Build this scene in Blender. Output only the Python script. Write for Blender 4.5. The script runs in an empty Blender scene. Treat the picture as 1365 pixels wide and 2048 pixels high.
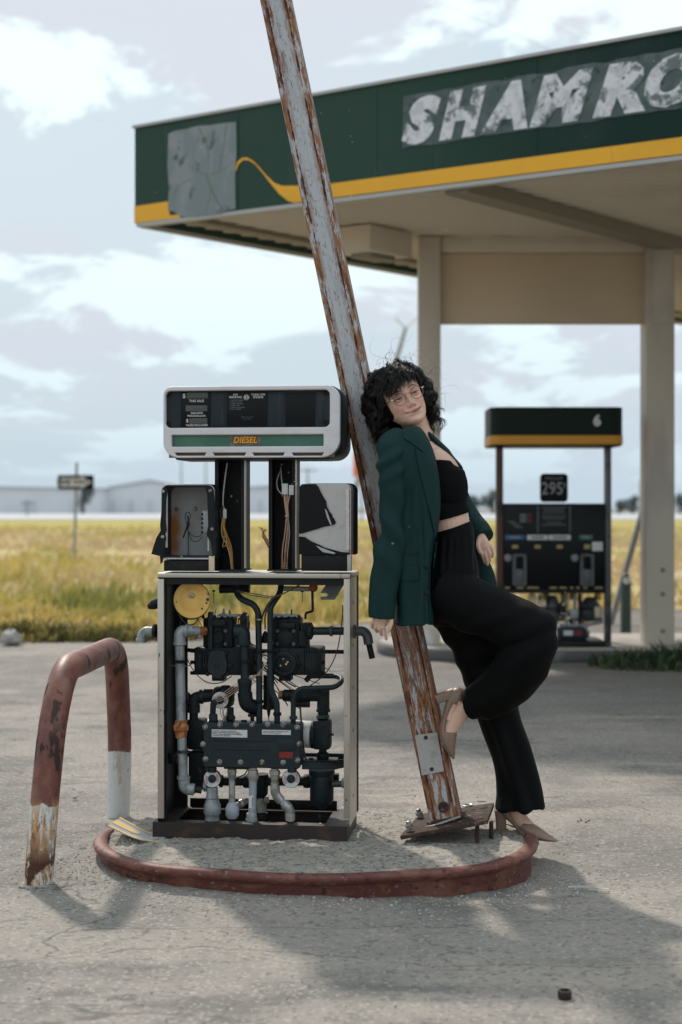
import bpy, bmesh, math, random
import numpy as np
from mathutils import Vector, Matrix, Quaternion
from mathutils.bvhtree import BVHTree
random.seed(7); rng = np.random.default_rng(7)
sc = bpy.context.scene
COL = sc.collection
R = math.radians
# ---------------------------------------------------------------- camera, sky, sun, exposure
F, CX, HY, CZ = 3072.0, 682.5, 1015.0, 1.22        # focal length in photo pixels, centre, horizon row, eye height
cam = bpy.data.cameras.new('camera'); camo = bpy.data.objects.new('camera', cam); COL.objects.link(camo)
cam.sensor_fit = 'VERTICAL'; cam.sensor_height = 36; cam.sensor_width = 24
cam.lens = F / 2048 * 36; cam.shift_y = -(1024 - HY) / 2048
camo.location = (0, 0, CZ); camo.rotation_euler = (R(90), 0, 0)
cam.clip_start = .1; cam.clip_end = 6000
cam.dof.use_dof = True; cam.dof.focus_distance = 5.28; cam.dof.aperture_fstop = 2.5
sc.camera = camo
SHIFT = Vector((.36, -.88, -1.0))
w = bpy.data.worlds.new('World'); sc.world = w; w.use_nodes = True
nt = w.node_tree; nt.nodes.clear()
def wn(t, **k):
    n = nt.nodes.new(t)
    for a, b in k.items(): setattr(n, a, b)
    return n
wl = nt.links.new
sky = wn('ShaderNodeTexSky', sky_type='NISHITA', sun_disc=False, sun_elevation=R(46.5), sun_rotation=R(-22.2), dust_density=3.0)
tc = wn('ShaderNodeTexCoord'); sx = wn('ShaderNodeSeparateXYZ'); wl(tc.outputs['Generated'], sx.inputs[0])
def wm(op, a, b=None, clamp=False):
    n = wn('ShaderNodeMath', operation=op, use_clamp=clamp)
    for i, q in enumerate((a, b)):
        if q is None: continue
        if isinstance(q, (int, float)): n.inputs[i].default_value = q
        else: wl(q, n.inputs[i])
    return n.outputs[0]
zp = wm('MAXIMUM', sx.outputs[2], 0.0); zz = wm('ADD', zp, .22)
cv = wn('ShaderNodeCombineXYZ'); wl(wm('DIVIDE', sx.outputs[0], zz), cv.inputs[0]); wl(wm('DIVIDE', sx.outputs[1], zz), cv.inputs[1])
cv.inputs[2].default_value = 3.7
def wnoise(scale, det, rough, off, dist=0.0):
    mp = wn('ShaderNodeMapping'); wl(cv.outputs[0], mp.inputs[0]); mp.inputs['Location'].default_value = off
    n = wn('ShaderNodeTexNoise'); wl(mp.outputs[0], n.inputs['Vector'])
    n.inputs['Scale'].default_value = scale; n.inputs['Detail'].default_value = det; n.inputs['Roughness'].default_value = rough; n.inputs['Distortion'].default_value = dist
    return n.outputs[0]
def wramp(f, a, b):
    n = wn('ShaderNodeMapRange', interpolation_type='SMOOTHSTEP'); wl(f, n.inputs[0]); n.inputs[1].default_value = a; n.inputs[2].default_value = b
    return n.outputs[0]
def wmix(f, a, b):
    n = wn('ShaderNodeMix', data_type='RGBA')
    if isinstance(f, (int, float)): n.inputs[0].default_value = f
    else: wl(f, n.inputs[0])
    for i, q in ((6, a), (7, b)):
        if isinstance(q, tuple): n.inputs[i].default_value = (*q, 1)
        else: wl(q, n.inputs[i])
    return n.outputs[2]
c = wmix(.84, sky.outputs[0], (7.0, 8.35, 9.15))                      # thin veil over the blue
c = wmix(wramp(wnoise(2.6, 6, .58, (4.1, 2.2, 0)), .40, .62), c, (7.7, 8.1, 8.9))      # grey lilac cloud
c = wmix(wramp(wnoise(2.1, 10, .62, (25.7, 7.9, 0), .45), .492, .556), c, (10.2, 11.8, 12.1))  # bright cloud
hz = wm('POWER', wm('SUBTRACT', 1.0, zp, True), 11.0)
c = wmix(hz, c, (5.8, 7.1, 8.1))
bg = wn('ShaderNodeBackground'); wl(c, bg.inputs[0]); bg.inputs[1].default_value = .095
wo = wn('ShaderNodeOutputWorld'); wl(bg.outputs[0], wo.inputs[0])
sl = bpy.data.lights.new('sun', 'SUN'); sl.energy = 3.3; sl.angle = R(3.0); sl.color = (1, .92, .82)
so = bpy.data.objects.new('sun', sl); COL.objects.link(so); so.location = (-3, 8, 12)
so.rotation_euler = SHIFT.to_track_quat('-Z', 'Y').to_euler()
sc.view_settings.view_transform = 'Standard'; sc.view_settings.look = 'None'
sc.view_settings.exposure = 0.0; sc.view_settings.gamma = 1.0; sc.view_settings.use_curve_mapping = False

# ---------------------------------------------------------------- helpers
def W(px, py, d):                                   # a point of the place at a known distance
    return Vector(((px - CX) * d / F, d, CZ + (HY - py) * d / F))
def snorm(a): return a.normalized()
def vnoise(x, y, z=None, seed=0):                   # vectorised value noise, -1..1
    z = np.zeros_like(x) if z is None else z
    xi, yi, zi = np.floor(x).astype(np.int64), np.floor(y).astype(np.int64), np.floor(z).astype(np.int64)
    fx, fy, fz = x - xi, y - yi, z - zi
    fx, fy, fz = [t * t * (3 - 2 * t) for t in (fx, fy, fz)]
    def h(i, j, k):
        n = (i * 374761393 + j * 668265263 + k * 2147483647 + seed * 974711) & 0x7fffffff
        n = ((n ^ (n >> 13)) * 1274126177) & 0x7fffffff
        return ((n ^ (n >> 16)) & 0xffff) / 32767.5 - 1
    r = 0
    for a in (0, 1):
        for b in (0, 1):
            for c_ in (0, 1):
                r = r + h(xi + a, yi + b, zi + c_) * np.where(a, fx, 1 - fx) * np.where(b, fy, 1 - fy) * np.where(c_, fz, 1 - fz)
    return r
def fbm(x, y, z=None, o=4, seed=0):
    s, a = 0, 1.0
    for i in range(o):
        f = 2 ** i
        s = s + a * vnoise(x * f, y * f, None if z is None else z * f, seed + i); a *= .5
    return s
def finish(o, parent=None):
    COL.objects.link(o)
    if parent: o.parent = parent
    return o
class MB:
    def __init__(s): s.v = []; s.f = []
    def add(s, v, f):
        b = len(s.v); s.v += [Vector(p) for p in v]; s.f += [tuple(b + i for i in q) for q in f]; return s
    def box(s, lo, hi, M=None):
        x0, y0, z0 = lo; x1, y1, z1 = hi
        v = [Vector(p) for p in ((x0,y0,z0),(x1,y0,z0),(x1,y1,z0),(x0,y1,z0),(x0,y0,z1),(x1,y0,z1),(x1,y1,z1),(x0,y1,z1))]
        if M: v = [M @ p for p in v]
        return s.add(v, [(0,3,2,1),(4,5,6,7),(0,1,5,4),(1,2,6,5),(2,3,7,6),(3,0,4,7)])
    def tube(s, pts, r, n=12, cap=True):
        pts = [Vector(p) for p in pts]; m = len(pts)
        rs = r if isinstance(r, (list, tuple)) else [r] * m
        prev = None; b = len(s.v)
        for i, p in enumerate(pts):
            t = (pts[min(i + 1, m - 1)] - pts[max(i - 1, 0)])
            t = t.normalized() if t.length > 1e-9 else Vector((0, 0, 1))
            if prev is None:
                a = Vector((0, 0, 1)) if abs(t.z) < .9 else Vector((1, 0, 0))
                a = (a - t * a.dot(t)).normalized()
            else:
                a = prev - t * prev.dot(t)
                a = a.normalized() if a.length > 1e-6 else t.orthogonal().normalized()
            prev = a; c_ = t.cross(a)
            for k in range(n):
                th = 2 * math.pi * k / n
                s.v.append(p + (a * math.cos(th) + c_ * math.sin(th)) * rs[i])
        for i in range(m - 1):
            for k in range(n):
                s.f.append((b + i*n + k, b + i*n + (k+1) % n, b + (i+1)*n + (k+1) % n, b + (i+1)*n + k))
        if cap:
            s.f.append(tuple(b + k for k in reversed(range(n)))); s.f.append(tuple(b + (m-1)*n + k for k in range(n)))
        return s
    def lathe(s, prof, o, ax, n=20):                # prof: (radius, height along ax)
        o = Vector(o); ax = Vector(ax).normalized()
        pts = [o + ax * h for r, h in prof]
        a = ax.orthogonal().normalized(); c_ = ax.cross(a); b = len(s.v); m = len(prof)
        for (r, h), p in zip(prof, pts):
            for k in range(n):
                th = 2 * math.pi * k / n; s.v.append(p + (a * math.cos(th) + c_ * math.sin(th)) * max(r, 1e-5))
        for i in range(m - 1):
            for k in range(n): s.f.append((b + i*n + k, b + i*n + (k+1) % n, b + (i+1)*n + (k+1) % n, b + (i+1)*n + k))
        s.f.append(tuple(b + k for k in reversed(range(n)))); s.f.append(tuple(b + (m-1)*n + k for k in range(n)))
        return s
    def prism(s, poly, ext):
        n = len(poly); ext = Vector(ext); poly = [Vector(p) for p in poly]
        return s.add(poly + [p + ext for p in poly], [tuple(reversed(range(n))), tuple(range(n, 2*n))] + [(i, (i+1) % n, n + (i+1) % n, n + i) for i in range(n)])
    def mesh(s, name, bevel=0, fix=True):
        me = bpy.data.meshes.new(name); me.from_pydata([tuple(p) for p in s.v], [], s.f)
        if fix or bevel:
            bm = bmesh.new(); bm.from_mesh(me)
            bmesh.ops.recalc_face_normals(bm, faces=bm.faces)
            if bevel:
                ed = [e for e in bm.edges if len(e.link_faces) == 2 and e.calc_face_angle(0) > .6]
                bmesh.ops.bevel(bm, geom=ed, offset=bevel, segments=2, profile=.5, affect='EDGES')
            bm.to_mesh(me); bm.free()
        return me
    def build(s, name, mat, parent=None, bevel=0, world=False, ang=38, fix=True):
        if world and parent is not None:
            q = parent
            while q.parent: q = q.parent
            inv = Matrix.LocRotScale(q.location, q.rotation_euler, None).inverted()
            s.v = [inv @ p for p in s.v]
        me = s.mesh(name, bevel, fix)
        me.polygons.foreach_set('use_smooth', [True] * len(me.polygons)); me.set_sharp_from_angle(angle=R(ang))
        me.materials.append(mat)
        return finish(bpy.data.objects.new(name, me), parent)
def fillet(pts, r, k=6):
    pts = [Vector(p) for p in pts]; out = [pts[0]]
    for i in range(1, len(pts) - 1):
        a, b, c_ = pts[i-1], pts[i], pts[i+1]
        d0, d1 = (a - b), (c_ - b); l = min(r, d0.length * .48, d1.length * .48)
        p0, p1 = b + d0.normalized() * l, b + d1.normalized() * l
        for j in range(k + 1):
            t = j / k; out.append(p0 * (1-t)**2 + b * 2*t*(1-t) + p1 * t*t)
    out.append(pts[-1]); return out
def tagit(o, label, cat, group=None):
    o['label'] = label; o['category'] = cat
    if group: o['group'] = group
    return o
def empty(name, loc, rz=0, label=None, cat=None, group=None):
    o = bpy.data.objects.new(name, None); o.location = loc; o.rotation_euler = (0, 0, rz); o.empty_display_size = .1
    COL.objects.link(o)
    if label: tagit(o, label, cat, group)
    return o
def dup(o, parent=None, loc=None):
    c_ = o.copy(); COL.objects.link(c_)
    if parent: c_.parent = parent
    if loc is not None: c_.location = loc
    return c_
def from_curve(cu):
    ob = bpy.data.objects.new('tmp', cu); COL.objects.link(ob)
    dg = bpy.context.evaluated_depsgraph_get()
    me = bpy.data.meshes.new_from_object(ob.evaluated_get(dg))
    bpy.data.objects.remove(ob); bpy.data.curves.remove(cu)
    v = [x.co.copy() for x in me.vertices]; f = [tuple(p.vertices) for p in me.polygons]
    bpy.data.meshes.remove(me); return v, f
def glyph(txt, size=1, bold=0.0, shear=0.0, align='CENTER', ext=.0, space=1.0):
    cu = bpy.data.curves.new('t', 'FONT'); cu.body = txt; cu.size = size; cu.offset = bold; cu.shear = shear
    cu.align_x = align; cu.align_y = 'CENTER' if align != 'LEFT' else 'TOP_BASELINE'; cu.extrude = ext; cu.resolution_u = 3; cu.space_character = space
    return from_curve(cu)
def text(mb, txt, mp, size, bold=0, shear=0, align='CENTER', ext=.0004, space=1.0):     # mp(x, y, z) -> point
    v, f = glyph(txt, size, bold, shear, align, ext, space)
    mb.add([mp(p.x, p.y, p.z) for p in v], f)
def fitglyph(mb, ch, box, mp, bold=.03, shear=.3, ext=.002):
    v, f = glyph(ch, 1, bold, shear, 'CENTER', ext)
    xs = [p.x for p in v]; ys = [p.y for p in v]; x0, x1, y0, y1 = min(xs), max(xs), min(ys), max(ys)
    mb.add([mp(box[0] + (p.x-x0)/(x1-x0)*(box[1]-box[0]), box[2] + (p.y-y0)/(y1-y0)*(box[3]-box[2]), p.z) for p in v], f)
def rrect(x0, y0, x1, y1, r, k=6):
    if not isinstance(r, (tuple, list)): r = (r,) * 4
    out = []
    for (cx, cy, a, q) in ((x1-r[0], y1-r[0], 0, r[0]), (x0+r[1], y1-r[1], 90, r[1]), (x0+r[2], y0+r[2], 180, r[2]), (x1-r[3], y0+r[3], 270, r[3])):
        for j in range(k + 1): out.append((cx + q*math.cos(R(a + 90*j/k)), cy + q*math.sin(R(a + 90*j/k))))
    return out
def plate(mb, outer, holes, thick, mp, bev=0):
    cu = bpy.data.curves.new('p', 'CURVE'); cu.dimensions = '2D'; cu.fill_mode = 'BOTH'; cu.extrude = thick/2 - bev; cu.bevel_depth = bev; cu.bevel_resolution = 2
    cu.offset = -bev
    for pl in [outer] + holes:
        sp = cu.splines.new('POLY'); sp.points.add(len(pl) - 1)
        for q, p in zip(sp.points, pl): q.co = (p[0], p[1], 0, 1)
        sp.use_cyclic_u = True
    v, f = from_curve(cu); mb.add([mp(p.x, p.y, p.z) for p in v], f)
def remesh(mb, vox, smooth=2, fac=.5):
    me = mb.mesh('t'); ob = bpy.data.objects.new('tmp', me); COL.objects.link(ob)
    m = ob.modifiers.new('r', 'REMESH'); m.mode = 'VOXEL'; m.voxel_size = vox
    if smooth: s_ = ob.modifiers.new('s', 'SMOOTH'); s_.iterations = smooth; s_.factor = fac
    dg = bpy.context.evaluated_depsgraph_get(); out = bpy.data.meshes.new_from_object(ob.evaluated_get(dg))
    bpy.data.objects.remove(ob); return out
def coords(me):
    a = np.empty(len(me.vertices)*3); me.vertices.foreach_get('co', a); return a.reshape(-1, 3)
def normals(me):
    a = np.empty(len(me.vertices)*3, dtype=np.float32); me.vertex_normals.foreach_get('vector', a); return a.reshape(-1, 3).astype(float)
def setco(me, a): me.vertices.foreach_set('co', a.ravel()); me.update()
def place(me, name, mat, root):
    a = coords(me) - np.array(root.location); setco(me, a); me.name = name
    me.polygons.foreach_set('use_smooth', [True]*len(me.polygons)); me.materials.clear(); me.materials.append(mat)
    return finish(bpy.data.objects.new(name, me), root)

# ---------------------------------------------------------------- materials
def mat(name, col, rough=.6, metal=0.0, layers=(), bump=None, coord='Object', spec=.5, coat=0, sss=0, attr=None, trans=0, bumps=()):
    m = bpy.data.materials.new(name); m.use_nodes = True; t = m.node_tree; t.nodes.clear(); L = t.links.new
    N = lambda ty, **k: (lambda n: ([setattr(n, a, b) for a, b in k.items()], n)[1])(t.nodes.new(ty))
    out = N('ShaderNodeOutputMaterial'); b = N('ShaderNodeBsdfPrincipled'); L(b.outputs[0], out.inputs[0])
    tc = N('ShaderNodeTexCoord').outputs[coord]
    cur = None
    if attr:
        a = N('ShaderNodeVertexColor', layer_name=attr); cur = a.outputs[0]
    rcur = None
    for ly in layers:                                # dict: col, scale(vec), thr(a,b), detail, kind, rough, w(vec offset), lim=(axis,a,b)
        mp = N('ShaderNodeMapping'); L(tc, mp.inputs[0]); mp.inputs['Scale'].default_value = ly.get('scale', (5, 5, 5)); mp.inputs['Location'].default_value = ly.get('off', (0, 0, 0))
        k = ly.get('kind', 'noise')
        if k == 'noise':
            n = N('ShaderNodeTexNoise'); n.inputs['Scale'].default_value = 1; n.inputs['Detail'].default_value = ly.get('detail', 5); n.inputs['Roughness'].default_value = ly.get('nr', .55); n.inputs['Distortion'].default_value = ly.get('dist', 0); o = n.outputs[0]
        elif k == 'crack':
            n0 = N('ShaderNodeTexNoise'); n0.inputs['Scale'].default_value = 2.2; n0.inputs['Detail'].default_value = 6; L(mp.outputs[0], n0.inputs['Vector'])
            mx = N('ShaderNodeVectorMath', operation='MULTIPLY_ADD'); L(n0.outputs[1], mx.inputs[0]); mx.inputs[1].default_value = (.55,)*3; L(mp.outputs[0], mx.inputs[2])
            n = N('ShaderNodeTexVoronoi', feature='DISTANCE_TO_EDGE'); n.inputs['Scale'].default_value = 1; L(mx.outputs[0], n.inputs['Vector']); o = n.outputs[0]; mp = None
        elif k == 'cells':
            n = N('ShaderNodeTexVoronoi'); n.inputs['Scale'].default_value = 1; o = N('ShaderNodeSeparateColor'); L(n.outputs['Color'], o.inputs[0]); o = o.outputs[0]
        elif k == 'axis':
            n = N('ShaderNodeSeparateXYZ'); o = n.outputs[ly['axis']]
            if ly.get('abs'):
                ab = N('ShaderNodeMath', operation='ABSOLUTE'); L(o, ab.inputs[0]); o = ab.outputs[0]
        if mp is not None: L(mp.outputs[0], n.inputs[0])
        if ly.get('jit'):
            j = N('ShaderNodeTexNoise'); j.inputs['Scale'].default_value = ly['jit'][1]; j.inputs['Detail'].default_value = 4; L(tc, j.inputs['Vector'])
            ma = N('ShaderNodeMath', operation='MULTIPLY_ADD'); L(j.outputs[0], ma.inputs[0]); ma.inputs[1].default_value = ly['jit'][0]; L(o, ma.inputs[2]); o = ma.outputs[0]
        mr = N('ShaderNodeMapRange', interpolation_type='SMOOTHSTEP'); L(o, mr.inputs[0]); a_, b_ = ly['thr']; mr.inputs[1].default_value = min(a_, b_); mr.inputs[2].default_value = max(a_, b_)
        if a_ > b_: mr.inputs[3].default_value = 1; mr.inputs[4].default_value = 0
        f = mr.outputs[0]
        for lm in ly.get('lim', ()):                 # (axis, a, b, abs) restricts to a band of the object
            sp = N('ShaderNodeSeparateXYZ'); L(tc, sp.inputs[0]); so_ = sp.outputs[lm[0]]
            if len(lm) > 3 and lm[3]:
                ab = N('ShaderNodeMath', operation='ABSOLUTE'); L(so_, ab.inputs[0]); so_ = ab.outputs[0]
            m2 = N('ShaderNodeMapRange'); L(so_, m2.inputs[0]); a2, b2 = lm[1], lm[2]; m2.inputs[1].default_value = min(a2, b2); m2.inputs[2].default_value = max(a2, b2)
            if a2 > b2: m2.inputs[3].default_value = 1; m2.inputs[4].default_value = 0
            mu = N('ShaderNodeMath', operation='MULTIPLY'); L(f, mu.inputs[0]); L(m2.outputs[0], mu.inputs[1]); f = mu.outputs[0]
        am = ly.get('amt', 1)
        if am != 1:
            mu = N('ShaderNodeMath', operation='MULTIPLY'); L(f, mu.inputs[0]); mu.inputs[1].default_value = am; f = mu.outputs[0]
        mx = N('ShaderNodeMix', data_type='RGBA'); L(f, mx.inputs[0]); mx.inputs[7].default_value = (*ly['col'], 1)
        if cur is None: mx.inputs[6].default_value = (*col, 1)
        else: L(cur, mx.inputs[6])
        cur = mx.outputs[2]
        if 'rough' in ly:
            rx = N('ShaderNodeMix', data_type='FLOAT'); L(f, rx.inputs[0]); rx.inputs[3].default_value = ly['rough']
            if rcur is None: rx.inputs[2].default_value = rough
            else: L(rcur, rx.inputs[2])
            rcur = rx.outputs[0]
    if cur is None: b.inputs['Base Color'].default_value = (*col, 1)
    else: L(cur, b.inputs['Base Color'])
    if rcur is None: b.inputs['Roughness'].default_value = rough
    else: L(rcur, b.inputs['Roughness'])
    b.inputs['Metallic'].default_value = metal; b.inputs['Specular IOR Level'].default_value = spec; b.inputs['Coat Weight'].default_value = coat
    if trans: b.inputs['Transmission Weight'].default_value = trans
    if sss:
        b.inputs['Subsurface Weight'].default_value = sss; b.inputs['Subsurface Radius'].default_value = (1, .35, .2); b.inputs['Subsurface Scale'].default_value = .012
    bl = list(bumps) + ([bump] if bump else []); last = None
    for bp in bl:                                    # (scale vec or float, strength, distance[, detail])
        s_ = bp[0] if isinstance(bp[0], tuple) else (bp[0],)*3
        mp = N('ShaderNodeMapping'); L(tc, mp.inputs[0]); mp.inputs['Scale'].default_value = s_
        n = N('ShaderNodeTexNoise'); n.inputs['Scale'].default_value = 1; n.inputs['Detail'].default_value = bp[3] if len(bp) > 3 else 4; L(mp.outputs[0], n.inputs['Vector'])
        bu = N('ShaderNodeBump'); bu.inputs['Strength'].default_value = bp[1]; bu.inputs['Distance'].default_value = bp[2]; L(n.outputs[0], bu.inputs['Height'])
        if last: L(last, bu.inputs['Normal'])
        last = bu.outputs[0]
    if last: L(last, b.inputs['Normal'])
    return m
RUST, RUST2, DARKRUST = (.26, .085, .025), (.42, .17, .05), (.06, .022, .012)
M = {}
M['ground'] = mat('ground_paving', (.275, .243, .217), .93, layers=[
    dict(col=(.175, .162, .148), scale=(1.1, .6, 1), thr=(.42, .60), detail=8, nr=.62),
    dict(col=(.125, .118, .11), scale=(.8, 1.5, 1), off=(2, 3, 0), thr=(.53, .60), detail=10, nr=.7, amt=.75), dict(col=(.06, .056, .052), scale=(2.6, 3.6, 1), off=(7, 5, 0), thr=(.64, .69), detail=8, nr=.65, amt=.6),
    dict(col=(.42, .345, .285), scale=(.5, 1.6, 1), off=(9, 1, 0), thr=(.55, .70), detail=8, nr=.65, amt=.75),
    dict(col=(.31, .275, .24), scale=(.35, .8, 1), off=(5, 2, 0), thr=(.5, .68), amt=.8),
    dict(col=(.15, .148, .142), scale=(.12, .22, 1), off=(1, 7, 0), thr=(.0, .3), lim=[(1, 8.8, 9.4), (0, -1.0, .6)], amt=.55),
    dict(col=(.13, .125, .115), scale=(34, 34, 34), thr=(.54, .70), detail=6, amt=.5),
    dict(col=(.46, .43, .39), kind='cells', scale=(120, 120, 120), thr=(.84, .96), amt=.5),
    dict(col=(.10, .095, .088), kind='cells', scale=(80, 80, 80), thr=(.86, .95), amt=.5),
    dict(col=(.09, .085, .078), kind='crack', scale=(.30, .8, .5), off=(.3, 1.4, 0), thr=(.004, .0008), amt=.7),
    dict(col=(.05, .046, .04), kind='crack', scale=(.9, 2.3, 1), off=(6.3, 2.4, 0), thr=(.006, .001), amt=.5, lim=[(1, 4.9, 4.4)])],
    bumps=[(9.0, .5, .014, 8), (70.0, .6, .007, 4)])
M['island'] = mat('island_concrete', (.33, .295, .255), .95, layers=[
    dict(col=(.33, .30, .26), scale=(3, 3, 3), thr=(.45, .65)),
    dict(col=(.17, .16, .145), scale=(26, 26, 26), thr=(.5, .64), amt=.8),
    dict(col=(.44, .42, .38), kind='cells', scale=(150, 150, 150), thr=(.78, .95), amt=.6),
    dict(col=(.11, .1, .09), kind='cells', scale=(110, 110, 110), thr=(.82, .95), amt=.8)],
    bumps=[(30.0, .7, .01, 5), (170.0, .8, .004, 3)])
M['kerb'] = mat('kerb_red_paint', (.135, .042, .034), .6, layers=[
    dict(col=(.30, .26, .22), scale=(38, 38, 60), off=(5, 2, 0), thr=(.60, .63), detail=10, nr=.72, amt=.75), dict(col=(.20, .09, .045), scale=(18, 18, 30), off=(7, 0, 0), thr=(.54, .60), detail=10, nr=.7, amt=.8),
    dict(col=(.22, .085, .06), scale=(7, 7, 7), thr=(.48, .65)), dict(col=(.06, .02, .014), scale=(26, 26, 50), thr=(.58, .66)), dict(col=(.3, .2, .15), scale=(40, 40, 60), thr=(.66, .72), amt=.6)], bumps=[(50., .4, .003)])
M['pole'] = mat('flaking_pole_paint', (.42, .435, .455), .55, layers=[
    dict(col=(.49, .485, .48), scale=(20, 20, 1.2), thr=(.5, .7), amt=.5),
    dict(col=(.30, .29, .28), scale=(60, 60, 9), thr=(.5, .62), detail=10, nr=.7, amt=.5),
    dict(col=(.24, .12, .06), scale=(160, 160, 45), thr=(.565, .60), detail=10, nr=.72, amt=.85, rough=.9),
    dict(col=(.28, .12, .05), scale=(80, 80, 12), off=(3, 1, 2), thr=(.47, .53), detail=12, nr=.74, lim=[(2, 1.55, .45)], rough=.92),
    dict(col=(.13, .045, .021), scale=(50, 50, 9), off=(8, 1, 2), thr=(.50, .57), detail=12, nr=.74, lim=[(2, 1.3, .3)], rough=.92),
    dict(col=(.27, .125, .06), scale=(60, 60, 12), off=(1, 4, 5), thr=(.46, .52), detail=12, nr=.74, lim=[(0, .016, .036, True)], rough=.92),
    dict(col=(.13, .045, .022), scale=(50, 50, 8), off=(5, 4, 5), thr=(.53, .57), detail=12, nr=.74, lim=[(0, .014, .036, True)], rough=.92),
    dict(col=(.16, .055, .028), scale=(40, 40, 7), off=(1, 9, 5), thr=(.50, .55), detail=12, nr=.72, lim=[(2, 2.62, 2.85), (0, .0, -.012)], rough=.92),
    dict(col=(.055, .02, .012), kind='axis', axis=0, scale=(1, 1, 1), off=(.0345, 0, 0), abs=True, jit=(.016, 20), thr=(.0115, .0085), rough=.95),
    dict(col=(.05, .02, .012), kind='axis', axis=0, scale=(1, 1, 1), off=(-.0345, 0, 0), abs=True, jit=(.016, 17), thr=(.0112, .0085), rough=.95)],
    bumps=[((90, 90, 9), .5, .003, 8)])
M['rustplate'] = mat('rusted_steel_plate', (.042, .024, .018), .92, layers=[
    dict(col=(.10, .048, .028), scale=(45, 45, 45), thr=(.48, .62), detail=9, nr=.7, amt=.8), dict(col=(.32, .29, .27), scale=(14, 18, 14), off=(2, 0, 0), thr=(.57, .62), detail=10, nr=.74, amt=.8), dict(col=(.035, .02, .014), scale=(30, 30, 30), thr=(.58, .66))], bumps=[(60., .5, .003)])
M['bollard'] = mat('bollard_paint', (.15, .048, .038), .5, layers=[
    dict(col=(.25, .12, .085), scale=(6, 6, 5), off=(2, 1, 0), thr=(.46, .62), detail=9, nr=.65, amt=.85), dict(col=(.23, .085, .04), scale=(30, 30, 12), off=(1, 1, 0), thr=(.53, .6), detail=9, nr=.7, amt=.6),
    dict(col=(.05, .03, .024), scale=(16, 16, 7), thr=(.585, .63), detail=6, rough=.85),
    dict(col=(.62, .62, .60), kind='axis', axis=2, scale=(1, 1, 1), jit=(.045, 30), thr=(.296, .292)),
    dict(col=(.50, .25, .075), scale=(22, 22, 5), off=(0, 5, 0), thr=(.47, .55), detail=12, nr=.74, lim=[(2, .30, .24), (1, .1, -.2)], amt=.9), dict(col=(.20, .08, .03), scale=(40, 40, 12), off=(4, 5, 0), thr=(.52, .58), detail=12, nr=.74, lim=[(2, .29, .20), (1, .1, -.2)]),
    dict(col=(.42, .34, .22), scale=(30, 30, 8), off=(9, 5, 0), thr=(.54, .62), detail=10, nr=.7, lim=[(2, .30, .24)], amt=.7), dict(col=(.10, .07, .05), scale=(45, 45, 35), off=(2, 5, 0), thr=(.63, .66), detail=8, nr=.7, lim=[(2, .30, .24)]),
    dict(col=(.07, .025, .014), scale=(11, 11, 7), off=(3.3, 5, 1), thr=(.42, .47), detail=9, nr=.7, lim=[(2, .20, .09), (1, .1, -.2)], rough=.9),
    dict(col=(.035, .018, .014), scale=(9, 9, 3.4), off=(6.3, 2, 1.4), thr=(.49, .52), detail=12, nr=.72, lim=[(2, .29, .32), (2, .56, .48), (1, .1, -.2)], rough=.8)],
    bumps=[(40., .25, .002)])
M['silver'] = mat('aluminium_trim', (.52, .47, .41), .38, .65, layers=[dict(col=(.36, .27, .18), scale=(30, 30, 5), thr=(.55, .7), amt=.7), dict(col=(.12, .08, .05), scale=(60, 60, 20), thr=(.66, .72))], bumps=[((90, 90, 8), .15, .001)])
M['bezel'] = mat('white_plastic', (.66, .63, .64), .42, layers=[dict(col=(.5, .46, .42), scale=(9, 9, 14), thr=(.5, .75), amt=.5), dict(col=(.25, .21, .17), scale=(70, 70, 70), thr=(.71, .76), amt=.7)])
M['black'] = mat('black_paint', (.008, .0085, .009), .5, spec=.25, layers=[dict(col=(.024, .022, .020), scale=(18, 18, 12), thr=(.5, .72), amt=.7), dict(col=(.12, .06, .03), scale=(45, 45, 30), thr=(.67, .74), amt=.6)], bumps=[(60., .2, .002)])
M['iron'] = mat('dark_cast_iron', (.007, .011, .013), .62, spec=.3, layers=[dict(col=(.020, .026, .028), scale=(14, 14, 14), thr=(.48, .68), amt=.7), dict(col=(.10, .05, .025), scale=(32, 32, 32), thr=(.66, .72), amt=.7)], bumps=[(120., .45, .0025), (25., .3, .004)])
M['tealbox'] = mat('dark_teal_enamel', (.008, .017, .021), .48, spec=.35, layers=[dict(col=(.022, .032, .035), scale=(14, 14, 22), thr=(.5, .75), amt=.6), dict(col=(.10, .10, .09), scale=(80, 80, 80), thr=(.70, .76), amt=.5)], bumps=[(60., .2, .002)])
M['panel'] = mat('display_surround', (.012, .021, .027), .45, spec=.3, layers=[dict(col=(.05, .06, .064), scale=(40, 6, 3), thr=(.5, .7), amt=.5)])
M['glassblack'] = mat('black_glass', (.004, .006, .0065), .35, spec=.2, layers=[dict(col=(.010, .011, .011), scale=(20, 20, 20), thr=(.55, .75), amt=.6)])
M['lcd'] = mat('lcd_glass', (.055, .062, .052), .3, layers=[dict(col=(.09, .098, .085), scale=(30, 30, 90), thr=(.5, .65), amt=.6)])
M['galv'] = mat('galvanised_pipe', (.30, .32, .33), .5, .35, layers=[dict(col=(.19, .205, .21), scale=(30, 30, 14), thr=(.48, .62)), dict(col=(.42, .44, .44), scale=(60, 60, 60), thr=(.62, .7), amt=.5), dict(col=(.22, .12, .06), scale=(14, 14, 14), thr=(.66, .74), amt=.6)], bumps=[(90., .25, .0015)])
M['conduit'] = mat('zinc_conduit', (.40, .39, .35), .42, .45, layers=[dict(col=(.24, .23, .2), scale=(30, 30, 50), thr=(.5, .65)), dict(col=(.16, .17, .17), scale=(8, 8, 12), thr=(.56, .6), amt=.7)], bumps=[(90., .2, .001)])
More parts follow.
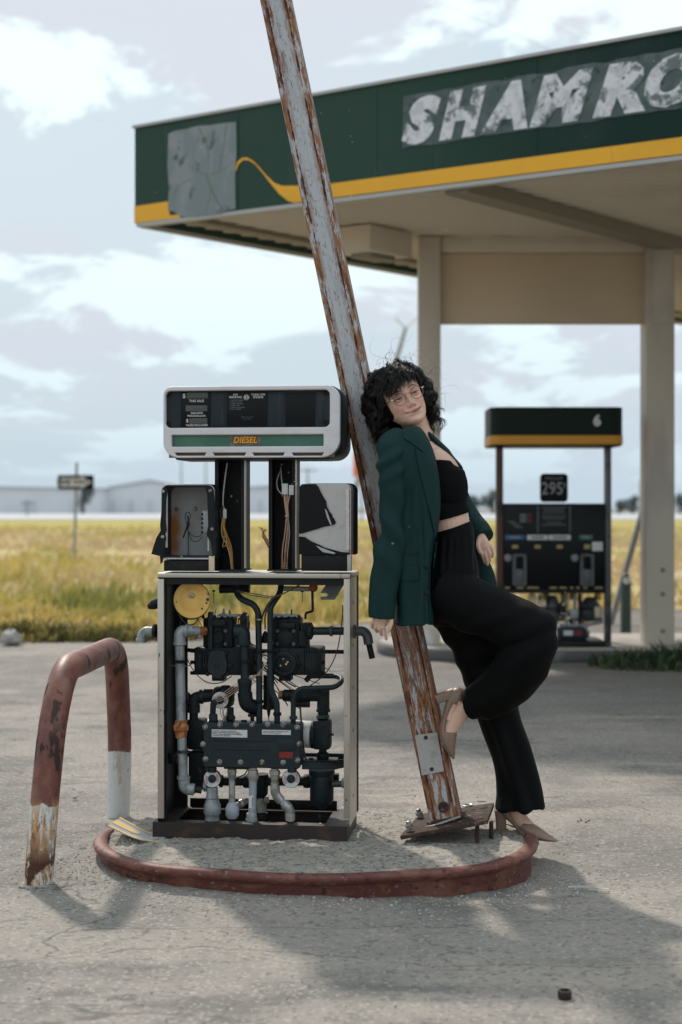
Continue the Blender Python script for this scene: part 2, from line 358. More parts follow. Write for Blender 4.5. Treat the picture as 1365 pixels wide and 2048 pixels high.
M['rust'] = mat('orange_rust', (.30, .10, .03), .9, layers=[dict(col=(.48, .22, .08), scale=(40, 40, 40), thr=(.5, .66)), dict(col=(.08, .03, .015), scale=(50, 50, 50), thr=(.56, .66))], bumps=[(120., .5, .002)])
M['yellow'] = mat('yellow_cover', (.82, .50, .13), .55, layers=[dict(col=(.66, .38, .10), scale=(16, 16, 16), thr=(.48, .7), amt=.7), dict(col=(.2, .1, .03), scale=(50, 50, 50), thr=(.69, .75), amt=.6)])
M['basetray'] = mat('brown_base_steel', (.022, .013, .011), .55, layers=[dict(col=(.075, .035, .02), scale=(14, 14, 20), thr=(.5, .7), amt=.7), dict(col=(.2, .12, .08), scale=(40, 40, 60), thr=(.69, .75), amt=.5)], bumps=[(50., .3, .002)])
M['boxinner'] = mat('grey_box_interior', (.34, .345, .345), .6, layers=[
    dict(col=(.25, .23, .21), scale=(12, 12, 9), thr=(.5, .7), amt=.6),
    dict(col=(.30, .115, .03), kind='axis', axis=0, scale=(1, 1, 1), jit=(.05, 18), thr=(.115, .075), lim=[(2, .94, 1.0), (2, 1.16, 1.10)], rough=.9)])
M['rubber'] = mat('black_gasket', (.006, .008, .009), .5, spec=.25, bumps=[(70., .4, .003)])
M['worn_alu'] = mat('worn_panel_metal', (.50, .48, .46), .5, .2, layers=[dict(col=(.40, .36, .32), scale=(20, 20, 20), thr=(.5, .7), amt=.6), dict(col=(.7, .68, .66), scale=(120, 120, 120), thr=(.64, .70), amt=.5), dict(col=(.2, .12, .07), scale=(50, 50, 50), thr=(.7, .76), amt=.6)])
M['film'] = mat('torn_black_film', (.003, .0035, .004), .3, spec=.2)
M['print'] = mat('white_print', (.62, .62, .60), .6)
M['print_dim'] = mat('faded_print', (.20, .21, .21), .6)
M['print_mid'] = mat('mid_print', (.30, .30, .30), .6)
M['print_grey'] = mat('grey_print', (.09, .1, .1), .6)
M['ink'] = mat('dark_ink', (.05, .05, .05), .7)
M['paper'] = mat('label_paper', (.60, .60, .60), .7, layers=[dict(col=(.45, .44, .43), scale=(60, 60, 60), thr=(.5, .7), amt=.6)])
M['greenstrip'] = mat('green_strip', (.035, .135, .085), .35, layers=[dict(col=(.065, .17, .115), scale=(9, 9, 9), thr=(.45, .7), amt=.8), dict(col=(.05, .05, .042), kind='axis', axis=0, scale=(1, 1, 1), jit=(.05, 25), thr=(.11, .10)), dict(col=(.02, .07, .045), scale=(70, 70, 70), thr=(.66, .72), amt=.6)])
M['worn_sticker'] = mat('worn_sticker', (.12, .11, .09), .8, layers=[dict(col=(.2, .19, .16), scale=(60, 60, 60), thr=(.5, .6)), dict(col=(.03, .12, .07), scale=(45, 45, 45), thr=(.58, .62))])
M['amber'] = mat('amber_print', (.80, .36, .01), .5)
M['darkred'] = mat('dark_red_print', (.12, .015, .01), .5)
M['redlabel'] = mat('red_label', (.22, .012, .01), .6, layers=[dict(col=(.05, .01, .01), scale=(60, 20, 60), thr=(.55, .65), amt=.7)])
M['pinkstripe'] = mat('red_stripe_print', (.40, .10, .12), .6)
M['wire_w'] = mat('wire_white', (.5, .47, .42), .5); M['wire_o'] = mat('wire_orange', (.62, .25, .04), .5); M['wire_r'] = mat('wire_red', (.35, .07, .06), .5)
M['wire_t'] = mat('wire_tan', (.36, .27, .19), .7); M['wire_b'] = mat('wire_blue', (.08, .14, .26), .5); M['wire_y'] = mat('wire_yellow', (.62, .43, .10), .5); M['wire_k'] = mat('wire_black', (.015, .013, .012), .5); M['wire_n'] = mat('wire_brown', (.14, .07, .04), .5)
M['connector'] = mat('white_connector', (.58, .58, .57), .45)
M['bolt'] = mat('zinc_bolt', (.33, .33, .32), .35, .8, layers=[dict(col=(.12, .08, .05), scale=(90, 90, 90), thr=(.52, .62))])
M['filter'] = mat('white_filter_can', (.58, .58, .57), .45, layers=[dict(col=(.25, .25, .24), scale=(60, 60, 8), thr=(.60, .64), amt=.7), dict(col=(.35, .25, .12), scale=(10, 10, 10), thr=(.6, .75), amt=.5)])
M['strip_g'] = mat('grey_reflective', (.33, .36, .41), .5, layers=[dict(col=(.25, .27, .3), scale=(20, 20, 20), thr=(.5, .7))])
M['strip_y'] = mat('yellow_reflective', (.68, .46, .17), .5, layers=[dict(col=(.55, .33, .1), scale=(30, 30, 30), thr=(.5, .7), amt=.6)])
# canopy
M['green'] = mat('faded_green_fascia', (.026, .062, .044), .6, spec=.2, layers=[dict(col=(.006, .028, .021), kind='axis', axis=0, scale=(1, 1, 1), jit=(.4, .9), thr=(2.0, 3.6)), dict(col=(.055, .085, .07), scale=(1.2, 1.2, 1.4), thr=(.5, .8), amt=.35), dict(col=(.07, .085, .075), scale=(9, 9, 1.2), off=(3, 1, 0), thr=(.58, .74), amt=.3)])
M['gold'] = mat('gold_stripe', (.86, .42, .012), .5, layers=[dict(col=(.72, .34, .01), scale=(1.3, 1.3, 3), thr=(.45, .75), amt=.6), dict(col=(.33, .17, .03), scale=(14, 14, 2.5), thr=(.62, .75), amt=.35)])
M['ghost'] = mat('peeled_sign_patch', (.20, .235, .24), .75, layers=[dict(col=(.26, .28, .285), scale=(6, 6, 4), thr=(.45, .65)), dict(col=(.05, .085, .075), scale=(9, 9, 9), off=(3, 0, 0), thr=(.60, .68), detail=7, amt=.8), dict(col=(.16, .22, .09), scale=(3, 3, 3), off=(7, 2, 2), thr=(.66, .73), amt=.5)])
M['ghost2'] = mat('peeled_letter_band', (.075, .105, .10), .75, layers=[dict(col=(.11, .135, .13), scale=(9, 9, 9), thr=(.45, .6)), dict(col=(.025, .055, .045), scale=(16, 16, 16), off=(3, 0, 0), thr=(.58, .64), detail=7, amt=.9)])
M['letter'] = mat('flaking_white_letters', (.72, .71, .74), .7, layers=[dict(col=(.50, .50, .52), scale=(16, 16, 16), thr=(.45, .6), amt=.7), dict(col=(.085, .115, .11), scale=(7, 7, 7), off=(1, 3, 2), thr=(.50, .58), detail=9, nr=.72, dist=.3, amt=.9)])
M['soffit'] = mat('tan_soffit', (.68, .60, .47), .7, layers=[dict(col=(.58, .50, .38), scale=(.7, .7, 1), thr=(.45, .7), amt=.8)])
M['beam'] = mat('brown_beam', (.27, .235, .18), .7)
M['column'] = mat('cream_column_paint', (.60, .54, .45), .55, layers=[dict(col=(.42, .39, .33), scale=(3, 3, 1.2), thr=(.5, .7), amt=.6), dict(col=(.66, .69, .72), scale=(9, 9, 1.8), off=(2, 4, 1), thr=(.62, .66), lim=[(2, 1.9, 1.5)], amt=.8), dict(col=(.2, .17, .14), scale=(22, 22, 12), thr=(.70, .74), amt=.7)])
M['header'] = mat('tan_header_panel', (.66, .53, .36), .65, layers=[dict(col=(.56, .44, .30), scale=(1, 1, 1.5), thr=(.45, .7), amt=.7)])
M['trim'] = mat('grey_edge_trim', (.42, .41, .39), .5)
M['concrete'] = mat('island_concrete_far', (.42, .39, .36), .9, layers=[dict(col=(.3, .28, .26), scale=(2, 2, 2), thr=(.5, .7), amt=.8)])
M['kerb2'] = mat('dark_kerb_face', (.10, .10, .098), .8, layers=[dict(col=(.2, .2, .2), scale=(5, 5, 5), thr=(.5, .6), amt=.6)])
M['pumpgreen'] = mat('pump_sign_green', (.002, .012, .008), .5, spec=.2); M['pumpgold'] = mat('pump_sign_gold', (.60, .27, .01), .45)
M['blue'] = mat('blue_label', (.02, .09, .26), .5); M['gunmetal'] = mat('gunmetal', (.09, .095, .1), .45, .3, layers=[dict(col=(.03, .03, .03), scale=(8, 8, 8), thr=(.5, .6), amt=.6)])
M['rustpost'] = mat('rust_stained_post', (.07, .028, .016), .6, layers=[dict(col=(.012, .012, .012), scale=(4, 4, 1.4), thr=(.5, .56))])
M['greenpost'] = mat('green_bollard_paint', (.045, .085, .07), .5, layers=[dict(col=(.1, .14, .12), scale=(14, 14, 6), thr=(.5, .7), amt=.7), dict(col=(.2, .08, .03), scale=(20, 20, 14), thr=(.66, .7))])
M['reflector'] = mat('white_cap', (.8, .8, .8), .3); M['greypole'] = mat('grey_pole', (.25, .25, .245), .55)
M['signblack'] = mat('sign_black', (.005, .006, .006), .6, spec=.15); M['signwhite'] = mat('sign_white', (.60, .60, .60), .5)
M['orange'] = mat('orange_sign', (.8, .13, .03), .5)
M['shed'] = mat('hazed_shed_cladding', (.83, .85, .90), .8, layers=[dict(col=(.78, .80, .86), scale=(.2, .2, .2), thr=(.4, .7))])  # air haze is mixed into the cladding colour, no haze volume
M['shedroof'] = mat('hazed_shed_roof', (.70, .72, .76), .7); M['sheddark'] = mat('hazed_shed_opening', (.68, .70, .75), .8)  # roof and openings paled for the same painted haze
M['road'] = mat('far_road_concrete', (.42, .43, .46), .8)
M['bark'] = mat('bark', (.07, .055, .045), .9)
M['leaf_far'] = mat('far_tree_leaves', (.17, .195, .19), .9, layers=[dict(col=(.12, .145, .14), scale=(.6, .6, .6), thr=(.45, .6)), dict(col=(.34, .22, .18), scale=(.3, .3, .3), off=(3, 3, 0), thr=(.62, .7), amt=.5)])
def leafy(*a, **k):
    m = mat(*a, **k); t = m.node_tree; b = t.nodes['Principled BSDF']; o = t.nodes['Material Output']
    tr = t.nodes.new('ShaderNodeBsdfTranslucent'); mx = t.nodes.new('ShaderNodeMixShader'); mx.inputs[0].default_value = .5
    for l in list(b.inputs['Base Color'].links): t.links.new(l.from_socket, tr.inputs[0])
    t.links.new(b.outputs[0], mx.inputs[1]); t.links.new(tr.outputs[0], mx.inputs[2]); t.links.new(mx.outputs[0], o.inputs[0]); return m
M['field'] = mat('dry_field_soil', (.42, .33, .13), .95, layers=[dict(col=(.40, .30, .19), scale=(.07, .045, 1), thr=(.5, .62), amt=.9), dict(col=(.21, .21, .04), scale=(.10, .05, 1), off=(3, 8, 0), thr=(.52, .62), amt=.9), dict(col=(.34, .28, .04), scale=(.01, .02, 1), thr=(.0, .1), lim=[(1, 70, 100)], amt=.9)])
def grassmat(n, a, b, c_):
    return leafy(n, a, .85, layers=[dict(col=b, scale=(.5, .35, 1), thr=(.45, .6)), dict(col=c_, scale=(1.1, .8, 1), off=(4, 4, 0), thr=(.54, .64))])
M['grass'] = leafy('yellow_weeds', (.50, .385, .13), .85, layers=[
    dict(col=(.38, .34, .09), scale=(.5, .35, 1), thr=(.46, .6)), dict(col=(.52, .38, .24), scale=(.3, .10, 1), off=(7, 1, 0), thr=(.40, .52), lim=[(1, 17, 26), (1, 75, 55)], amt=.85),
    dict(col=(.58, .47, .33), scale=(1.4, .9, 1), off=(4, 4, 0), thr=(.54, .62), amt=.8), dict(col=(.20, .21, .06), scale=(.9, .5, 1), off=(9, 4, 0), thr=(.52, .60), lim=[(1, 24, 16)]), dict(col=(.20, .15, .07), scale=(2.2, 1.6, 1), off=(2, 9, 0), thr=(.57, .66), lim=[(1, 16.5, 14.5)], amt=.8)])
M['weed'] = mat('dark_green_weeds', (.035, .06, .025), .8, layers=[dict(col=(.08, .11, .04), scale=(9, 9, 9), thr=(.5, .6))])
M['olive'] = leafy('olive_weeds', (.11, .11, .035), .85, layers=[dict(col=(.30, .24, .08), scale=(3, 3, 3), thr=(.5, .58)), dict(col=(.06, .05, .025), scale=(6, 6, 6), off=(3, 0, 0), thr=(.54, .62))])
M['drabyellow'] = mat('drab_yellow_label', (.36, .28, .12), .6)
M['stone'] = mat('pale_pebbles', (.42, .40, .37), .9, layers=[dict(col=(.22, .2, .18), scale=(60, 60, 60), thr=(.5, .6))])
M['hair'] = mat('black_brown_hair', (.0085, .0056, .0042), .34, spec=.45)
M['skin'] = mat('skin', (.6, .4, .3), .46, layers=[dict(col=(.78, .48, .37), scale=(26, 26, 26), thr=(.5, .7), amt=.35), dict(col=(.50, .26, .18), scale=(420, 420, 420), thr=(.66, .74), detail=2, amt=.35), dict(col=(.66, .34, .26), scale=(60, 60, 60), off=(3, 0, 0), thr=(.55, .72), amt=.35)], attr='tint', sss=.12, spec=.35, bumps=[(180., .12, .0006)])
M['eyewhite'] = mat('eye_white', (.55, .52, .5), .25); M['iris'] = mat('iris', (.05, .05, .035), .15); M['lash'] = mat('lashes', (.015, .01, .009), .6)
M['blazer'] = mat('green_blazer_cloth', (.003, .025, .025), .70, layers=[dict(col=(.004, .034, .033), scale=(9, 9, 5), thr=(.45, .7), amt=.6)], bumps=[(700., .25, .0006), (25., .15, .003)], spec=.25)
M['knit'] = mat('black_knit', (.0045, .005, .0055), .9, spec=.1, bumps=[(500., .3, .0008)])
M['trouser'] = mat('black_trouser_cloth', (.0022, .0024, .0027), .74, spec=.13, bumps=[((60, 60, 14), .2, .003)])
M['shoe'] = mat('taupe_leather', (.25, .165, .12), .45, layers=[dict(col=(.20, .125, .088), scale=(20, 20, 20), thr=(.5, .7), amt=.6)])
M['shoedark'] = mat('shoe_sole', (.07, .04, .028), .6)
M['goldwire'] = mat('gold_wire', (.24, .10, .075), .35, .4); M['goldring'] = mat('gold_ring', (.8, .6, .3), .25, 1.0)
M['fluff'] = mat('seed_fluff', (.85, .85, .85), .8)
# ---------------------------------------------------------------- ground, island, field, road
ICX, ICY, IA, IB, IN, ITOP = -.090, 5.315, .737, .545, 2.35, .08
def sst(x, a, b):
    t = np.clip((x - a) / (b - a), 0, 1); return t*t*(3 - 2*t)
def iell(x, y): return (np.abs((x - ICX)/IA)**IN + np.abs((y - ICY)/IB)**IN)**(1/IN)
def gz(x, y):
    x = np.asarray(x, float); y = np.asarray(y, float)
    e = iell(x, y)
    base = np.interp(x, [-1.2, -.85, -.1, .3, .66, 1.0], [.026, .034, .012, -.002, -.018, -.004]) + .02*sst(y, 5.4, 5.8)
    near = np.exp(-np.clip(e - 1, 0, 9)*2.6)
    z = base*near
    amp = .25 + .75*np.exp(-np.clip(e - 1, 0, 9)*3.0)
    z = z + (.0050*fbm(x*9, y*9, o=4, seed=3) + .0022*vnoise(x*52, y*52, seed=77))*amp + .006*fbm(x*1.3, y*1.3, o=2, seed=9)*np.clip((y-2)/3, 0, 1)*(y < 9)
    z = np.where(e < .96, np.minimum(z, .012), z)
    return z
def axis(lo, hi, st, far):
    mid = np.arange(lo, hi, st); a = []; q = st
    x = hi
    while x < far: q *= 1.28; x += q; a.append(x)
    b = []; q = st; x = lo
    while x > -far: q *= 1.28; x -= q; b.append(x)
    return np.array(b[::-1] + list(mid) + a)
xs = axis(-2.1, 2.0, .016, 900); ys = axis(3.2, 6.6, .016, 1500)
X, Y = np.meshgrid(xs, ys); Z = gz(X, Y); n, m_ = X.shape
me = bpy.data.meshes.new('ground'); v = np.stack([X, Y, Z], -1).reshape(-1, 3)
idx = np.arange(n*m_).reshape(n, m_); fc = np.stack([idx[:-1, :-1], idx[:-1, 1:], idx[1:, 1:], idx[1:, :-1]], -1).reshape(-1, 4)
def npmesh(me, v, fc):
    me.vertices.add(len(v)); me.vertices.foreach_set('co', np.asarray(v, float).ravel())
    k = fc.shape[1]; me.loops.add(fc.size); me.loops.foreach_set('vertex_index', fc.ravel().astype(np.int32))
    me.polygons.add(len(fc)); me.polygons.foreach_set('loop_start', (np.arange(len(fc))*k).astype(np.int32))
    me.polygons.foreach_set('loop_total', np.full(len(fc), k, np.int32)); me.polygons.foreach_set('use_smooth', np.ones(len(fc), bool)); me.update(calc_edges=True); me.validate()
npmesh(me, v, fc); me.materials.append(M['ground'])
g = finish(bpy.data.objects.new('ground', me)); g['kind'] = 'structure'
# island fill: gritty concrete
th = np.linspace(0, 2*np.pi, 260, endpoint=False)
def ipt(t, k=1.0, dx=0.0):
    c_, s_ = np.cos(t), np.sin(t)
    return ICX + (IA*k + dx)*np.sign(c_)*np.abs(c_)**(2/IN), ICY + (IB*k + dx)*np.sign(s_)*np.abs(s_)**(2/IN)
rad = np.linspace(.0, .992, 90); T, RR = np.meshgrid(th, rad)
xx, yy = ipt(T, 1.0); xx = ICX + (xx - ICX)*RR; yy = ICY + (yy - ICY)*RR
zz_ = ITOP - .001 + .0045*fbm(xx*14, yy*14, o=5, seed=21) + .003*vnoise(xx*70, yy*70, seed=5) - .003*sst(RR, .95, .992) - .012*np.exp(-((xx+.72)**2 + (yy-5.25)**2)/.03)*(1 + fbm(xx*20, yy*20, seed=4))
v = np.stack([xx, yy, zz_], -1).reshape(-1, 3); n, m_ = xx.shape; idx = np.arange(n*m_).reshape(n, m_); nx = np.roll(idx, -1, 1)
fc = np.stack([idx[:-1], nx[:-1], nx[1:], idx[1:]], -1).reshape(-1, 4)
me = bpy.data.meshes.new('island'); npmesh(me, v, fc); me.materials.append(M['island']); o = finish(bpy.data.objects.new('island_surface', me)); o['kind'] = 'structure'
# steel kerb with a rolled lip
prof = [(-.014, -.008), (-.013, -.001), (-.004, .004), (.008, .006), (.018, .002), (.0225, -.006), (.019, -.020), (.009, -.029), (.003, -.037), (.004, -.13), (-.006, -.13), (-.008, -.02)]
vv = []; ff = []
for i, t in enumerate(th):
    x, y = ipt(t); x2, y2 = ipt(t + .01); d = Vector((x2 - x, y2 - y, 0)).normalized(); nr = Vector((d.y, -d.x, 0))
    bk = sst(math.sin(t), -.15, .35); wob = .006*math.sin(3*t + 1) + .004*math.sin(7*t); dz = .005*math.sin(2*t + .5) + .002*math.sin(9*t)
    for (a, b) in prof: vv.append(Vector((x, y, ITOP + .005 + (b if b < 0 else b*(1 - .75*bk)) + dz - .012*bk)) + nr*(a*1.35*(1 - .6*bk) + wob))
K = len(prof); n = len(th)
for i in range(n):
    for k in range(K): ff.append((i*K + k, i*K + (k+1) % K, ((i+1) % n)*K + (k+1) % K, ((i+1) % n)*K + k))
mb = MB(); mb.add(vv, ff); o = mb.build('steel_kerb', M['kerb'], ang=60); tagit(o, 'dull red rolled steel kerb around the near concrete pump island', 'kerb')
# loose grit and pebbles
def scatter_stones(name, n_, fn, s0, s1):
    mb = MB()
    for i in range(n_):
        x, y, z = fn(); s = s0*(s1/s0)**(random.random()**2.5)
        a = [Vector((random.uniform(.6, 1)*s*dx, random.uniform(.6, 1)*s*dy, random.uniform(.4, .8)*s*dz)) for dx, dy, dz in ((1,0,0),(0,1,0),(-1,0,0),(0,-1,0),(0,0,1),(0,0,-1))]
        rz = Matrix.Rotation(random.uniform(0, 6.3), 3, 'Z')
        mb.add([rz @ p + Vector((x, y, z)) for p in a], [(0,1,4),(1,2,4),(2,3,4),(3,0,4),(1,0,5),(2,1,5),(3,2,5),(0,3,5)])
    o = mb.build(name, M['stone'], ang=20, fix=False); o['kind'] = 'stuff'; return o
def f_near():
    while True:
        t = random.uniform(0, 2*math.pi); k = 1 + .04 + abs(random.gauss(0, .22))
        x, y = ipt(t, k); x, y = float(x), float(y)
        if random.random() < (1.0 if y < 5.3 else .4): return x, y, float(gz(x, y)) + .001
def f_all():
    y = random.uniform(3.5, 9); x = random.uniform(-.26, .26)*y
    if iell(x, y) < 1.05: return f_all()
    return x, y, float(gz(x, y)) + .001
def f_isl():
    t = random.uniform(0, 2*math.pi); k = random.random()**.5*.93; x, y = ipt(t, k); return float(x), float(y), ITOP - .002
scatter_stones('kerbside_gravel', 2600, f_near, .0018, .010)
scatter_stones('scattered_gravel', 1300, f_all, .0018, .009)
scatter_stones('island_gravel', 1800, f_isl, .0015, .006)
# field behind the forecourt
fe = [(-900, 13.6), (-6, 13.6), (-3.2, 13.9), (-2.2, 14.6), (-1.2, 15.4), (-.2, 15.8), (.6, 16.2), (1.6, 17.6), (4.0, 18.2), (900, 18.2)]
fx, fy = zip(*fe)
def edge(x): return float(np.interp(x, fx, fy))
cols = sorted(set(list(np.linspace(-9, 9, 90)) + [-900, -200, -60, -25, 25, 60, 200, 900])); mb = MB(); rows = [0, .15, .5, 2, 8, 25, 60, 124]
vv = []
for r_ in rows:
    for x in cols:
        e = edge(x) + .18*math.sin(x*2.3) + .1*math.sin(x*6.1)
        vv.append(Vector((x, min(e + r_, 139), .008 + min(r_, 2)*.05)))
n = len(cols); mb.add(vv, [(i*n + k, i*n + k + 1, (i+1)*n + k + 1, (i+1)*n + k) for i in range(len(rows)-1) for k in range(n-1)])
o = mb.build('field', M['field'], fix=False); o['kind'] = 'structure'
mb = MB(); mb.box((-900, 139.2, -.05), (900, 262, .16)); o = mb.build('far_road', M['road']); o['kind'] = 'structure'
# tall weeds
nb = 46000; V = np.zeros((nb, 6, 3)); 
yy = 13.4 + (rng.random(nb)**2.6)*75; xx = (rng.random(nb) - .5)*2*(yy*.32)
ed = np.interp(xx, fx, fy) + .18*np.sin(xx*2.3) + .1*np.sin(xx*6.1)
cl = fbm(xx*.7, yy*.45, o=3, seed=5)
keep = (yy > ed + .05 + .25*fbm(xx*3, yy*3, o=2, seed=8)) & (cl > -.75 + .0*xx) & ~((xx > 2.2) & (yy < 21.5) & (yy > 19.0) & (cl < .5))
xx, yy, cl = xx[keep], yy[keep], cl[keep]; nb = len(xx); V = V[:nb]
far = np.clip((yy - 14)/60, 0, 1); hgt = (.05 + .14*rng.random(nb)**1.5)*(1 + .75*np.clip(cl, -.6, .9))*(1 - .35*far) * np.where(xx > 1.5, .75, 1.0); wd = .010 + .034*far + .01*rng.random(nb)
an = rng.random(nb)*6.28; lean = (rng.random((nb, 2)) - .4)*hgt[:, None]*.8
bx = np.stack([np.cos(an), np.sin(an)], -1)*wd[:, None]; z0 = .01 + np.minimum(np.maximum(yy - ed[keep], 0), 2)*.05
for k, (h, s_, l) in enumerate(((0, 1, 0), (.55, 1.3, .35), (1, .15, 1))):
    for j, sg in enumerate((-1, 1)):
        V[:, k*2 + j, 0] = xx + sg*bx[:, 0]*s_ + lean[:, 0]*l; V[:, k*2 + j, 1] = yy + sg*bx[:, 1]*s_ + lean[:, 1]*l; V[:, k*2 + j, 2] = z0 + hgt*h
b0 = np.arange(nb)[:, None]*6; fc = np.concatenate([b0 + np.array([0, 1, 3, 2]), b0 + np.array([2, 3, 5, 4])])
me = bpy.data.meshes.new('weeds'); npmesh(me, V.reshape(-1, 3), fc); me.materials.append(M['grass']); o = finish(bpy.data.objects.new('field_weeds', me)); o['kind'] = 'stuff'
# darker low weeds along the field edge and in front of the far island
def clump(name, n_, cx, cy, rx, ry, h0, h1, m, wd=.006):
    mb = MB()
    for i in range(n_):
        a = random.uniform(0, 6.28); r_ = random.random()**.6; x = cx + rx*r_*math.cos(a); y = cy + ry*r_*math.sin(a)
        h = random.uniform(h0, h1)*(1 - .5*r_); l = Vector((random.gauss(0, .5), random.gauss(0, .5), 0))*h; a = random.uniform(0, 3.14); s_ = Vector((math.cos(a), math.sin(a), 0))*wd
        p = Vector((x, y, float(0.0)))
        mb.add([p - s_, p + s_, p + l*.4 + Vector((0, 0, h*.6)) + s_*1.4, p + l*.4 + Vector((0, 0, h*.6)) - s_*1.4, p + l + Vector((0, 0, h))], [(0, 1, 2, 3), (3, 2, 4)])
    o = mb.build(name, m, fix=False); o['kind'] = 'stuff'; return o
clump('kerb_weeds', 900, 2.75, 11.75, .85, .42, .08, .24, M['weed'], .010)
clump('edge_weeds', 1500, -2.9, 14.15, 1.7, .32, .05, .24, M['olive'], .010)
mb = MB(); mb.lathe([(.0, 0), (.07, .0), (.10, .04), (.085, .09), (.04, .12), (.0, .125)], W(22, 1287, 13.6), (.1, 0, 1), 9)
for p in mb.v: p += Vector((random.gauss(0, .012), random.gauss(0, .012), random.gauss(0, .008)))
tagit(mb.build('limestone_rock', M['stone'], ang=25), 'pale rock lying at the near edge of the weedy field', 'rock')

# ---------------------------------------------------------------- far pump island
far = empty('far_pump_island', (1.6, 12.9, 0)); far['kind'] = 'structure'
IT2 = .10
def stad(x0, x1, y0, y1, k=10):
    r_ = (y1 - y0)/2; cy = (y0 + y1)/2; out = []
    for j in range(k + 1): a = R(90 + 180*j/k); out.append((x0 + r_ + r_*math.cos(a), cy + r_*math.sin(a)))
    for j in range(k + 1): a = R(-90 + 180*j/k); out.append((x1 - r_ + r_*math.cos(a), cy + r_*math.sin(a)))
    return out
mb = MB(); mb.prism([(x - 1.6, y - 12.9, 0) for x, y in stad(.30, 7.2, 12.1, 13.7)], (0, 0, IT2 - .012)); o = mb.build('kerb_face', M['kerb2'], far, bevel=.02)
mb = MB(); mb.prism([(x - 1.6, y - 12.9, IT2 - .012) for x, y in stad(.32, 7.18, 12.12, 13.68)], (0, 0, .012)); mb.build('concrete_top', M['concrete'], far, bevel=.005)

# ---------------------------------------------------------------- canopy
P0 = W(270, 447, 11.8); U = Vector((3.59, -2.8, -.115)); U.normalize(); Vd = Vector((.615, .789, .0145)).normalized()
can = empty('fuel_canopy', (P0.x, P0.y, 0), label='large green and gold flat canopy on cream columns over the far pump', cat='canopy')
ZU = Vector((0, 0, 1)); NF = U.cross(ZU).normalized()                   # outward normal of the front fascia
LU, LV, FH = 11.0, 9.6, .73
def can_pt(s, h, o=0.0): return P0 + U*s + ZU*h + NF*o
def FL(px, py):                                                         # photo row/column -> metres along and up the fascia
    d = Vector(((px - CX)/F, 1, (HY - py)/F)); c0 = Vector((0, 0, CZ)); t = (P0 - c0).dot(NF)/d.dot(NF); q = c0 + d*t - P0
    s = (q.x*U.x + q.y*U.y)/(U.x**2 + U.y**2); return s, q.z - U.z*s
def loc(p): return Vector(p) - can.location
def ubox(mb, s0, s1, t0, t1, z0, z1, o=0):                              # box in canopy axes
    pts = [P0 + U*s + Vd*t + ZU*z for z in (z0, z1) for (s, t) in ((s0, t0), (s1, t0), (s1, t1), (s0, t1))]
    mb.add([loc(p) for p in pts], [(0,3,2,1),(4,5,6,7),(0,1,5,4),(1,2,6,5),(2,3,7,6),(3,0,4,7)])
# fascia panels: a green sheet per bay with open joints
cuts = [0, 1.07, 2.32, 3.57, 4.82, 6.07, 7.32, 8.57, 9.82, LU]
def fpan(mb, s0, s1, h0, h1, o0, o1, top=None):
    pts = []
    for o_ in (o0, o1):
        pts += [loc(can_pt(s0, h0, o_)), loc(can_pt(s1, h0, o_)), loc(can_pt(s1, h1, o_)), loc(can_pt(s0, h1, o_))]
    mb.add(pts, [(0,1,2,3),(7,6,5,4),(0,4,5,1),(1,5,6,2),(2,6,7,3),(3,7,4,0)])
for a, b in zip(cuts[:-1], cuts[1:]):
    mb = MB(); fpan(mb, a + .0015, b - .0015, 0, FH, -.05, 0); mb.build('fascia_panel', M['green'], can, fix=True)
mb = MB(); ubox(mb, .0, .05, .06, LV, 0, FH); mb.build('side_fascia', M['green'], can)
mb = MB(); fpan(mb, -.01, LU, FH, FH + .02, -.06, .02); ubox(mb, -.01, .07, .06, LV, FH, FH + .02); mb.build('top_edge_trim', M['trim'], can)
mb = MB(); fpan(mb, .02, LU, -.028, -.001, -.06, .004); ubox(mb, .0, .05, .06, LV, -.028, -.001); mb.build('bottom_edge_trim', M['trim'], can)
mb = MB(); ubox(mb, .05, LU, .05, LV, FH*.35, FH*.4); mb.build('roof_deck', M['trim'], can)
def fplate(name, px, m, o=.004, th=.004, holes=()):
    mb = MB(); pl = [FL(*p) for p in px]
    plate(mb, pl, [[FL(*p) for p in h] for h in holes], th, lambda x, y, z: loc(can_pt(x, y, o + z)))
    return mb.build(name, m, can)
# gold stripe: short left length and long stripe with the swoosh
def rowtop(x): return 402 + (x - 600)*(258 - 402 - 0)/(1365 - 600)*1.0      # upper edge of long stripe
s_end, _ = FL(1365, 300)
lo = lambda s: .002
mb = MB(); q = [FL(270, 413), FL(337, 403)]; qb = [(q[0][0], .0), (FL(362, 436)[0], .0), FL(362, 429), FL(341, 431), (q[1][0], q[1][1]), (0, q[0][1])]
plate(mb, [(0.0, .002)] + qb[1:], [], .004, lambda x, y, z: loc(can_pt(x, y, .004 + z))); mb.build('gold_stripe', M['gold'], can)
hs = FL(1000, 333)[1]                                                       # stripe height above the bottom edge
hs = .5*(FL(700, 368)[1] + FL(1200, 290)[1])
top = [FL(*p) for p in ((470, 345), (477, 323), (486, 316), (494, 315), (505, 320), (518, 332), (533, 350), (550, 366), (566, 372))] + [(FL(640, 362)[0], hs), (LU, hs)]
bot = [(LU, .002), FL(608, 403), FL(590, 406), FL(577, 402), FL(560, 388), FL(545, 370), FL(528, 348), FL(513, 330), FL(500, 321), FL(488, 320), FL(479, 328), FL(472, 345)]
bot = [bot[0]] + [(b[0], max(b[1], .002)) for b in bot[1:]]
mb = MB(); plate(mb, top + bot, [], .004, lambda x, y, z: loc(can_pt(x, y, .004 + z))); mb.build('gold_stripe', M['gold'], can)
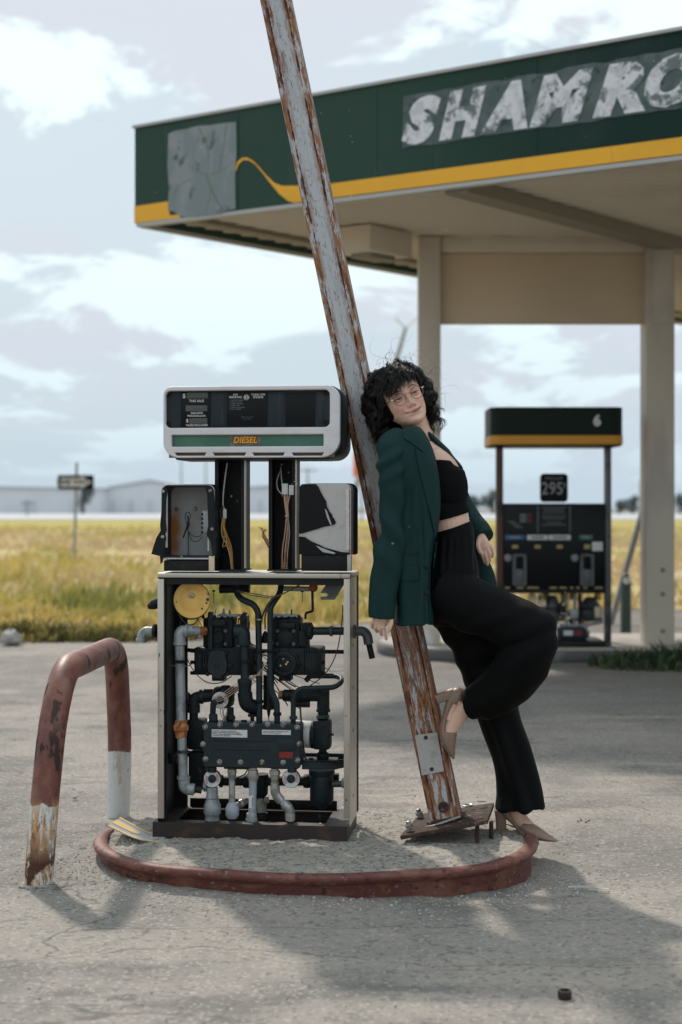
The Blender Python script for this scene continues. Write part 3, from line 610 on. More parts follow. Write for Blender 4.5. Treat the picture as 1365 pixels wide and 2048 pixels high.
# peeled logo patch
pp = [(339, 268), (352, 262), (372, 259), (398, 252), (420, 251), (446, 247), (474, 244), (475, 300), (472, 352), (473, 418), (452, 422), (446, 427), (421, 431), (392, 434), (372, 434), (360, 432), (352, 425), (338, 420), (340, 380), (337, 330)]
fplate('logo_ghost_patch', pp, M['ghost'], .007)
mb = MB()
for pl_ in (((378, 328), (392, 342), (412, 349), (432, 347), (452, 338), (468, 322)), ((415, 350), (422, 372), (436, 402), (450, 424)), ((346, 402), (352, 382), (366, 366), (386, 358)), ((418, 346), (420, 310), (408, 268), (398, 254)), ((440, 344), (446, 312), (452, 270), (456, 250)), ((424, 380), (420, 405), (412, 428))):
    rr_ = random.uniform(.003, .007); mb.tube(fillet([loc(can_pt(*FL(*q_), .0075)) for q_ in pl_], .1, 4), rr_, 5)
mb.build('logo_ghost_outline', mat('ghost_outline', (.12, .15, .15), .8, layers=[dict(col=(.15, .2, .1), scale=(4, 4, 4), thr=(.5, .6)), dict(col=(.16, .185, .19), scale=(14, 14, 14), thr=(.5, .54))]), can)
# letter band and letters
bl, bt = FL(806, 297), FL(813, 190); S0 = bl[0]; H0 = FL(1000, 272)[1] + .0; H1 = FL(1000, 156)[1]
H0 = .5*(FL(830, 296)[1] + FL(1330, 218)[1]); H1 = .5*(FL(830, 187)[1] + FL(1330, 108)[1])
ed_ = [(S0, H0)]
n = 60; SE = 7.9
ed_ += [(S0 + (SE - S0)*j/n, H0 + random.uniform(-.008, .006)) for j in range(1, n)] + [(SE, H0), (SE, H1)] + [(S0 + (SE - S0)*(n - j)/n, H1 + random.uniform(-.008, .010)) for j in range(1, n)] + [(S0 + .01, H1)]
mb = MB(); plate(mb, ed_, [], .004, lambda x, y, z: loc(can_pt(x, y, .004 + z))); mb.build('letter_ghost_band', M['ghost2'], can)
fm = lambda x, y, z: loc(can_pt(x, y, .009 + z))
LH0, LH1 = H0 + .012, H1 - .02
cols_ = [('S', 806, 884), ('H', 880, 975), ('A', 962, 1057), ('M', 1061, 1190), ('R', 1187, 1292), ('O', 1291, 1400)]
edges = [(c_, FL(a, 240)[0], FL(b, 240)[0]) for c_, a, b in cols_]; s = edges[-1][2] + .02
for c_, w_ in (('C', .46), ('K', .50)): edges.append((c_, s, s + w_)); s += w_ + .03
for c_, a, b in edges:
    mb = MB(); fitglyph(mb, c_, (a, b, LH0, LH1), fm, bold=.075, shear=.30, ext=.003); o = mb.build('letter', M['letter'], can, fix=False)
# soffit: tan sheet with ribs running roughly across the picture
mb = MB(); ubox(mb, .05, LU, .06, LV, .06, .075)
rd = Vector((.972, .235, 0)); un = Vector((U.x, U.y, 0)); vn = Vector((Vd.x, Vd.y, 0)); det = un.x*vn.y - un.y*vn.x
def st(p): return ((p.x*vn.y - p.y*vn.x)/det, (un.x*p.y - un.y*p.x)/det)
ds, dt_ = st(rd); perp = Vector((-rd.y, rd.x, 0))
for k in range(-60, 120):
    p = perp*(k*.135); s0, t0 = st(p); lo_, hi_ = -1e9, 1e9
    for q0, dq, a, b in ((s0, ds, .06, LU - .05), (t0, dt_, .08, LV - .05)):
        if abs(dq) < 1e-6:
            if not a < q0 < b: lo_, hi_ = 1, 0
            continue
        l0, l1 = sorted(((a - q0)/dq, (b - q0)/dq)); lo_, hi_ = max(lo_, l0), min(hi_, l1)
    if hi_ - lo_ < .1: continue
    a, b = P0 + U*(s0 + ds*lo_) + Vd*(t0 + dt_*lo_), P0 + U*(s0 + ds*hi_) + Vd*(t0 + dt_*hi_)
    sd = perp*.022
    pts = [loc(a - sd + ZU*.06), loc(b - sd + ZU*.06), loc(b + sd + ZU*.06), loc(a + sd + ZU*.06), loc(a - sd*.5 + ZU*.045), loc(b - sd*.5 + ZU*.045), loc(b + sd*.5 + ZU*.045), loc(a + sd*.5 + ZU*.045)]
    mb.add(pts, [(4,5,6,7),(0,1,5,4),(1,2,6,5),(2,3,7,6),(3,0,4,7)])
o = mb.build('soffit', M['soffit'], can, fix=False)
def along(px, py, z):                                                      # point of the canopy underside plane
    for _ in range(1): pass
    t = (z - CZ)/((HY - py)/F); return Vector(((px - CX)*t/F, t, z))
for (a_, b_), hh in (((FL(900, 372)[0], None), .10),):
    mb = MB(); ubox(mb, a_ - .09, a_ + .09, .08, 5.6, -.05, .04); mb.build('soffit_beam', M['beam'], can)
mb = MB(); ubox(mb, .30, .42, .08, LV - .1, .01, .04); mb.build('edge_gutter', M['beam'], can)
# light box under the soffit
lp = W(726, 450, 12.1); s_, t_ = st(lp - P0)
mb = MB(); ubox(mb, s_ - .22, s_ + .16, t_ - .12, t_ + .45, -.165, .035); mb.build('light_box', M['soffit'], can, bevel=.008)
mb = MB(); ubox(mb, s_ - .12, s_ + .08, t_ + .0, t_ + .33, -.20, -.166); mb.build('light_lens', M['beam'], can, bevel=.006)
# columns and header
def colbox(name, x0, x1, y0, y1, z0, z1, m, bev=.008):
    mb = MB(); mb.box((x0, y0, z0), (x1, y1, z1)); mb.v = [loc(p) for p in mb.v]; return mb.build(name, m, can, bevel=bev)
DC = 12.55; xm = lambda px, d=DC: (px - CX)*d/F; zm = lambda py, d=DC: CZ + (HY - py)*d/F
colbox('column', xm(838), xm(882), DC, DC + .22, IT2, zm(472), M['column']); colbox('column', xm(1292), xm(1349), DC - .02, DC + .24, IT2, zm(478), M['column'])
colbox('column_face', xm(1304), xm(1344), DC - .028, DC - .0225, 2.72, zm(487), M['column'], .002)
colbox('header_panel', xm(883.5), xm(1300), DC + .10, DC + .16, zm(645), zm(503), M['header'])
colbox('header_cap', xm(883.5), xm(1291), DC + .05, DC + .17, zm(503) + .002, zm(470), M['soffit'])
for py in (1140, 1188, 1262):
    mb = MB(); p = loc((xm(1325), DC - .021, zm(py, DC - .02))); mb.lathe([(.02, 0), (.02, .006), (.012, .01)], p, (0, -1, 0), 10); mb.build('anchor_bolt', M['beam'], can)

# ---------------------------------------------------------------- far pump
D2 = 12.3
fp = empty('fuel_dispenser', (xm(1113, D2), D2, IT2), label='dark dispenser numbered 6 with green and gold top sign under the canopy', cat='fuel pump', group='fuel dispensers')
def PF(px, py, v=0.0):
    d = D2 + v; return Vector(((px - CX)*d/F - fp.location.x, v, CZ + (HY - py)*d/F - IT2))
def fbox(name, x0, y0, x1, y1, m, v0=0, v1=.5, bev=.006, mb=None, par=None):
    a = PF(x0, y1, v0); b = PF(x1, y0, v0); q = mb or MB(); q.box((a.x, v0, max(a.z, 0)), (b.x, v1, b.z))
    if mb is None: return q.build(name, m, par or fp, bevel=bev)
def rsign(name, y0, y1, m, pad=0):
    mb = MB(); a = PF(981, y1, 0); b = PF(1246, y0, 0)
    pl = rrect(a.x - pad, -.06 - pad, b.x + pad, .56 + pad, .09); mb.prism([(x, y, a.z) for x, y in pl], (0, 0, b.z - a.z)); return mb.build(name, m, fp)
rsign('top_sign', 815, 871, M['pumpgreen']); rsign('sign_stripe', 871.5, 889, M['pumpgold'], .004); rsign('sign_underside', 889.5, 892, M['black'], -.005)
mb = MB(); q = PF(1192, 843, 0); text(mb, '6', lambda x, y, z: Vector((q.x + x, -.064 - z, q.z + y)), .115, .006); mb.build('number', M['print'], fp, fix=False)
mb = MB()
for x in (1034, 1189): mb = MB(); a = PF(x, 814, 0); mb.lathe([(.012, 0), (.012, .012)], a + Vector((0, .2, 0)), (0, 0, 1), 8); mb.build('sign_bolt', M['black'], fp)
fbox('post', 994, 893, 1007, 1292, M['rustpost'], .02, .12); fbox('post', 1212, 893, 1223.5, 1292, M['gunmetal'], .02, .12)
fbox('post', 994, 893, 1007, 1292, M['black'], .40, .48); fbox('post', 1212, 893, 1223.5, 1292, M['black'], .40, .48)
fbox('cabinet', 1007.5, 1007, 1211.5, 1178, M['glassblack'], .03, .46, .01)
fbox('cabinet_rail', 1007, 1179, 1212, 1187, M['black'], .02, .47); fbox('plinth', 1007, 1283, 1212, 1293, M['black'], .0, .5)
mb = MB(); plate(mb, rrect(*[c_ for p in (PF(1083, 1004), PF(1137, 947)) for c_ in (p.x, p.z)], .03), [], .06, lambda x, y, z: Vector((x, .05 + z, y))); mb.build('price_sign', M['signblack'], fp)
q = PF(1109, 978); mb = MB(); text(mb, '295', lambda x, y, z: Vector((q.x + x*.85 - .012, .018 - z, q.z + y)), .14, .0, space=1.0); mb.build('price', M['print_mid'], fp, fix=False)
mb = MB(); q2 = PF(1131, 972); text(mb, '9', lambda x, y, z: Vector((q2.x + x, .018 - z, q2.z + y)), .06); text(mb, 'REGULAR', lambda x, y, z: Vector((q.x + x, .018 - z, q.z + .085 + y)), .032); mb.build('price_fraction', M['print_dim'], fp, fix=False)
mb = MB(); q = PF(1109, 1040)
for i, (wd_, dy) in enumerate(((.10, .10), (.08, .08), (.09, .06), (.10, .03), (.085, .01), (.06, -.02), (.10, -.04))):
    mb.box((q.x - wd_, .024, q.z + dy - .004), (q.x + wd_, .029, q.z + dy + .005))
for i in range(5): a = PF(1016 + i*4, 1044 + i*3); mb.box((a.x, .024, a.z), (a.x + .06, .029, a.z + .008))
mb.build('instruction_print', M['print_grey'], fp)['kind'] = 'stuff'
fbox('display_bay', 1075, 1012, 1078, 1066, M['gunmetal'], .022, .029, 0); fbox('display_bay', 1139, 1012, 1142, 1066, M['gunmetal'], .022, .029, 0)
for r_ in range(3):
    for c_ in range(4): fbox('key', 1041 + c_*6, 1028 + r_*6, 1045.5 + c_*6, 1032.5 + r_*6, [M['paper'], M['paper'], M['greenstrip'], M['redlabel']][c_] if c_ > 1 else M['print_dim'], .014, .029, 0)
for x0, x1, m in ((1011, 1050, 'blue'), (1055, 1096, 'paper'), (1098, 1142, 'paper'), (1160, 1186, 'greenstrip')):
    fbox('grade_label', x0, 1070, x1, 1080, M[m], .016, .029, .002)
    fbox('grade_print', x0 + 8, 1072.5, x1 - 8, 1077, M['print_dim'], .012, .0155, 0)
for x in (1031, 1076, 1120): fbox('octane_label', x - 6, 1090, x + 6, 1097, M['drabyellow'], .016, .029, .002)
fbox('octane_label', 1169, 1089, 1181, 1098, M['drabyellow'], .016, .029, .002); fbox('notice', 1185, 1084, 1206, 1102, M['paper'], .016, .029, .002)
for x in (1017, 1151): a = PF(x, 1116); mb = MB(); mb.lathe([(.03, 0), (.03, .012), (.02, .016)], Vector((a.x, .03, a.z)), (0, -1, 0), 14); mb.build('round_button', M['print_dim'], fp)
for x in (1040, 1175):
    a = PF(x - 14, 1172); b = PF(x + 14, 1108); mb = MB(); plate(mb, rrect(a.x, a.z, b.x, b.z, .02), [rrect(a.x + .025, a.z + .01, b.x - .025, b.z - .02, .015)], .03, lambda x_, y_, z: Vector((x_, .014 + z, y_))); mb.build('nozzle_boot', M['gunmetal'], fp)
    fbox('nozzle_cradle', x - 8, 1138, x + 8, 1171, M['gunmetal'], .0, .028, .01)
for x0, x1 in ((1010, 1020), (1034, 1048), (1055, 1078), (1100, 1114), (1120, 1134), (1141, 1147), (1153, 1160), (1168, 1175), (1190, 1206)): fbox('rail_tag', x0, 1174, x1, 1177, M['drabyellow'], .012, .029, 0)
# open hydraulics
def lat(name, px, py, prof, ax, m, v): mb = MB(); a = PF(px, py, v); mb.lathe(prof, a, ax, 16); return mb.build(name, m, fp)
lat('meter', 1104, 1240, [(.03, 0), (.06, .02), (.065, .06), (.05, .08), (.07, .11), (.05, .17), (.03, .2)], (0, 0, 1), M['gunmetal'], .2)
lat('meter', 1180, 1243, [(.03, 0), (.06, .03), (.085, .07), (.06, .10), (.09, .13), (.05, .18), (.03, .2)], (0, 0, 1), M['gunmetal'], .2)
for i in range(26):
    x, y = random.uniform(1016, 1204), random.uniform(1192, 1240); q = [PF(x, y, .2), PF(x + random.uniform(-18, 18), y + random.uniform(8, 30), .22), PF(x + random.uniform(-22, 22), y + random.uniform(25, 48), .2)]
    mb = MB(); mb.tube(fillet(q, .03, 3), random.choice((.006, .009, .014)), 7); mb.build('hose', M[random.choice(('iron', 'galv', 'gunmetal', 'rust', 'conduit', 'black'))], fp)
for i in range(12):
    x, y = random.uniform(1020, 1200), random.uniform(1200, 1270); a = PF(x, y, .12); s_ = random.uniform(.015, .035); mb = MB(); mb.box((a.x - s_, .12, a.z - s_), (a.x + s_, .2, a.z + s_*random.uniform(.5, 1.6))); mb.build('valve_block', M[random.choice(('iron', 'gunmetal', 'galv', 'header'))], fp, bevel=.006)
for x, m in ((1064, 'iron'), (1080, 'galv'), (1133, 'conduit'), (1150, 'conduit'), (1160, 'iron')):
    mb = MB(); mb.tube([PF(x, 1188, .2), PF(x, 1252, .2)], .016, 10); mb.build('riser_pipe', M[m], fp)
for x, m in ((1092, 'strip_y'), (1128, 'yellow'), (1146, 'yellow'), (1196, 'yellow')):
    a = PF(x, 1200, .3); mb = MB(); mb.lathe([(.03, 0), (.03, .05), (.012, .06), (.012, .14)], a, (0, 0, 1), 10); mb.build('valve_cap', M[m], fp)
fbox('junction_box', 1118, 1256, 1174, 1281, M['tealbox'], .1, .25, .01); fbox('box_label', 1128, 1261, 1146, 1271, M['paper'], .096, .0995, 0); fbox('box_label', 1150, 1261, 1164, 1271, M['redlabel'], .096, .0995, 0)
mb = MB(); mb.tube(fillet([PF(1120, 1250, .15), PF(1160, 1252, .15), PF(1206, 1244, .15)], .05), .014, 8); mb.tube([PF(1012, 1238, .3), PF(1206, 1238, .3)], .02, 8); mb.build('cross_pipe', M['galv'], fp)

# ---------------------------------------------------------------- things around and behind
D3 = 14.2
bp = W(1252, 1271, D3); t = empty('safety_post', (bp.x, bp.y, 0), label='dark green post with a round white cap right of dispenser 6', cat='post')
mb = MB(); mb.lathe([(.05, 0), (.05, .50), (.046, .56), (.03, .6), (.01, .615)], (0, 0, 0), (0, 0, 1), 18); mb.build('post', M['greenpost'], t)
mb = MB(); mb.lathe([(.034, 0), (.034, .012), (.02, .02)], (0.0, -.038, .545), (0, -1, .3), 16); mb.build('reflector', M['reflector'], t)
mb = MB(); a, b = W(1223, 1243, 16), W(1296, 985, 16.4); mb.tube([a + (a - b)*.02, b + (b-a)*.25], .032, 12); tagit(mb.build('leaning_pipe', M['greypole'], None), 'thin grey pipe leaning right behind the green post', 'pipe')
so_ = W(150, 1130, 33); t = empty('one_way_sign', (so_.x, so_.y, 0), R(2), 'black and white one way arrow sign on a thin post in the field', 'road sign')
Ds = 33; zl = lambda py: CZ + (HY - py)*Ds/F
mb = MB(); mb.tube([(-.02, 0.03, 0), (.04, .03, zl(925))], .03, 8); mb.build('post', M['greypole'], t)
mb = MB(); plate(mb, rrect(-.36, zl(979), .41, zl(950), .03), [], .01, lambda x, y, z: Vector((x, -.02 + z, y))); mb.build('sign_plate', M['signblack'], t)
zc = zl(964.5); mb = MB(); plate(mb, [(-.31, zc - .09), (.14, zc - .09), (.14, zc - .135), (.36, zc), (.14, zc + .135), (.14, zc + .09), (-.31, zc + .09)], [], .004, lambda x, y, z: Vector((x, -.030 + z, y))); mb.build('arrow', M['signwhite'], t)
mb = MB(); text(mb, 'ONE WAY', lambda x, y, z: Vector((x*.9 - .04, -.0335 - z, zc + y)), .16, .006); mb.build('lettering', M['signblack'], t, fix=False)
# sheds, with distance haze painted into their pale colours
def shed(name, px0, px1, pye, pyr, d, depth, label, pxr=None):
    x0, x1 = (px0 - CX)*d/F, (px1 - CX)*d/F; ze, zr = CZ + (HY - pye)*d/F, CZ + (HY - pyr)*d/F
    t = empty(name, ((x0 + x1)/2, d, 0), label=label, cat='shed'); w_ = (x1 - x0)/2
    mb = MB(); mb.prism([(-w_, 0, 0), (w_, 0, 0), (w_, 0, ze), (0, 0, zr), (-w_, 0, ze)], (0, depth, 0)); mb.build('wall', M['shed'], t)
    mb = MB()
    for sg in (-1, 1): mb.prism([(0, -.6, zr + .05), (sg*(w_ + .5), -.6, ze + .0), (sg*(w_ + .5), -.6, ze + .25), (0, -.6, zr + .35)], (0, depth + 1.2, 0))
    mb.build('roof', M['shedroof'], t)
    for k in range(5):
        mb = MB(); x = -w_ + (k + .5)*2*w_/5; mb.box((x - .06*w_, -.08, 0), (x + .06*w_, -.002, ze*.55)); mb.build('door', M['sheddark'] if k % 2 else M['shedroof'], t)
    return t
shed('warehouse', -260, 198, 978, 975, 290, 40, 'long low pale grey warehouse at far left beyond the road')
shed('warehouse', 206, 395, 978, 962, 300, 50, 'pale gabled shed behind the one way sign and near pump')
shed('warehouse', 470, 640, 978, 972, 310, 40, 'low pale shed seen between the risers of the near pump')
# trees
def tree(px, base, h_px, w_px, d, label):
    x = (px - CX)*d/F; H_ = h_px*d/F; Wd = w_px*d/F/2; t = empty('tree', (x, d, 0), label=label, cat='tree', group='dark trees along the far road')
    mb = MB(); mb.tube([(0, 0, 0), (.05*Wd, 0, H_*.5), (-.04*Wd, 0, H_*.8)], [.35, .25, .1], 7)
    for k in range(4): a = k*1.7; mb.tube([(0, 0, H_*.35), (math.cos(a)*Wd*.5, math.sin(a)*Wd*.5, H_*.7)], [.16, .06], 5)
    mb.build('trunk', M['bark'], t)
    n_ = 1500; blobs = [(random.gauss(0, .42), random.gauss(0, .4), random.uniform(.35, .85)) for _ in range(9)]
    mb = MB()
    for i in range(n_):
        b = random.choice(blobs); u = Vector((random.gauss(0, 1), random.gauss(0, 1), random.gauss(0, 1))).normalized()*random.random()**.4
        p = Vector((b[0]*Wd + u.x*Wd*.38, b[1]*Wd + u.y*Wd*.38, b[2]*H_ + u.z*H_*.2)); s_ = random.uniform(.18, .4)*Wd/5
        a = Vector((random.gauss(0, 1), random.gauss(0, 1), random.gauss(0, 1))).normalized(); c_ = a.orthogonal().normalized()
        mb.add([p - a*s_, p + c_*s_, p + a*s_, p - c_*s_], [(0, 1, 2, 3)])
    mb.build('crown', M['leaf_far'], t, fix=False)
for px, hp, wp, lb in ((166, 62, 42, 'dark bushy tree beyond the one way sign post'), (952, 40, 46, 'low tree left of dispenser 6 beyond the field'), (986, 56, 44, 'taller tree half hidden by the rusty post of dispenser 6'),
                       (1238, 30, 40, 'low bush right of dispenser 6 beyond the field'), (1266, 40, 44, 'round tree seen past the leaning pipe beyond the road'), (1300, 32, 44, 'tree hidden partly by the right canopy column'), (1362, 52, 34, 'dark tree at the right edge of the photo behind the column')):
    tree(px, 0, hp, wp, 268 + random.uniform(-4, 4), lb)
def upole(px, pyt, d, label, cross=None, r_=.14):
    x = (px - CX)*d/F; z = CZ + (HY - pyt)*d/F; t = empty('utility_pole', (x, d, 0), label=label, cat='pole')
    mb = MB(); mb.tube([(0, 0, 0), (0, 0, z)], [r_, r_*.7], 8); mb.build('pole', M['greypole'], t)
    if cross: mb = MB(); mb.box((-cross, -.06, z - .5), (cross, .06, z - .3)); mb.build('crossarm', M['greypole'], t)
upole(363, 912, 240, 'left one of two thin pale poles behind the near pump head'); upole(412, 915, 240, 'right one of two thin pale poles behind the near pump head')
upole(616, 936, 245, 'short pole with a crossarm between near pump riser and leaning pole', 1.6, .2); upole(1281, 958, 245, 'thin pole right of dispenser 6 above the trees')
upole(55, 1000, 200, 'short pale pole before the long warehouse at far left', .8)
# leaning lamp mast
a = W(690, 1030, 90); a.z = 0; t = empty('lamp_mast', a, label='distant grey lamp mast with two arms rising behind the hair', cat='lamp post')
p = [W(x, y, 90) - a for x, y in ((686, 1030), (800, 698), (812, 655))]; p[0].z = 0
mb = MB(); mb.tube(p, [.14, .12, .1], 8); mb.build('mast', M['greypole'], t)
mb = MB(); mb.tube(fillet([p[2], W(822, 646, 90) - a, W(846, 628, 90) - a], .3), .06, 6); mb.build('arm', M['shedroof'], t)
mb = MB(); mb.tube(fillet([p[2], W(803, 648, 90) - a, W(791, 636, 90) - a], .3), .07, 6); mb.build('arm', M['shedroof'], t)
a = W(716, 1030, 120); a.z = 0; t = empty('orange_sign', a, label='small bright orange sign on a post left of the woman', cat='sign')
z0, z1 = CZ + (HY - 954)*120/F, CZ + (HY - 906)*120/F
mb = MB(); mb.tube([(.3, .1, 0), (.3, .1, z0)], .08, 6); mb.build('post', M['greypole'], t)
mb = MB(); mb.box((-.35, -.05, z0), (.75, .05, z1)); mb.build('sign_plate', M['orange'], t, bevel=.02)
for i, ((x0, y0), (x1, y1)) in enumerate((((880, 0), (1100, 92)), ((1015, 0), (1180, 75)), ((1240, -5), (1330, 40)))):
    A, B = W(x0, y0, 60), W(x1, y1, 52); dd = B - A; pts = [A - dd*1.2 + dd*3.6*k/14 - ZU*(1 - (2*k/14 - 1)**2)*.12 for k in range(15)]
    mb = MB(); mb.tube(pts, .012, 5); tagit(mb.build('power_line', M['greypole']), ['thin overhead wire, leftmost of three above the canopy', 'thin overhead wire, middle of three above the canopy', 'thin overhead wire, rightmost of three above the canopy'][i], 'wire', 'overhead wires above the canopy')
# ---------------------------------------------------------------- near pump (stripped diesel dispenser)
PO = Vector((-.654, 5.33, .076)); PA = math.atan2(-.08, .68)
gp = empty('fuel_dispenser', PO, PA, 'stripped diesel dispenser with exposed pipes and white head beside the woman', 'fuel pump', 'fuel dispensers')
_ux = Vector((math.cos(PA), math.sin(PA), 0)); _uy = Vector((-math.sin(PA), math.cos(PA), 0))
def L(px, py, v):
    d = Vector(((px - CX)/F, 1, (HY - py)/F)); c0 = Vector((0, 0, CZ)); t = (v - (c0 - PO).dot(_uy))/d.dot(_uy); q = c0 + d*t - PO
    return Vector((q.dot(_ux), v, q.z))
def pm(v): return 1.0/F*(5.3 + v)                                   # metres per photo pixel at depth v
def B(name, x0, y0, x1, y1, v0, v1, m, bev=.002, par=None):
    a, b = L(x0, y1, v0), L(x1, y0, v0); mb = MB(); mb.box((a.x, v0, a.z), (b.x, v1, b.z)); return mb.build(name, M[m], par or gp, bevel=bev)
def pipe(name, pts, r, m, fr=14, n=14, par=None, seg=6):               # pts: (px, py, v), r in photo pixels
    mb = MB(); mb.tube(fillet([L(*p) for p in pts], fr*pm(0), seg), r*pm(pts[0][2]), n); return mb.build(name, M[m], par or gp)
def lath(name, px, py, v, prof, ax, m, n=20, par=None):                # profile in photo pixels
    k = pm(v); mb = MB(); mb.lathe([(r*k, h*k) for r, h in prof], L(px, py, v), ax, n); return mb.build(name, M[m], par or gp)
UP, DN, FR, RT, LF = (0, 0, 1), (0, 0, -1), (0, -1, 0), (1, 0, 0), (-1, 0, 0)
# base tray: folded steel channel with open middle
mb = MB(); mb.box((0, 0, 0), (.68, .006, .053)); mb.box((0, .294, 0), (.68, .30, .053)); mb.box((0, .006, 0), (.006, .294, .053)); mb.box((.674, .006, 0), (.68, .294, .053))
mb.box((.006, .006, .047), (.674, .05, .0528)); mb.box((.006, .25, .047), (.674, .294, .0528)); mb.box((.006, .05, .047), (.075, .25, .0528)); mb.box((.6, .05, .047), (.674, .25, .0528)); mb.box((.006, .006, .001), (.674, .294, .006))
mb.build('base_tray', M['basetray'], gp)
mb = MB(); mb.box((.07, .285, .053), (.61, .292, .085)); mb.build('rear_rail', M['black'], gp, bevel=.002)
# frame: side panels, trims, top
a = L(316, 1640, .005); z0 = .0535; zt = L(500, 1156, .004).z; xl = a.x; xr = L(701, 1400, .005).x
mb = MB(); mb.box((xl, .005, z0), (xl + .003, .285, zt)); mb.box((xl + .003, .272, z0), (xl + .045, .285, zt)); mb.box((xl + .003, .02, z0), (xl + .028, .034, zt)); mb.build('side_panel', M['black'], gp)
mb = MB(); mb.box((xr - .003, .005, z0), (xr, .21, zt)); mb.build('side_panel', M['silver'], gp)
mb = MB(); mb.box((xr - .020, .255, z0), (xr - .001, .285, zt)); mb.build('rear_post', M['black'], gp)
for (x0, x1) in ((315.5, 328), (688, 700.5)): B('corner_trim', x0, 1158, x1, 1637, -.002, .010, 'silver', .0015)
mb = MB(); a, b = L(315.5, 1155, -.003), L(701, 1143, -.003); mb.box((a.x, -.003, a.z), (b.x, .285, a.z + .016)); o = mb.build('top_plate', M['silver'], gp, bevel=.002)
mb = MB(); mb.box((xl + .004, .012, zt - .024), (xr - .004, .018, zt - .001)); mb.box((xl + .004, .262, zt - .030), (xr - .004, .27, zt - .001)); mb.build('top_beam', M['black'], gp)
for px, py in ((322, 1420), (322, 1452), (692, 1431), (693, 1600)): lath('rivet', px, py, -.0025, [(2.2, 0), (2.2, 1), (1, 2)], FR, 'bolt', 8)
mb = MB()
for py in (1205, 1290, 1375, 1460, 1590): p = L(708, py, .1); mb.box((xr, .09, p.z - .006), (xr + .0012, .097, p.z + .006))
mb.build('panel_slots', M['black'], gp)
# riser channels
for x0, x1 in ((430, 492), (537.5, 594)):
    a, b = L(x0, 1142, .07), L(x1, 912, .07); zb, ztop = a.z, b.z + .01; xa, xb = a.x, b.x - .006
    mb = MB(); mb.box((xa, .07, zb), (xa + .003, .19, ztop)); mb.box((xb - .003, .07, zb), (xb, .19, ztop)); mb.box((xa + .003, .187, zb), (xb - .003, .19, ztop)); mb.box((xa + .003, .07, zb), (xa + .013, .0725, ztop)); mb.box((xb - .010, .07, zb), (xb - .003, .0725, ztop)); mb.box((xa - .004, .065, zb), (xb + .004, .195, zb + .006))
    rc = mb.build('riser_channel', M['black'], gp)
    mb = MB(); mb.box((xb + .0005, .071, zb + .01), (xb + .0025, .100, ztop)); mb.build('riser_lit_edge', M['silver'], gp)  # silver strip paints the light caught on the black channel's right edge
for px, py in ((463, 993), (463.5, 992), (578, 945), (565, 992), (564, 929), (458, 920)): lath('screw', px, py, .186, [(2.0, 0), (2.0, 1), (1, 1.6)], FR, 'connector', 8)
for px in (466, 567, 575): lath('screw', px, 1141, .12, [(4, 0), (4, 5), (2.2, 6), (2.2, 10)], UP, 'bolt', 8)
# head: rear shell, white bezel, display panel
h0, h1 = L(327, 916, -.03), L(680, 770, -.03)
mp = lambda v: (lambda x, y, z: Vector((x, v + z, y)))
mb = MB(); plate(mb, rrect(h0.x + .0, h0.z - .004, h1.x + .004, h1.z + .002, (.045, .045, .05, .05), 8), [], .27, mp(.145), .012); mb.build('head_shell', M['tealbox'], gp)
e0, e1 = L(328, 854, -.03), L(660, 780, -.03); s0, s1 = L(343.5, 893.5, -.03), L(647.5, 868.5, -.03)
d0 = L(329.5, 856, -.03); d1 = L(660, 779, -.03)
outer = rrect(h0.x, h0.z + .0, h1.x, h1.z, (.046, .03, .055, .062), 10)
vents = []
for x0, x1 in ((350, 413), (426, 493), (505, 570), (584, 648)):
    p, q = L(x0, 911.5, -.03), L(x1, 905, -.03); vents.append([(p.x + .006, p.z), (q.x - .006, p.z), (q.x, q.z), (p.x, q.z)])
mb = MB(); plate(mb, outer, [rrect(d0.x + .003, d0.z, d1.x, d1.z, (.018, .018, .018, .018), 6)[::-1], rrect(s0.x, s0.z, s1.x, s1.z, .003, 3)[::-1]] + [v_[::-1] for v_ in vents], .03, mp(-.015 - .002), .004); mb.build('bezel', M['bezel'], gp)
mb = MB(); p, q = L(335, 913, -.03), L(668, 900, -.03); mb.box((p.x, -.005, p.z - .004), (q.x, .001, q.z + .004)); mb.build('vent_backing', mat('tan_vent_plastic', (.20, .15, .11), .7), gp)  # dark tan backing behind the vent slots
mb = MB(); mb.box((d0.x + .001, -.008, d0.z - .003), (d1.x + .003, -.004, d1.z + .003)); mb.build('display_panel', M['panel'], gp)
def panelbox(name, x0, y0, x1, y1, v0, v1, m, bev=.001): return B(name, x0, y0, x1, y1, v0, v1, m, bev)
panelbox('sale_display', 362, 783.5, 421, 854, -.0125, -.0082, 'glassblack'); panelbox('instruction_panel', 453.5, 783, 535, 852.5, -.0115, -.0082, 'glassblack'); panelbox('blank_panel', 571, 785, 631, 853, -.0105, -.0082, 'glassblack')
panelbox('ribbed_strip', 424, 783, 450, 853, -.0100, -.0082, 'panel'); panelbox('ribbed_strip', 538, 783, 568, 853, -.0100, -.0082, 'panel'); panelbox('ribbed_strip', 634, 783, 648, 853, -.0095, -.0082, 'panel')
for x0, y0, x1, y1, m in ((374, 785, 416, 797, 'lcd'), (372, 810.5, 415, 822.5, 'lcd'), (379, 836, 415, 847.5, 'lcd')): panelbox('lcd_window', x0, y0, x1, y1, -.0135, -.0127, m, 0)
for px, py in ((337.5, 789.5), (337.5, 848), (652, 785.5), (652, 844.5)):
    lath('panel_screw', px, py, -.0082, [(5.4, 0), (5.4, 2.5), (3.2, 2.6), (3.0, .6)], FR, 'rubber', 14)
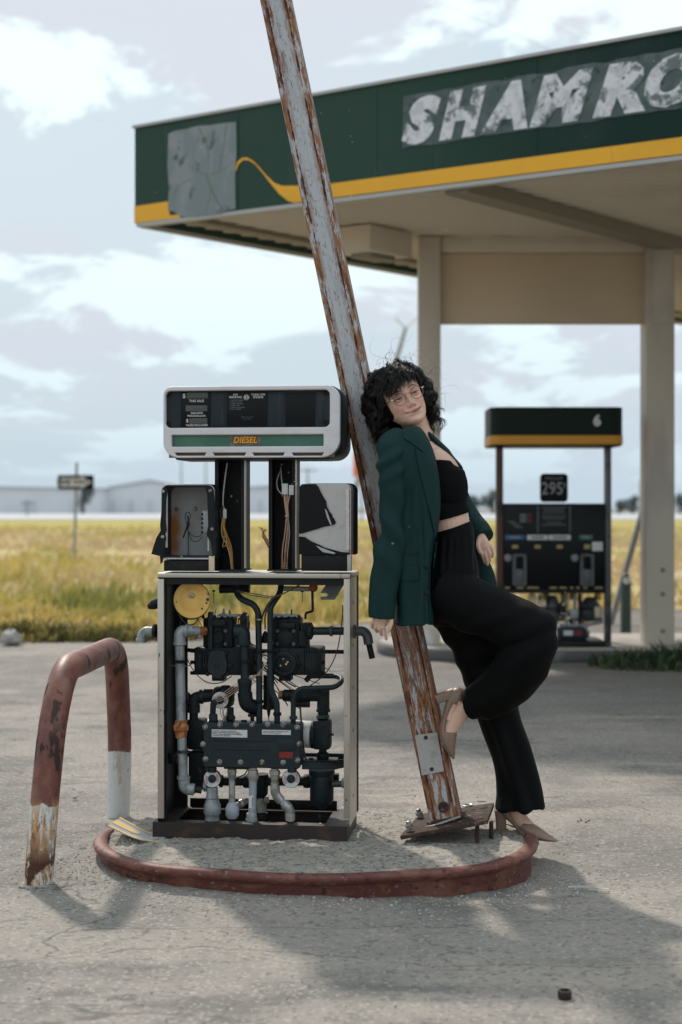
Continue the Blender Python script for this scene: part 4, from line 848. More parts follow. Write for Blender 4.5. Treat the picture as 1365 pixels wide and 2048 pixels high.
def ptext(name, txt, px, py, v, size_px, m, bold=.0, shear=0, align='CENTER', par=None, space=1.0, sx=1.0):
    q = L(px, py, v); k = pm(v)*size_px*1.38; mb = MB()
    vv, ff = glyph(txt, 1, bold, shear, align, 0.0004/k, space); mb.add([Vector((q.x + p.x*k*sx, v - p.z*k, q.z + p.y*k)) for p in vv], ff); return mb.build(name, M[m], par or gp, fix=False)
for t_, px, py, s_ in (('$', 368.5, 792, 9), ('THIS SALE', 393.5, 802, 5.0), ('GALLONS', 394, 826, 4.0), ('PRICE/GALLON', 393.5, 831.8, 3.9), ('$', 375, 841.5, 7), ('TAXES INCLUDED', 394, 850.6, 4.0)): ptext('print', t_, px, py, -.0140, s_, 'print', .012)
for t_, px, py, s_ in (('NO', 471.5, 789.5, 4.4), ('SMOKING', 471.5, 794.5, 4.2), ('TURN OFF', 517, 789.5, 4.4), ('ENGINE', 517, 794.5, 4.2)): ptext('print', t_, px, py, -.0121, s_, 'print', .012)
for i, t_ in enumerate(('1. REMOVE NOZZLE', '2. PULL UP LEVER', '3. INSERT NOZZLE', '4. PUMP FUEL', '5. REPLACE NOZZLE', '6. PAY CASHIER')): ptext('print', t_, 460, 801.5 + i*3.6, -.0121, 2.4, 'print_dim', 0, 0, 'LEFT')
ptext('print', 'DIESEL FUEL ONLY', 495, 834, -.0121, 2.3, 'print_grey'); ptext('print', 'SAFETY FIRST', 495, 838, -.0121, 2.1, 'print_grey')
lath('lock', 493.5, 795, -.0117, [(6.0, 0), (6.0, 2), (5, 2.8), (4.6, 2.2)], FR, 'conduit', 18); B('key_slot', 492.9, 791.5, 494.1, 797, -.0175, -.0165, 'ink', 0)
mb = MB(); mb.box((s0.x - .002, -.014, s0.z - .002), (s1.x + .002, -.010, s1.z + .002)); mb.build('green_strip', M['greenstrip'], gp)
B('worn_sticker', 461, 868.5, 522, 892.5, -.0155, -.0142, 'worn_sticker', 0)
ptext('lettering_shadow', 'DIESEL', 491.5, 881.5, -.0160, 12.6, 'darkred', .05, .22, sx=.90, space=1.04); ptext('lettering', 'DIESEL', 490.5, 880.6, -.0168, 12.6, 'amber', .030, .22, sx=.90, space=1.04)
mb = MB(); p, q = L(355, 918, .05), L(652, 914, .05); mb.box((p.x, .03, p.z - .004), (q.x, .26, q.z)); mb.build('head_tray', M['basetray'], gp, bevel=.002)
mb = MB(); p = L(683, 800, .12); mb.prism([(p.x - .004, .08, p.z + .035), (p.x + .010, .13, p.z + .035), (p.x + .013, .13, p.z - .02), (p.x + .006, .12, p.z - .10), (p.x + .002, .11, p.z - .03)], (0, .05, 0)); mb.build('side_bracket', M['trim'], gp)
# left card box: open, rubber gasket, rusty interior
p, q = L(322, 1119, .0), L(430, 968, .0)
mb = MB(); plate(mb, rrect(p.x, p.z, q.x, q.z, (.024, .024, .008, .008)), [rrect(p.x + .010, p.z + .012, q.x - .010, q.z - .010, (.02, .02, .006, .006))[::-1]], .13, mp(.075), .002); o = mb.build('card_box', M['tealbox'], gp)
mb = MB(); mb.box((p.x + .008, .118, p.z + .01), (q.x - .008, .124, q.z - .008)); mb.build('box_back', M['boxinner'], gp)
mb = MB(); plate(mb, rrect(p.x + .001, p.z + .001, q.x - .001, q.z - .001, (.024, .024, .008, .008)), [rrect(p.x + .004, p.z + .006, q.x - .004, q.z - .004, (.022, .022, .006, .006))[::-1]], .006, mp(.004), .001); mb.build('box_rim', M['worn_alu'], gp)
def jag(pts_l, name, v, m, th=.003):
    mb = MB(); plate(mb, [(L(x, y, v).x, L(x, y, v).z) for x, y in pts_l], [], th, mp(v)); return mb.build(name, M[m], gp)
jag([(325, 978), (333, 972), (336, 980), (333, 1000), (332, 1040), (334, 1062), (330, 1068), (333, 1076), (328, 1100), (326, 1124), (322, 1128), (320, 1105), (323, 1068), (321, 1050), (324, 1020)], 'gasket', -.004, 'rubber', .007)
jag([(411, 974), (419, 971), (428, 980), (430, 1010), (430, 1058), (436, 1068), (432, 1080), (434, 1108), (426, 1112), (422, 1084), (414, 1070), (417, 1052), (416, 1010), (415, 988)], 'gasket', -.004, 'rubber', .007)
jag([(323, 1060), (326, 1080), (320, 1112), (303, 1108), (306, 1098), (313, 1076)], 'torn_flap', -.001, 'rubber')
B('hinge_strip', 331, 984, 335.5, 1095, -.001, .004, 'worn_alu', .001); B('hinge_strip', 415.5, 984, 419, 1102, -.001, .004, 'worn_alu', .001)
B('circuit_block', 405, 1021, 419, 1073, .03, .05, 'galv', .002)
for k in range(5): B('block_terminal', 403, 1026 + k*9, 406.5, 1031 + k*9, .028, .04, 'black', 0)
for px, py, v in ((354, 1018, .117), (391.5, 1018, .117), (335, 1116, .03), (354, 1117, .05), (410, 1116, .03), (327, 983, -.009), (421, 981, -.009), (326, 1074, -.009), (425, 1058, -.009)): lath('box_screw', px, py, v, [(3.6, 0), (3.6, 2), (2, 3.4)], FR, 'bolt', 10)
def wire(name, pts, r, m, n=6, fr=10): return pipe(name, pts, r, m, fr, n, seg=4)
wire('loose_wire', [(377, 1118, .10), (377, 1060, .10), (374, 1045, .09), (370, 1034, .08), (373, 1024, .08), (380, 1025, .08), (382, 1034, .085), (376, 1042, .09)], .8, 'wire_k')
wire('loose_wire', [(376, 1060, .10), (384, 1072, .08), (398, 1074, .06), (404, 1068, .045)], .7, 'wire_k'); wire('loose_wire', [(378, 1066, .1), (384, 1082, .08), (396, 1084, .07), (404, 1074, .045)], .7, 'wire_k')
wire('wire_knot', [(367, 1075, .09), (374, 1056, .08), (378, 1040, .08), (375, 1030, .08), (380, 1050, .075), (371, 1062, .08), (377, 1052, .07)], 1.5, 'wire_k')
mb = MB(); a, b = L(328, 1142, .01), L(428, 1121, .01); mb.box((a.x, .01, a.z), (b.x, .14, b.z)); mb.build('box_foot', M['black'], gp, bevel=.002)
B('box_foot', 418, 1112, 429, 1142, -.002, .009, 'header', .001)
# right card box: pale panel with torn black film
p, q = L(598, 1109, .0), L(703, 967, .0)
mb = MB(); plate(mb, rrect(p.x, p.z, q.x, q.z, (.022, .022, .006, .006)), [], .12, mp(.062), .004); mb.build('card_box', M['worn_alu'], gp)
mb = MB(); plate(mb, rrect(p.x - .001, p.z - .002, q.x + .010, q.z + .002, (.026, .024, .006, .006)), [], .05, mp(.10), .004); mb.build('box_jacket', M['rubber'], gp)
mb = MB(); mb.box((q.x - .007, .0, p.z + .004), (q.x - .004, -.0035, q.z - .02)); mb.build('rusty_seam', M['rust'], gp)
fl = [(599, 975), (604, 968.5), (632, 968), (637, 973), (642, 984), (647, 993), (653, 1003), (654, 1012), (659, 1022), (665, 1030), (665, 1033), (669, 1038), (672, 1044), (671, 1048), (663, 1051), (650, 1053), (635, 1058), (618, 1063), (605, 1067), (598.5, 1067.5)]
jag(fl, 'torn_film', -.0015, 'film', .003); jag([(598.5, 1073), (610, 1074), (622, 1082), (636, 1088), (650, 1095), (668, 1100), (684, 1104), (700, 1105), (700, 1109), (598.5, 1109)], 'torn_film', -.0015, 'film', .003)
jag([(650, 1017), (654, 1021), (664, 1049), (662, 1051), (655, 1036)], 'curled_flap', -.006, 'trim', .002); jag([(632, 1091), (640, 1094), (672, 1106), (668, 1108), (646, 1104)], 'curled_flap', -.006, 'trim', .002)
edge_ = [(693, 978 + 0)]; ys_ = np.linspace(978, 1100, 46); edge_ = [(695, 978)] + [(693 + (3.2 if i % 2 else -2.8)*random.random(), float(y)) for i, y in enumerate(ys_)] + [(695, 1100), (702, 1100), (702, 978)]
jag(edge_, 'peeling_edge', -.0012, 'bezel', .002)
B('box_foot', 603, 1109.5, 696, 1142, .004, .13, 'black', .002); B('box_foot', 695, 1108, 703, 1142, .0, .02, 'worn_alu', .001)
# riser wiring
wire('harness_wire', [(455, 926, .10), (452, 945, .09), (447, 985, .09), (446, 1010, .085), (449, 1018, .08)], 1.5, 'wire_w')
B('connector', 446, 1018, 453, 1037, .07, .082, 'connector', .002)
for i, (dx, m) in enumerate(((-2, 'wire_o'), (0, 'wire_y'), (1.5, 'wire_r'), (-3, 'wire_w'), (2.5, 'wire_o'))):
    wire('harness_wire', [(449 + dx, 1036, .075), (446 + dx, 1052, .075), (450 + dx*2.2, 1072, .08), (459 + dx*1.6, 1090, .085), (463 + dx, 1110, .09), (465 + dx*.5, 1140, .1)], .8, m)
wire('harness_wire', [(447, 1052, .07), (454, 1075, .07), (453, 1090, .075), (445, 1096, .08), (450, 1070, .08)], .8, 'wire_y')
wire('harness_wire', [(448, 1012, .08), (441, 1018, .08), (443, 1040, .08), (450, 1060, .08)], .9, 'wire_n')
wire('harness_wire', [(562, 934, .12), (563, 950, .1), (565, 972, .08)], 1.2, 'wire_w'); wire('harness_wire', [(562, 940, .12), (553, 962, .1), (556, 980, .09), (564, 988, .08)], 1.2, 'wire_w')
wire('harness_wire', [(586, 984, .075), (594, 972, .07), (595, 965, .068), (590, 962, .07), (584, 968, .075)], .9, 'wire_w')
B('connector', 564, 967, 576, 989, .066, .082, 'connector', .002); B('connector', 578, 970, 588, 990, .064, .080, 'connector', .002)
for i, m in enumerate(('wire_r', 'wire_w', 'wire_o', 'wire_b', 'wire_y', 'wire_n', 'wire_w', 'wire_r')):
    x0 = 567 + i*2.2; j = random.uniform(-3, 3)
    wire('harness_wire', [(x0, 988, .075), (x0*.4 + 343, 1010, .07), (573 + i*.7, 1032, .068), (571 + i*1.3 + j, 1070, .075), (566 + i*1.5 + j, 1100, .085), (563 + i*1.8, 1140, .10)], .85, m)
lath('cable_tie', 574.5, 1032, .062, [(4.2, -.8), (4.6, 0), (4.2, .8)], UP, 'connector', 10)
for i in range(6):
    m = ('wire_y', 'wire_o', 'wire_n', 'wire_w', 'wire_k', 'wire_r')[i]
    wire('cut_wire', [(538.5, 1082 + i*3, .07), (534 - i*.5, 1076 + i*1.5, .06), (528 - i, 1064 + i*1.2, .05), (518 + i*3.2, 1053 + i*1.2, .045)], .8, m)
# yellow cover
k = pm(.06); yc = lath('yellow_cover', 385, 1199.5, .075, [(35, -3), (37.2, 0), (37.2, 6), (36, 7.5), (25.5, 7.7), (25, 7.2), (24, 7.8), (0.1, 8.4)], FR, 'yellow', 48)
lath('cover_hub', 384.5, 1191.5, .06, [(5, 0), (5, 3), (3.5, 4)], FR, 'conduit', 16, yc)
for px, py, r_ in ((417, 1188, 2), (416, 1199, 3.4), (413.5, 1206, 2), (404.5, 1217.5, 2), (353.5, 1204, 1.3)): lath('cover_hole', px, py, .0603, [(r_, 0), (r_, .6), (r_*.8, .7)], FR, 'ink', 12, yc)
lath('cover_back', 385, 1203, .10, [(36, 0), (36, 12)], FR, 'black', 32)
wire('loop_wire', [(355, 1212, .07), (360, 1235, .06), (375, 1250, .06), (390, 1249, .06), (400, 1232, .07), (401, 1218, .08)], 1.3, 'wire_k', fr=16); wire('loop_wire', [(368, 1230, .07), (360, 1250, .07)], 1.0, 'wire_k'); wire('loop_wire', [(391, 1230, .08), (402, 1248, .08), (405, 1256, .08)], .8, 'wire_k')
# black upper manifold behind the beam
pipe('manifold_tube', [(440, 1178, .2), (500, 1176, .2)], 9, 'black', 4); pipe('manifold_tube', [(560, 1177, .2), (620, 1178, .2)], 5, 'galv', 4); lath('rust_cap', 628, 1175, .2, [(7, 0), (9, 4), (9, 10), (5, 14)], FR, 'rust', 14)
pipe('pipe_black', [(472, 1165, .15), (474, 1188, .13), (484, 1199, .11), (508, 1209, .10), (517, 1224, .10), (519, 1330, .10), (519, 1448, .10)], 6.3, 'tealbox', 14)
pipe('pipe_black', [(563, 1165, .15), (561, 1186, .13), (548, 1204, .10), (541, 1216, .09), (541, 1370, .085), (547, 1392, .085), (554, 1404, .085), (555, 1448, .085)], 6.0, 'tealbox', 14)
pipe('pipe_black', [(587, 1448, .09), (587, 1400, .09), (592, 1384, .09), (604, 1377, .09), (668, 1375, .10), (682, 1366, .10), (684, 1358, .12), (675, 1352, .16), (620, 1352, .18), (612, 1362, .18)], 5.3, 'tealbox', 12)
for x in (519, 555): lath('pipe_band', x if x < 530 else 541, 1287 if x > 530 else 1240, .09, [(7, 0), (7, 2.5)], UP, 'bolt', 12)
wire('brown_wire', [(472, 1181, .12), (500, 1186, .1), (545, 1194, .08), (570, 1186, .08), (598, 1170, .1)], .9, 'wire_n'); wire('brown_wire', [(476, 1184, .12), (505, 1191, .1), (546, 1197, .075), (575, 1184, .08), (600, 1171, .1)], .9, 'wire_n')
for i in range(4): wire('brown_wire', [(549 - i, 1195, .075), (538 - i*1.5, 1210, .08), (527 - i*2, 1228 + i*4, .09), (522, 1250 + i*6, .12)], .9, ('wire_k', 'wire_n', 'wire_k', 'wire_k')[i])
wire('brown_wire', [(534, 1218, .1), (530, 1235, .12), (531, 1258, .14)], 1.6, 'wire_n'); lath('wire_boot', 531, 1262, .14, [(2, 0), (6, 6), (7.5, 18), (7, 24)], DN, 'rubber', 12)
lath('hanging_screw', 428, 1180, .2, [(3, 0), (3, 3), (.7, 4), (.7, 26)], DN, 'black', 8); lath('hanging_screw', 605, 1181, .2, [(3, 0), (3, 3), (.7, 4), (.7, 24)], DN, 'black', 8)
pipe('bent_strap', [(625, 1180, .18), (626, 1222, .18), (612, 1226, .17), (611, 1238, .17)], 2.6, 'black', 3, 6)
mb = MB(); v = .05; plate(mb, [(L(x, y, v).x, L(x, y, v).z) for x, y in ((643, 1183), (652, 1170), (688, 1170), (670, 1199.5), (642, 1199.5), (642, 1193), (653, 1193), (657, 1189.5), (653, 1186), (642, 1186))], [], .003, mp(v)); mb.build('slotted_bracket', M['gunmetal'], gp)
# meters
def meter(x0, x1, xf, oct_, v):
    xm_ = (x0 + x1)/2
    bl = B('meter_body', x0, 1296, x1, 1350, v, v + .12, 'iron', .008); B('meter_head', xf - 30, 1236, xf + 30, 1298, v + .015, v + .10, 'iron', .008)
    lath('meter_neck', xf, 1298, v + .05, [(24, 0), (26, 4), (24, 60), (18, 64)], UP, 'iron', 24)
    for dx in (-29, -18, -6, 8, 20, 29):
        lath('casting_bolt', xf + dx, 1237, v + .03, [(3.2, 0), (3.2, 5), (2, 7)], UP, 'iron', 6)
    for px in (x0 + 3, x0 + 3, x1 - 4): pass
    for py in (1302, 1325, 1346):
        lath('casting_bolt', x0 + 5, py, v + .03, [(4, 0), (4, 11), (3, 12)], LF, 'iron', 6); lath('casting_bolt', x1 - 5, py, v + .03, [(4, 0), (4, 11), (3, 12)], RT, 'iron', 6)
    if oct_:
        kk = pm(v); c_ = L(xf, 1326, v); ring = [(c_.x + a*kk, c_.z + b*kk) for a, b in ((-14, 26), (14, 26), (18, 12), (21, -4), (19, -18), (9, -26), (8, -31), (-8, -31), (-9, -26), (-19, -18), (-21, -4), (-18, 12))]
        mb = MB(); plate(mb, ring, [], .014, mp(v - .006), .003); mb.build('meter_cover', M['tealbox'], gp)
        mb = MB(); text(mb, 'G', lambda x, y, z: Vector((c_.x + x - .001, v - .0135 - z, c_.z - .012 + y)), .03, ext=.0012); mb.build('casting_mark', M['iron'], gp, fix=False)
        for dx, dy in ((-17, 20), (17, 20), (-25, -4), (25, -4), (-20, -22), (20, -22)): lath('cover_bolt', xf + dx, 1326 - dy, v - .002, [(4.4, 0), (4.4, 3), (2.6, 3.2), (2.6, 6)], FR, 'iron', 8)
    else:
        lath('meter_cover', xf, 1326, v, [(30, 0), (30, 3), (25, 6), (24, 10), (17, 10.5), (16, 3), (0.1, 3)], FR, 'iron', 36)
        for j in range(8): a = j*math.pi/4 + .3; lath('cover_bolt', xf + 27*math.cos(a), 1326 + 27*math.sin(a), v - .004, [(3.6, 0), (3.6, 3), (2.2, 5)], FR, 'iron', 6)
        for dx, dy, m in ((-2, -8, 'bolt'), (3, 2, 'strip_y'), (-8, 5, 'bolt'), (6, -2, 'strip_y')): lath('gear_tooth', xf + dx, 1326 + dy, v - .006, [(2.2, 0), (2.2, 3)], FR, m, 6)
    B('meter_foot', xf - 12, 1350, xf + 12, 1362, v + .03, v + .09, 'iron', .003)
meter(388, 508, 436, True, .13); meter(541, 643, 570, False, .13)
B('meter_side', 604, 1246, 616, 1300, .14, .2, 'iron', .004); B('meter_side', 416, 1224, 425, 1300, .12, .15, 'tealbox', .003); B('meter_side', 480, 1232, 494, 1300, .16, .22, 'black', .003)
for x0, x1 in ((437, 486), (546, 596)): B('meter_linkage', x0, 1228.5, x1, 1233, .15, .17, 'galv', .001)
lath('linkage_pin', 448, 1228, .155, [(4, 0), (4, 3), (2, 4), (2, 11)], UP, 'galv', 8); lath('linkage_pin', 583.5, 1228, .155, [(3, 0), (1.6, 1), (1.6, 9)], UP, 'iron', 8)
mb = MB(); v = .12; plate(mb, [(L(x, y, v).x, L(x, y, v).z) for x, y in ((478, 1238), (488, 1224), (495, 1226), (486, 1243))], [], .02, mp(v)); mb.build('lever_tab', M['black'], gp)
# left galvanised run
def elbow(pts, r, m, coll=True, fr=22):
    o = pipe('pipe_elbow', pts, r, m, fr, 18, seg=8); return o
elbow([(360, 1284, .05), (360, 1262, .05), (385, 1262, .06)], 12.3, 'galv', fr=16); lath('elbow_collar', 360, 1284, .05, [(13.6, 0), (13.6, 5), (12.6, 6)], DN, 'galv', 20)
pipe('pipe_galvanised', [(359.5, 1290, .05), (361.5, 1380, .05), (362, 1442, .05)], 9.8, 'galv', 4, 18); pipe('pipe_galvanised', [(380, 1262, .06), (397, 1262, .08)], 10, 'galv', 3, 16); pipe('pipe_rusty', [(396, 1262, .08), (412, 1262, .1)], 8.5, 'rust', 3, 14); lath('elbow_collar', 372, 1262, .05, [(13.2, 0), (13.2, 5)], RT, 'galv', 20)
un = lath('pipe_union', 362, 1440, .05, [(12.5, 0), (13, 8), (16, 11), (16, 20), (13.5, 22), (12, 31), (10.5, 36)], DN, 'rust', 8)
pipe('pipe_galvanised', [(364, 1474, .05), (367, 1556, .05)], 9.6, 'galv', 4, 18)
lath('elbow_collar', 367.5, 1552, .05, [(13.4, 0), (13.4, 6), (12, 7)], DN, 'galv', 20); elbow([(368, 1556, .05), (369, 1577, .05), (389, 1579, .055)], 12, 'galv', fr=17); lath('rust_ring', 388, 1578, .055, [(9.5, 0), (9.5, 3)], RT, 'rust', 16)
pipe('pipe_stub', [(391, 1578, .055), (404, 1580, .06)], 7.5, 'iron', 2); lath('valve_disc', 407, 1572, .08, [(8, 0), (11, 2), (11, 8), (8, 10)], RT, 'galv', 16)
lath('side_elbow_collar', 313, 1262, .08, [(8, -10), (8, -2), (14, 0), (14, 5), (9, 8)], LF, 'black', 16)
# side outlets
pipe('side_elbow', [(306, 1263, .09), (292, 1262, .09), (284.5, 1269, .09), (283, 1284, .09)], 9.6, 'galv', 16, 16); lath('side_collar', 283, 1277, .09, [(11, 0), (11.4, 3), (11, 7)], DN, 'galv', 16); pipe('side_nipple', [(300, 1263, .09), (330, 1263, .09)], 8, 'iron', 2)
mb = MB(); mb.lathe([(.019, 0), (.018, .03), (.008, .05)], L(322, 1203, .12), (-1, 0, -.45), 14); mb.build('side_cap', M['rubber'], gp)
pipe('side_nipple', [(625, 1262, .12), (712, 1262, .12)], 8, 'tealbox', 2); lath('side_collar', 614, 1262, .12, [(13, 0), (17, 4), (17, 10), (9, 14)], RT, 'iron', 16); lath('side_flange', 708, 1263, .12, [(14, 0), (14, 4), (9, 5)], RT, 'gunmetal', 16)
pipe('side_elbow', [(712, 1262, .12), (727, 1262, .12), (735, 1270, .12), (738, 1288, .12)], 9.6, 'gunmetal', 14, 16); pipe('side_spout', [(738, 1286, .12), (745, 1317, .12)], 6, 'rubber', 2, 10)
# second rank of pipes
elbow([(470, 1262, .08), (487, 1262, .08), (488, 1290, .08)], 14, 'tealbox', fr=18); lath('elbow_collar', 488.5, 1283, .08, [(12, 0), (15, 3), (15, 6), (11, 8)], DN, 'tealbox', 18)
pipe('pipe_black', [(489, 1288, .09), (491, 1365, .09)], 9.3, 'tealbox', 3, 16); lath('pipe_collar', 490, 1358, .09, [(13, 0), (15, 4), (14, 10), (12, 32), (13, 36)], DN, 'iron', 18)
elbow([(490, 1385, .09), (493, 1410, .09), (513, 1415, .12)], 15, 'iron', fr=20); lath('plug', 505, 1428, .1, [(9, 0), (9, 5), (4, 6), (4, 14)], DN, 'black', 10)
pipe('pipe_black', [(388, 1448, .14), (388, 1425, .14)], 9, 'iron', 3); lath('tee_collar', 388, 1425, .14, [(13, 0), (13, 14), (10, 16)], UP, 'iron', 16)
pipe('pipe_elbow', [(388, 1410, .14), (388, 1398, .14), (405, 1393, .15), (425, 1391, .16)], 12.5, 'iron', 12, 16); lath('pipe_collar', 400, 1394, .13, [(14.5, 0), (14.5, 6)], (1, .2, .1), 'black', 16); lath('pipe_end', 380, 1398, .13, [(12, 0), (14, 3), (14, 8), (8, 9)], LF, 'black', 8)
B('valve_housing', 373, 1440, 408, 1500, .12, .2, 'iron', .01); B('valve_housing', 376, 1504, 412, 1580, .13, .22, 'iron', .012); B('bracket_arm', 337, 1511, 352, 1528, .10, .2, 'black', .003)
pipe('pipe_stub', [(408, 1385, .16), (470, 1385, .18)], 7, 'rust', 3); lath('solenoid', 452, 1415, .15, [(9, 0), (16, 6), (18, 16), (17, 36), (8, 44)], UP, 'iron', 18); B('solenoid_cap', 428, 1376, 472, 1386, .14, .19, 'black', .003)
def dial(px, py, r_, v, n_):
    c_ = lath(n_, px, py, v, [(r_*1.0, -9), (r_*1.02, 0), (r_, 1.2), (r_*.6, 1.3)], FR, 'iron', 28); kk = pm(v); q = L(px, py, v); vz = v - 1.45*kk
    mb = MB(); plate(mb, [(q.x + r_*.96*kk*math.cos(R(a)), q.z + r_*.96*kk*math.sin(R(a))) for a in range(0, 360, 12)], [], .0008, mp(vz)); lab = mb.build('dial_label', M['paper'], gp)
    mb = MB()
    for s_ in (-1, 1):
        for j in range(6):
            a = -34 + j*13.5; p0 = Vector((q.x + s_*r_*.56*kk*math.cos(R(a)) , vz - .0012, q.z + r_*.56*kk*math.sin(R(a + 20*s_)))); p1 = Vector((q.x + s_*r_*.92*kk*math.cos(R(a)), vz - .0012, q.z + r_*.92*kk*math.sin(R(a + 10*s_)))); mb.tube([p0, p1], .0011, 4)
    mb.build('dial_stripes', M['pinkstripe'], gp); lath('dial_knob', px, py, vz, [(r_*.48, 0), (r_*.46, 3), (r_*.2, 3.6)], FR, 'tealbox', 18); return c_
dial(425, 1557.5, 17.5, .045, 'shutoff_valve'); dial(582.5, 1557.5, 18, .045, 'shutoff_valve'); dial(441, 1400, 17, .10, 'shutoff_valve')
for i in range(4): wire('cloth_wire', [(524, 1350 - i*4, .09), (505, 1352 + i*3, .085), (485, 1361 + i*4, .08), (466, 1372 + i*5, .075), (450, 1384 + i*5, .07), (430, 1396 + i*3, .07), (424, 1402 + i*2, .075)], .75, 'wire_t')
wire('cloth_wire', [(533, 1325, .1), (524, 1342, .1), (514, 1360, .1), (498, 1374, .09), (470, 1384, .08)], 1.2, 'wire_w')
pipe('conduit_elbow', [(433, 1404, .07), (427, 1406, .07), (426, 1432, .07)], 6, 'iron', 8, 12); lath('conduit_nut', 427, 1428, .07, [(8.5, 0), (9, 4), (9, 12), (7, 14)], DN, 'tealbox', 8); lath('conduit_nut', 427, 1441, .07, [(10, 0), (10, 7)], DN, 'iron', 8)
pipe('pipe_stub', [(461, 1415, .12), (461, 1448, .12)], 7.2, 'iron', 2); lath('pipe_nut', 461, 1430, .12, [(8.5, 0), (10.5, 4), (10.5, 8), (8, 10)], DN, 'iron', 8); lath('pipe_nut', 488.5, 1449, .09, [(6, 0), (6, 9)], UP, 'iron', 8)
pipe('damper_tube', [(538, 1350, .14), (538, 1410, .14)], 11, 'black', 3, 16); lath('damper_end', 538, 1410, .14, [(13, 0), (13, 8), (4, 10), (2.5, 20), (1, 26), (1, 40)], DN, 'black', 14)
pipe('pipe_stub', [(558, 1390, .15), (574, 1390, .15)], 8.5, 'rust', 2); lath('pipe_nut', 566, 1391, .15, [(10, 0), (12, 3), (12, 14), (9, 17)], RT, 'iron', 8)
pipe('pipe_black', [(580, 1391, .15), (640, 1391, .16)], 12, 'iron', 3, 16); lath('pipe_collar', 596, 1391, .15, [(14, 0), (14, 5)], RT, 'iron', 16); pipe('pipe_black', [(592, 1408, .15), (620, 1408, .15)], 7, 'black', 3, 12)
pipe('pipe_black', [(647, 1380, .16), (647, 1420, .16), (646, 1450, .16)], 10.5, 'iron', 3, 16); lath('pipe_collar', 647, 1383, .16, [(12.5, -3), (12.5, 34), (14, 35), (14, 40)], DN, 'iron', 18)
B('filter_head', 625, 1441, 660, 1500, .12, .19, 'iron', .010); lath('filter_flange', 632, 1470, .155, [(25, 0), (27, 2), (27, 8)], LF, 'iron', 24)
mb = MB(); mb.lathe([(r_*pm(.15), h_*pm(.15)) for r_, h_ in ((26, 0), (27, 3), (26.5, 34), (24, 40), (10, 41))], L(625, 1469, .16), (-1, .1, .02), 28); mb.build('filter_canister', M['filter'], gp)
mb = MB(); mb.lathe([(r_*pm(.15), h_*pm(.15)) for r_, h_ in ((22, 0), (23, 3), (22.5, 30), (20, 36))], L(437, 1461, .2), (-1, 0, 0), 24); mb.build('filter_canister', M['filter'], gp)
pipe('drain_stub', [(656, 1469, .13), (668, 1469, .13)], 2.4, 'black', 1, 8); lath('filter_neck', 646, 1500, .155, [(8, 0), (8, 4), (12, 6), (13, 14), (10, 20), (15, 24)], DN, 'iron', 16)
mb = MB(); v = .10; mb.prism([L(604, 1521, v), L(672, 1521, v), L(688, 1518, v + .06), L(688, 1536, v + .06), L(672, 1539, v), L(604, 1539, v)], (0, .014, 0)); mb.build('filter_bracket', M['tealbox'], gp, bevel=.002)
mb = MB(); q = L(604, 1521, .115); q2 = L(672, 1521, .115); mb.box((q.x, .115, q.z - .004), (q2.x, .2, q.z)); mb.build('bracket_shelf', M['iron'], gp)
lath('sump_bowl', 644, 1539, .155, [(26, 0), (26, 8), (23, 12), (24, 20), (23.5, 60), (19, 69), (10, 72), (8, 78)], DN, 'tealbox', 28); lath('shelf_bolt', 623, 1521, .13, [(5, 0), (5, 5)], UP, 'iron', 6)
pipe('drain_cock', [(665, 1568, .13), (686, 1568, .13)], 6.5, 'gunmetal', 2, 12); lath('drain_wheel', 684, 1566, .13, [(9, 0), (11, 2), (9, 5)], RT, 'galv', 12); lath('pipe_stub', 664, 1555, .2, [(9, 0), (9, 14)], RT, 'black', 12)
pipe('cross_pipe', [(400, 1562, .18), (640, 1562, .18)], 9.5, 'iron', 3, 16); 
for x in (488, 545, 608): lath('cross_collar', x, 1562, .18, [(13, 0), (14, 4), (14, 10), (12, 14)], RT, 'iron', 16)
lath('check_valve', 520, 1548, .18, [(17, 0), (18, 6), (16, 40), (11, 46), (12, 52), (12, 56)], DN, 'iron', 20); lath('check_body', 520, 1595, .18, [(11, 0), (14, 4), (13, 28), (11, 30)], DN, 'conduit', 18); lath('check_foot', 522, 1626, .18, [(14, 0), (15, 4), (15, 16), (10, 17)], DN, 'black', 16)
lath('side_nut', 530, 1600, .165, [(7, 0), (7, 8)], RT, 'conduit', 6)
# terminal box
p, q = L(408, 1533, .03), L(600, 1450, .03)
mb = MB(); plate(mb, rrect(p.x, p.z, q.x, q.z, .008), [], .09, mp(.085), .004); mb.build('terminal_box', M['tealbox'], gp)
mb = MB(); plate(mb, rrect(p.x - .002, p.z - .002, q.x + .002, q.z + .002, .012), [], .014, mp(.038), .003); mb.build('box_lid', M['tealbox'], gp)
for x, y in ((411, 1453.5), (441, 1449.5), (473, 1449), (505, 1448.5), (536, 1448.5), (567, 1449.5), (595, 1455), (407, 1488), (600, 1488), (412, 1518), (440, 1524), (482, 1524.5), (525, 1524.5), (567, 1525), (595.5, 1520)):
    lath('lid_bolt', x, y, .032, [(5.6, 0), (5.6, 2.5), (4.4, 3.2), (3.2, 2.4), (3.0, 4.4), (1, 4.8)], FR, 'bolt', 12)
    mb = MB(); mb.lathe([(.0115, 0), (.0115, .012)], L(x, y, .045), (0, -1, 0), 12); mb.build('bolt_boss', M['tealbox'], gp)
lb = B('caution_label', 424, 1460, 495, 1474, .0285, .0305, 'paper', 0); lb2 = B('notice_label', 524.5, 1460.5, 582, 1469, .0285, .0305, 'paper', 0)
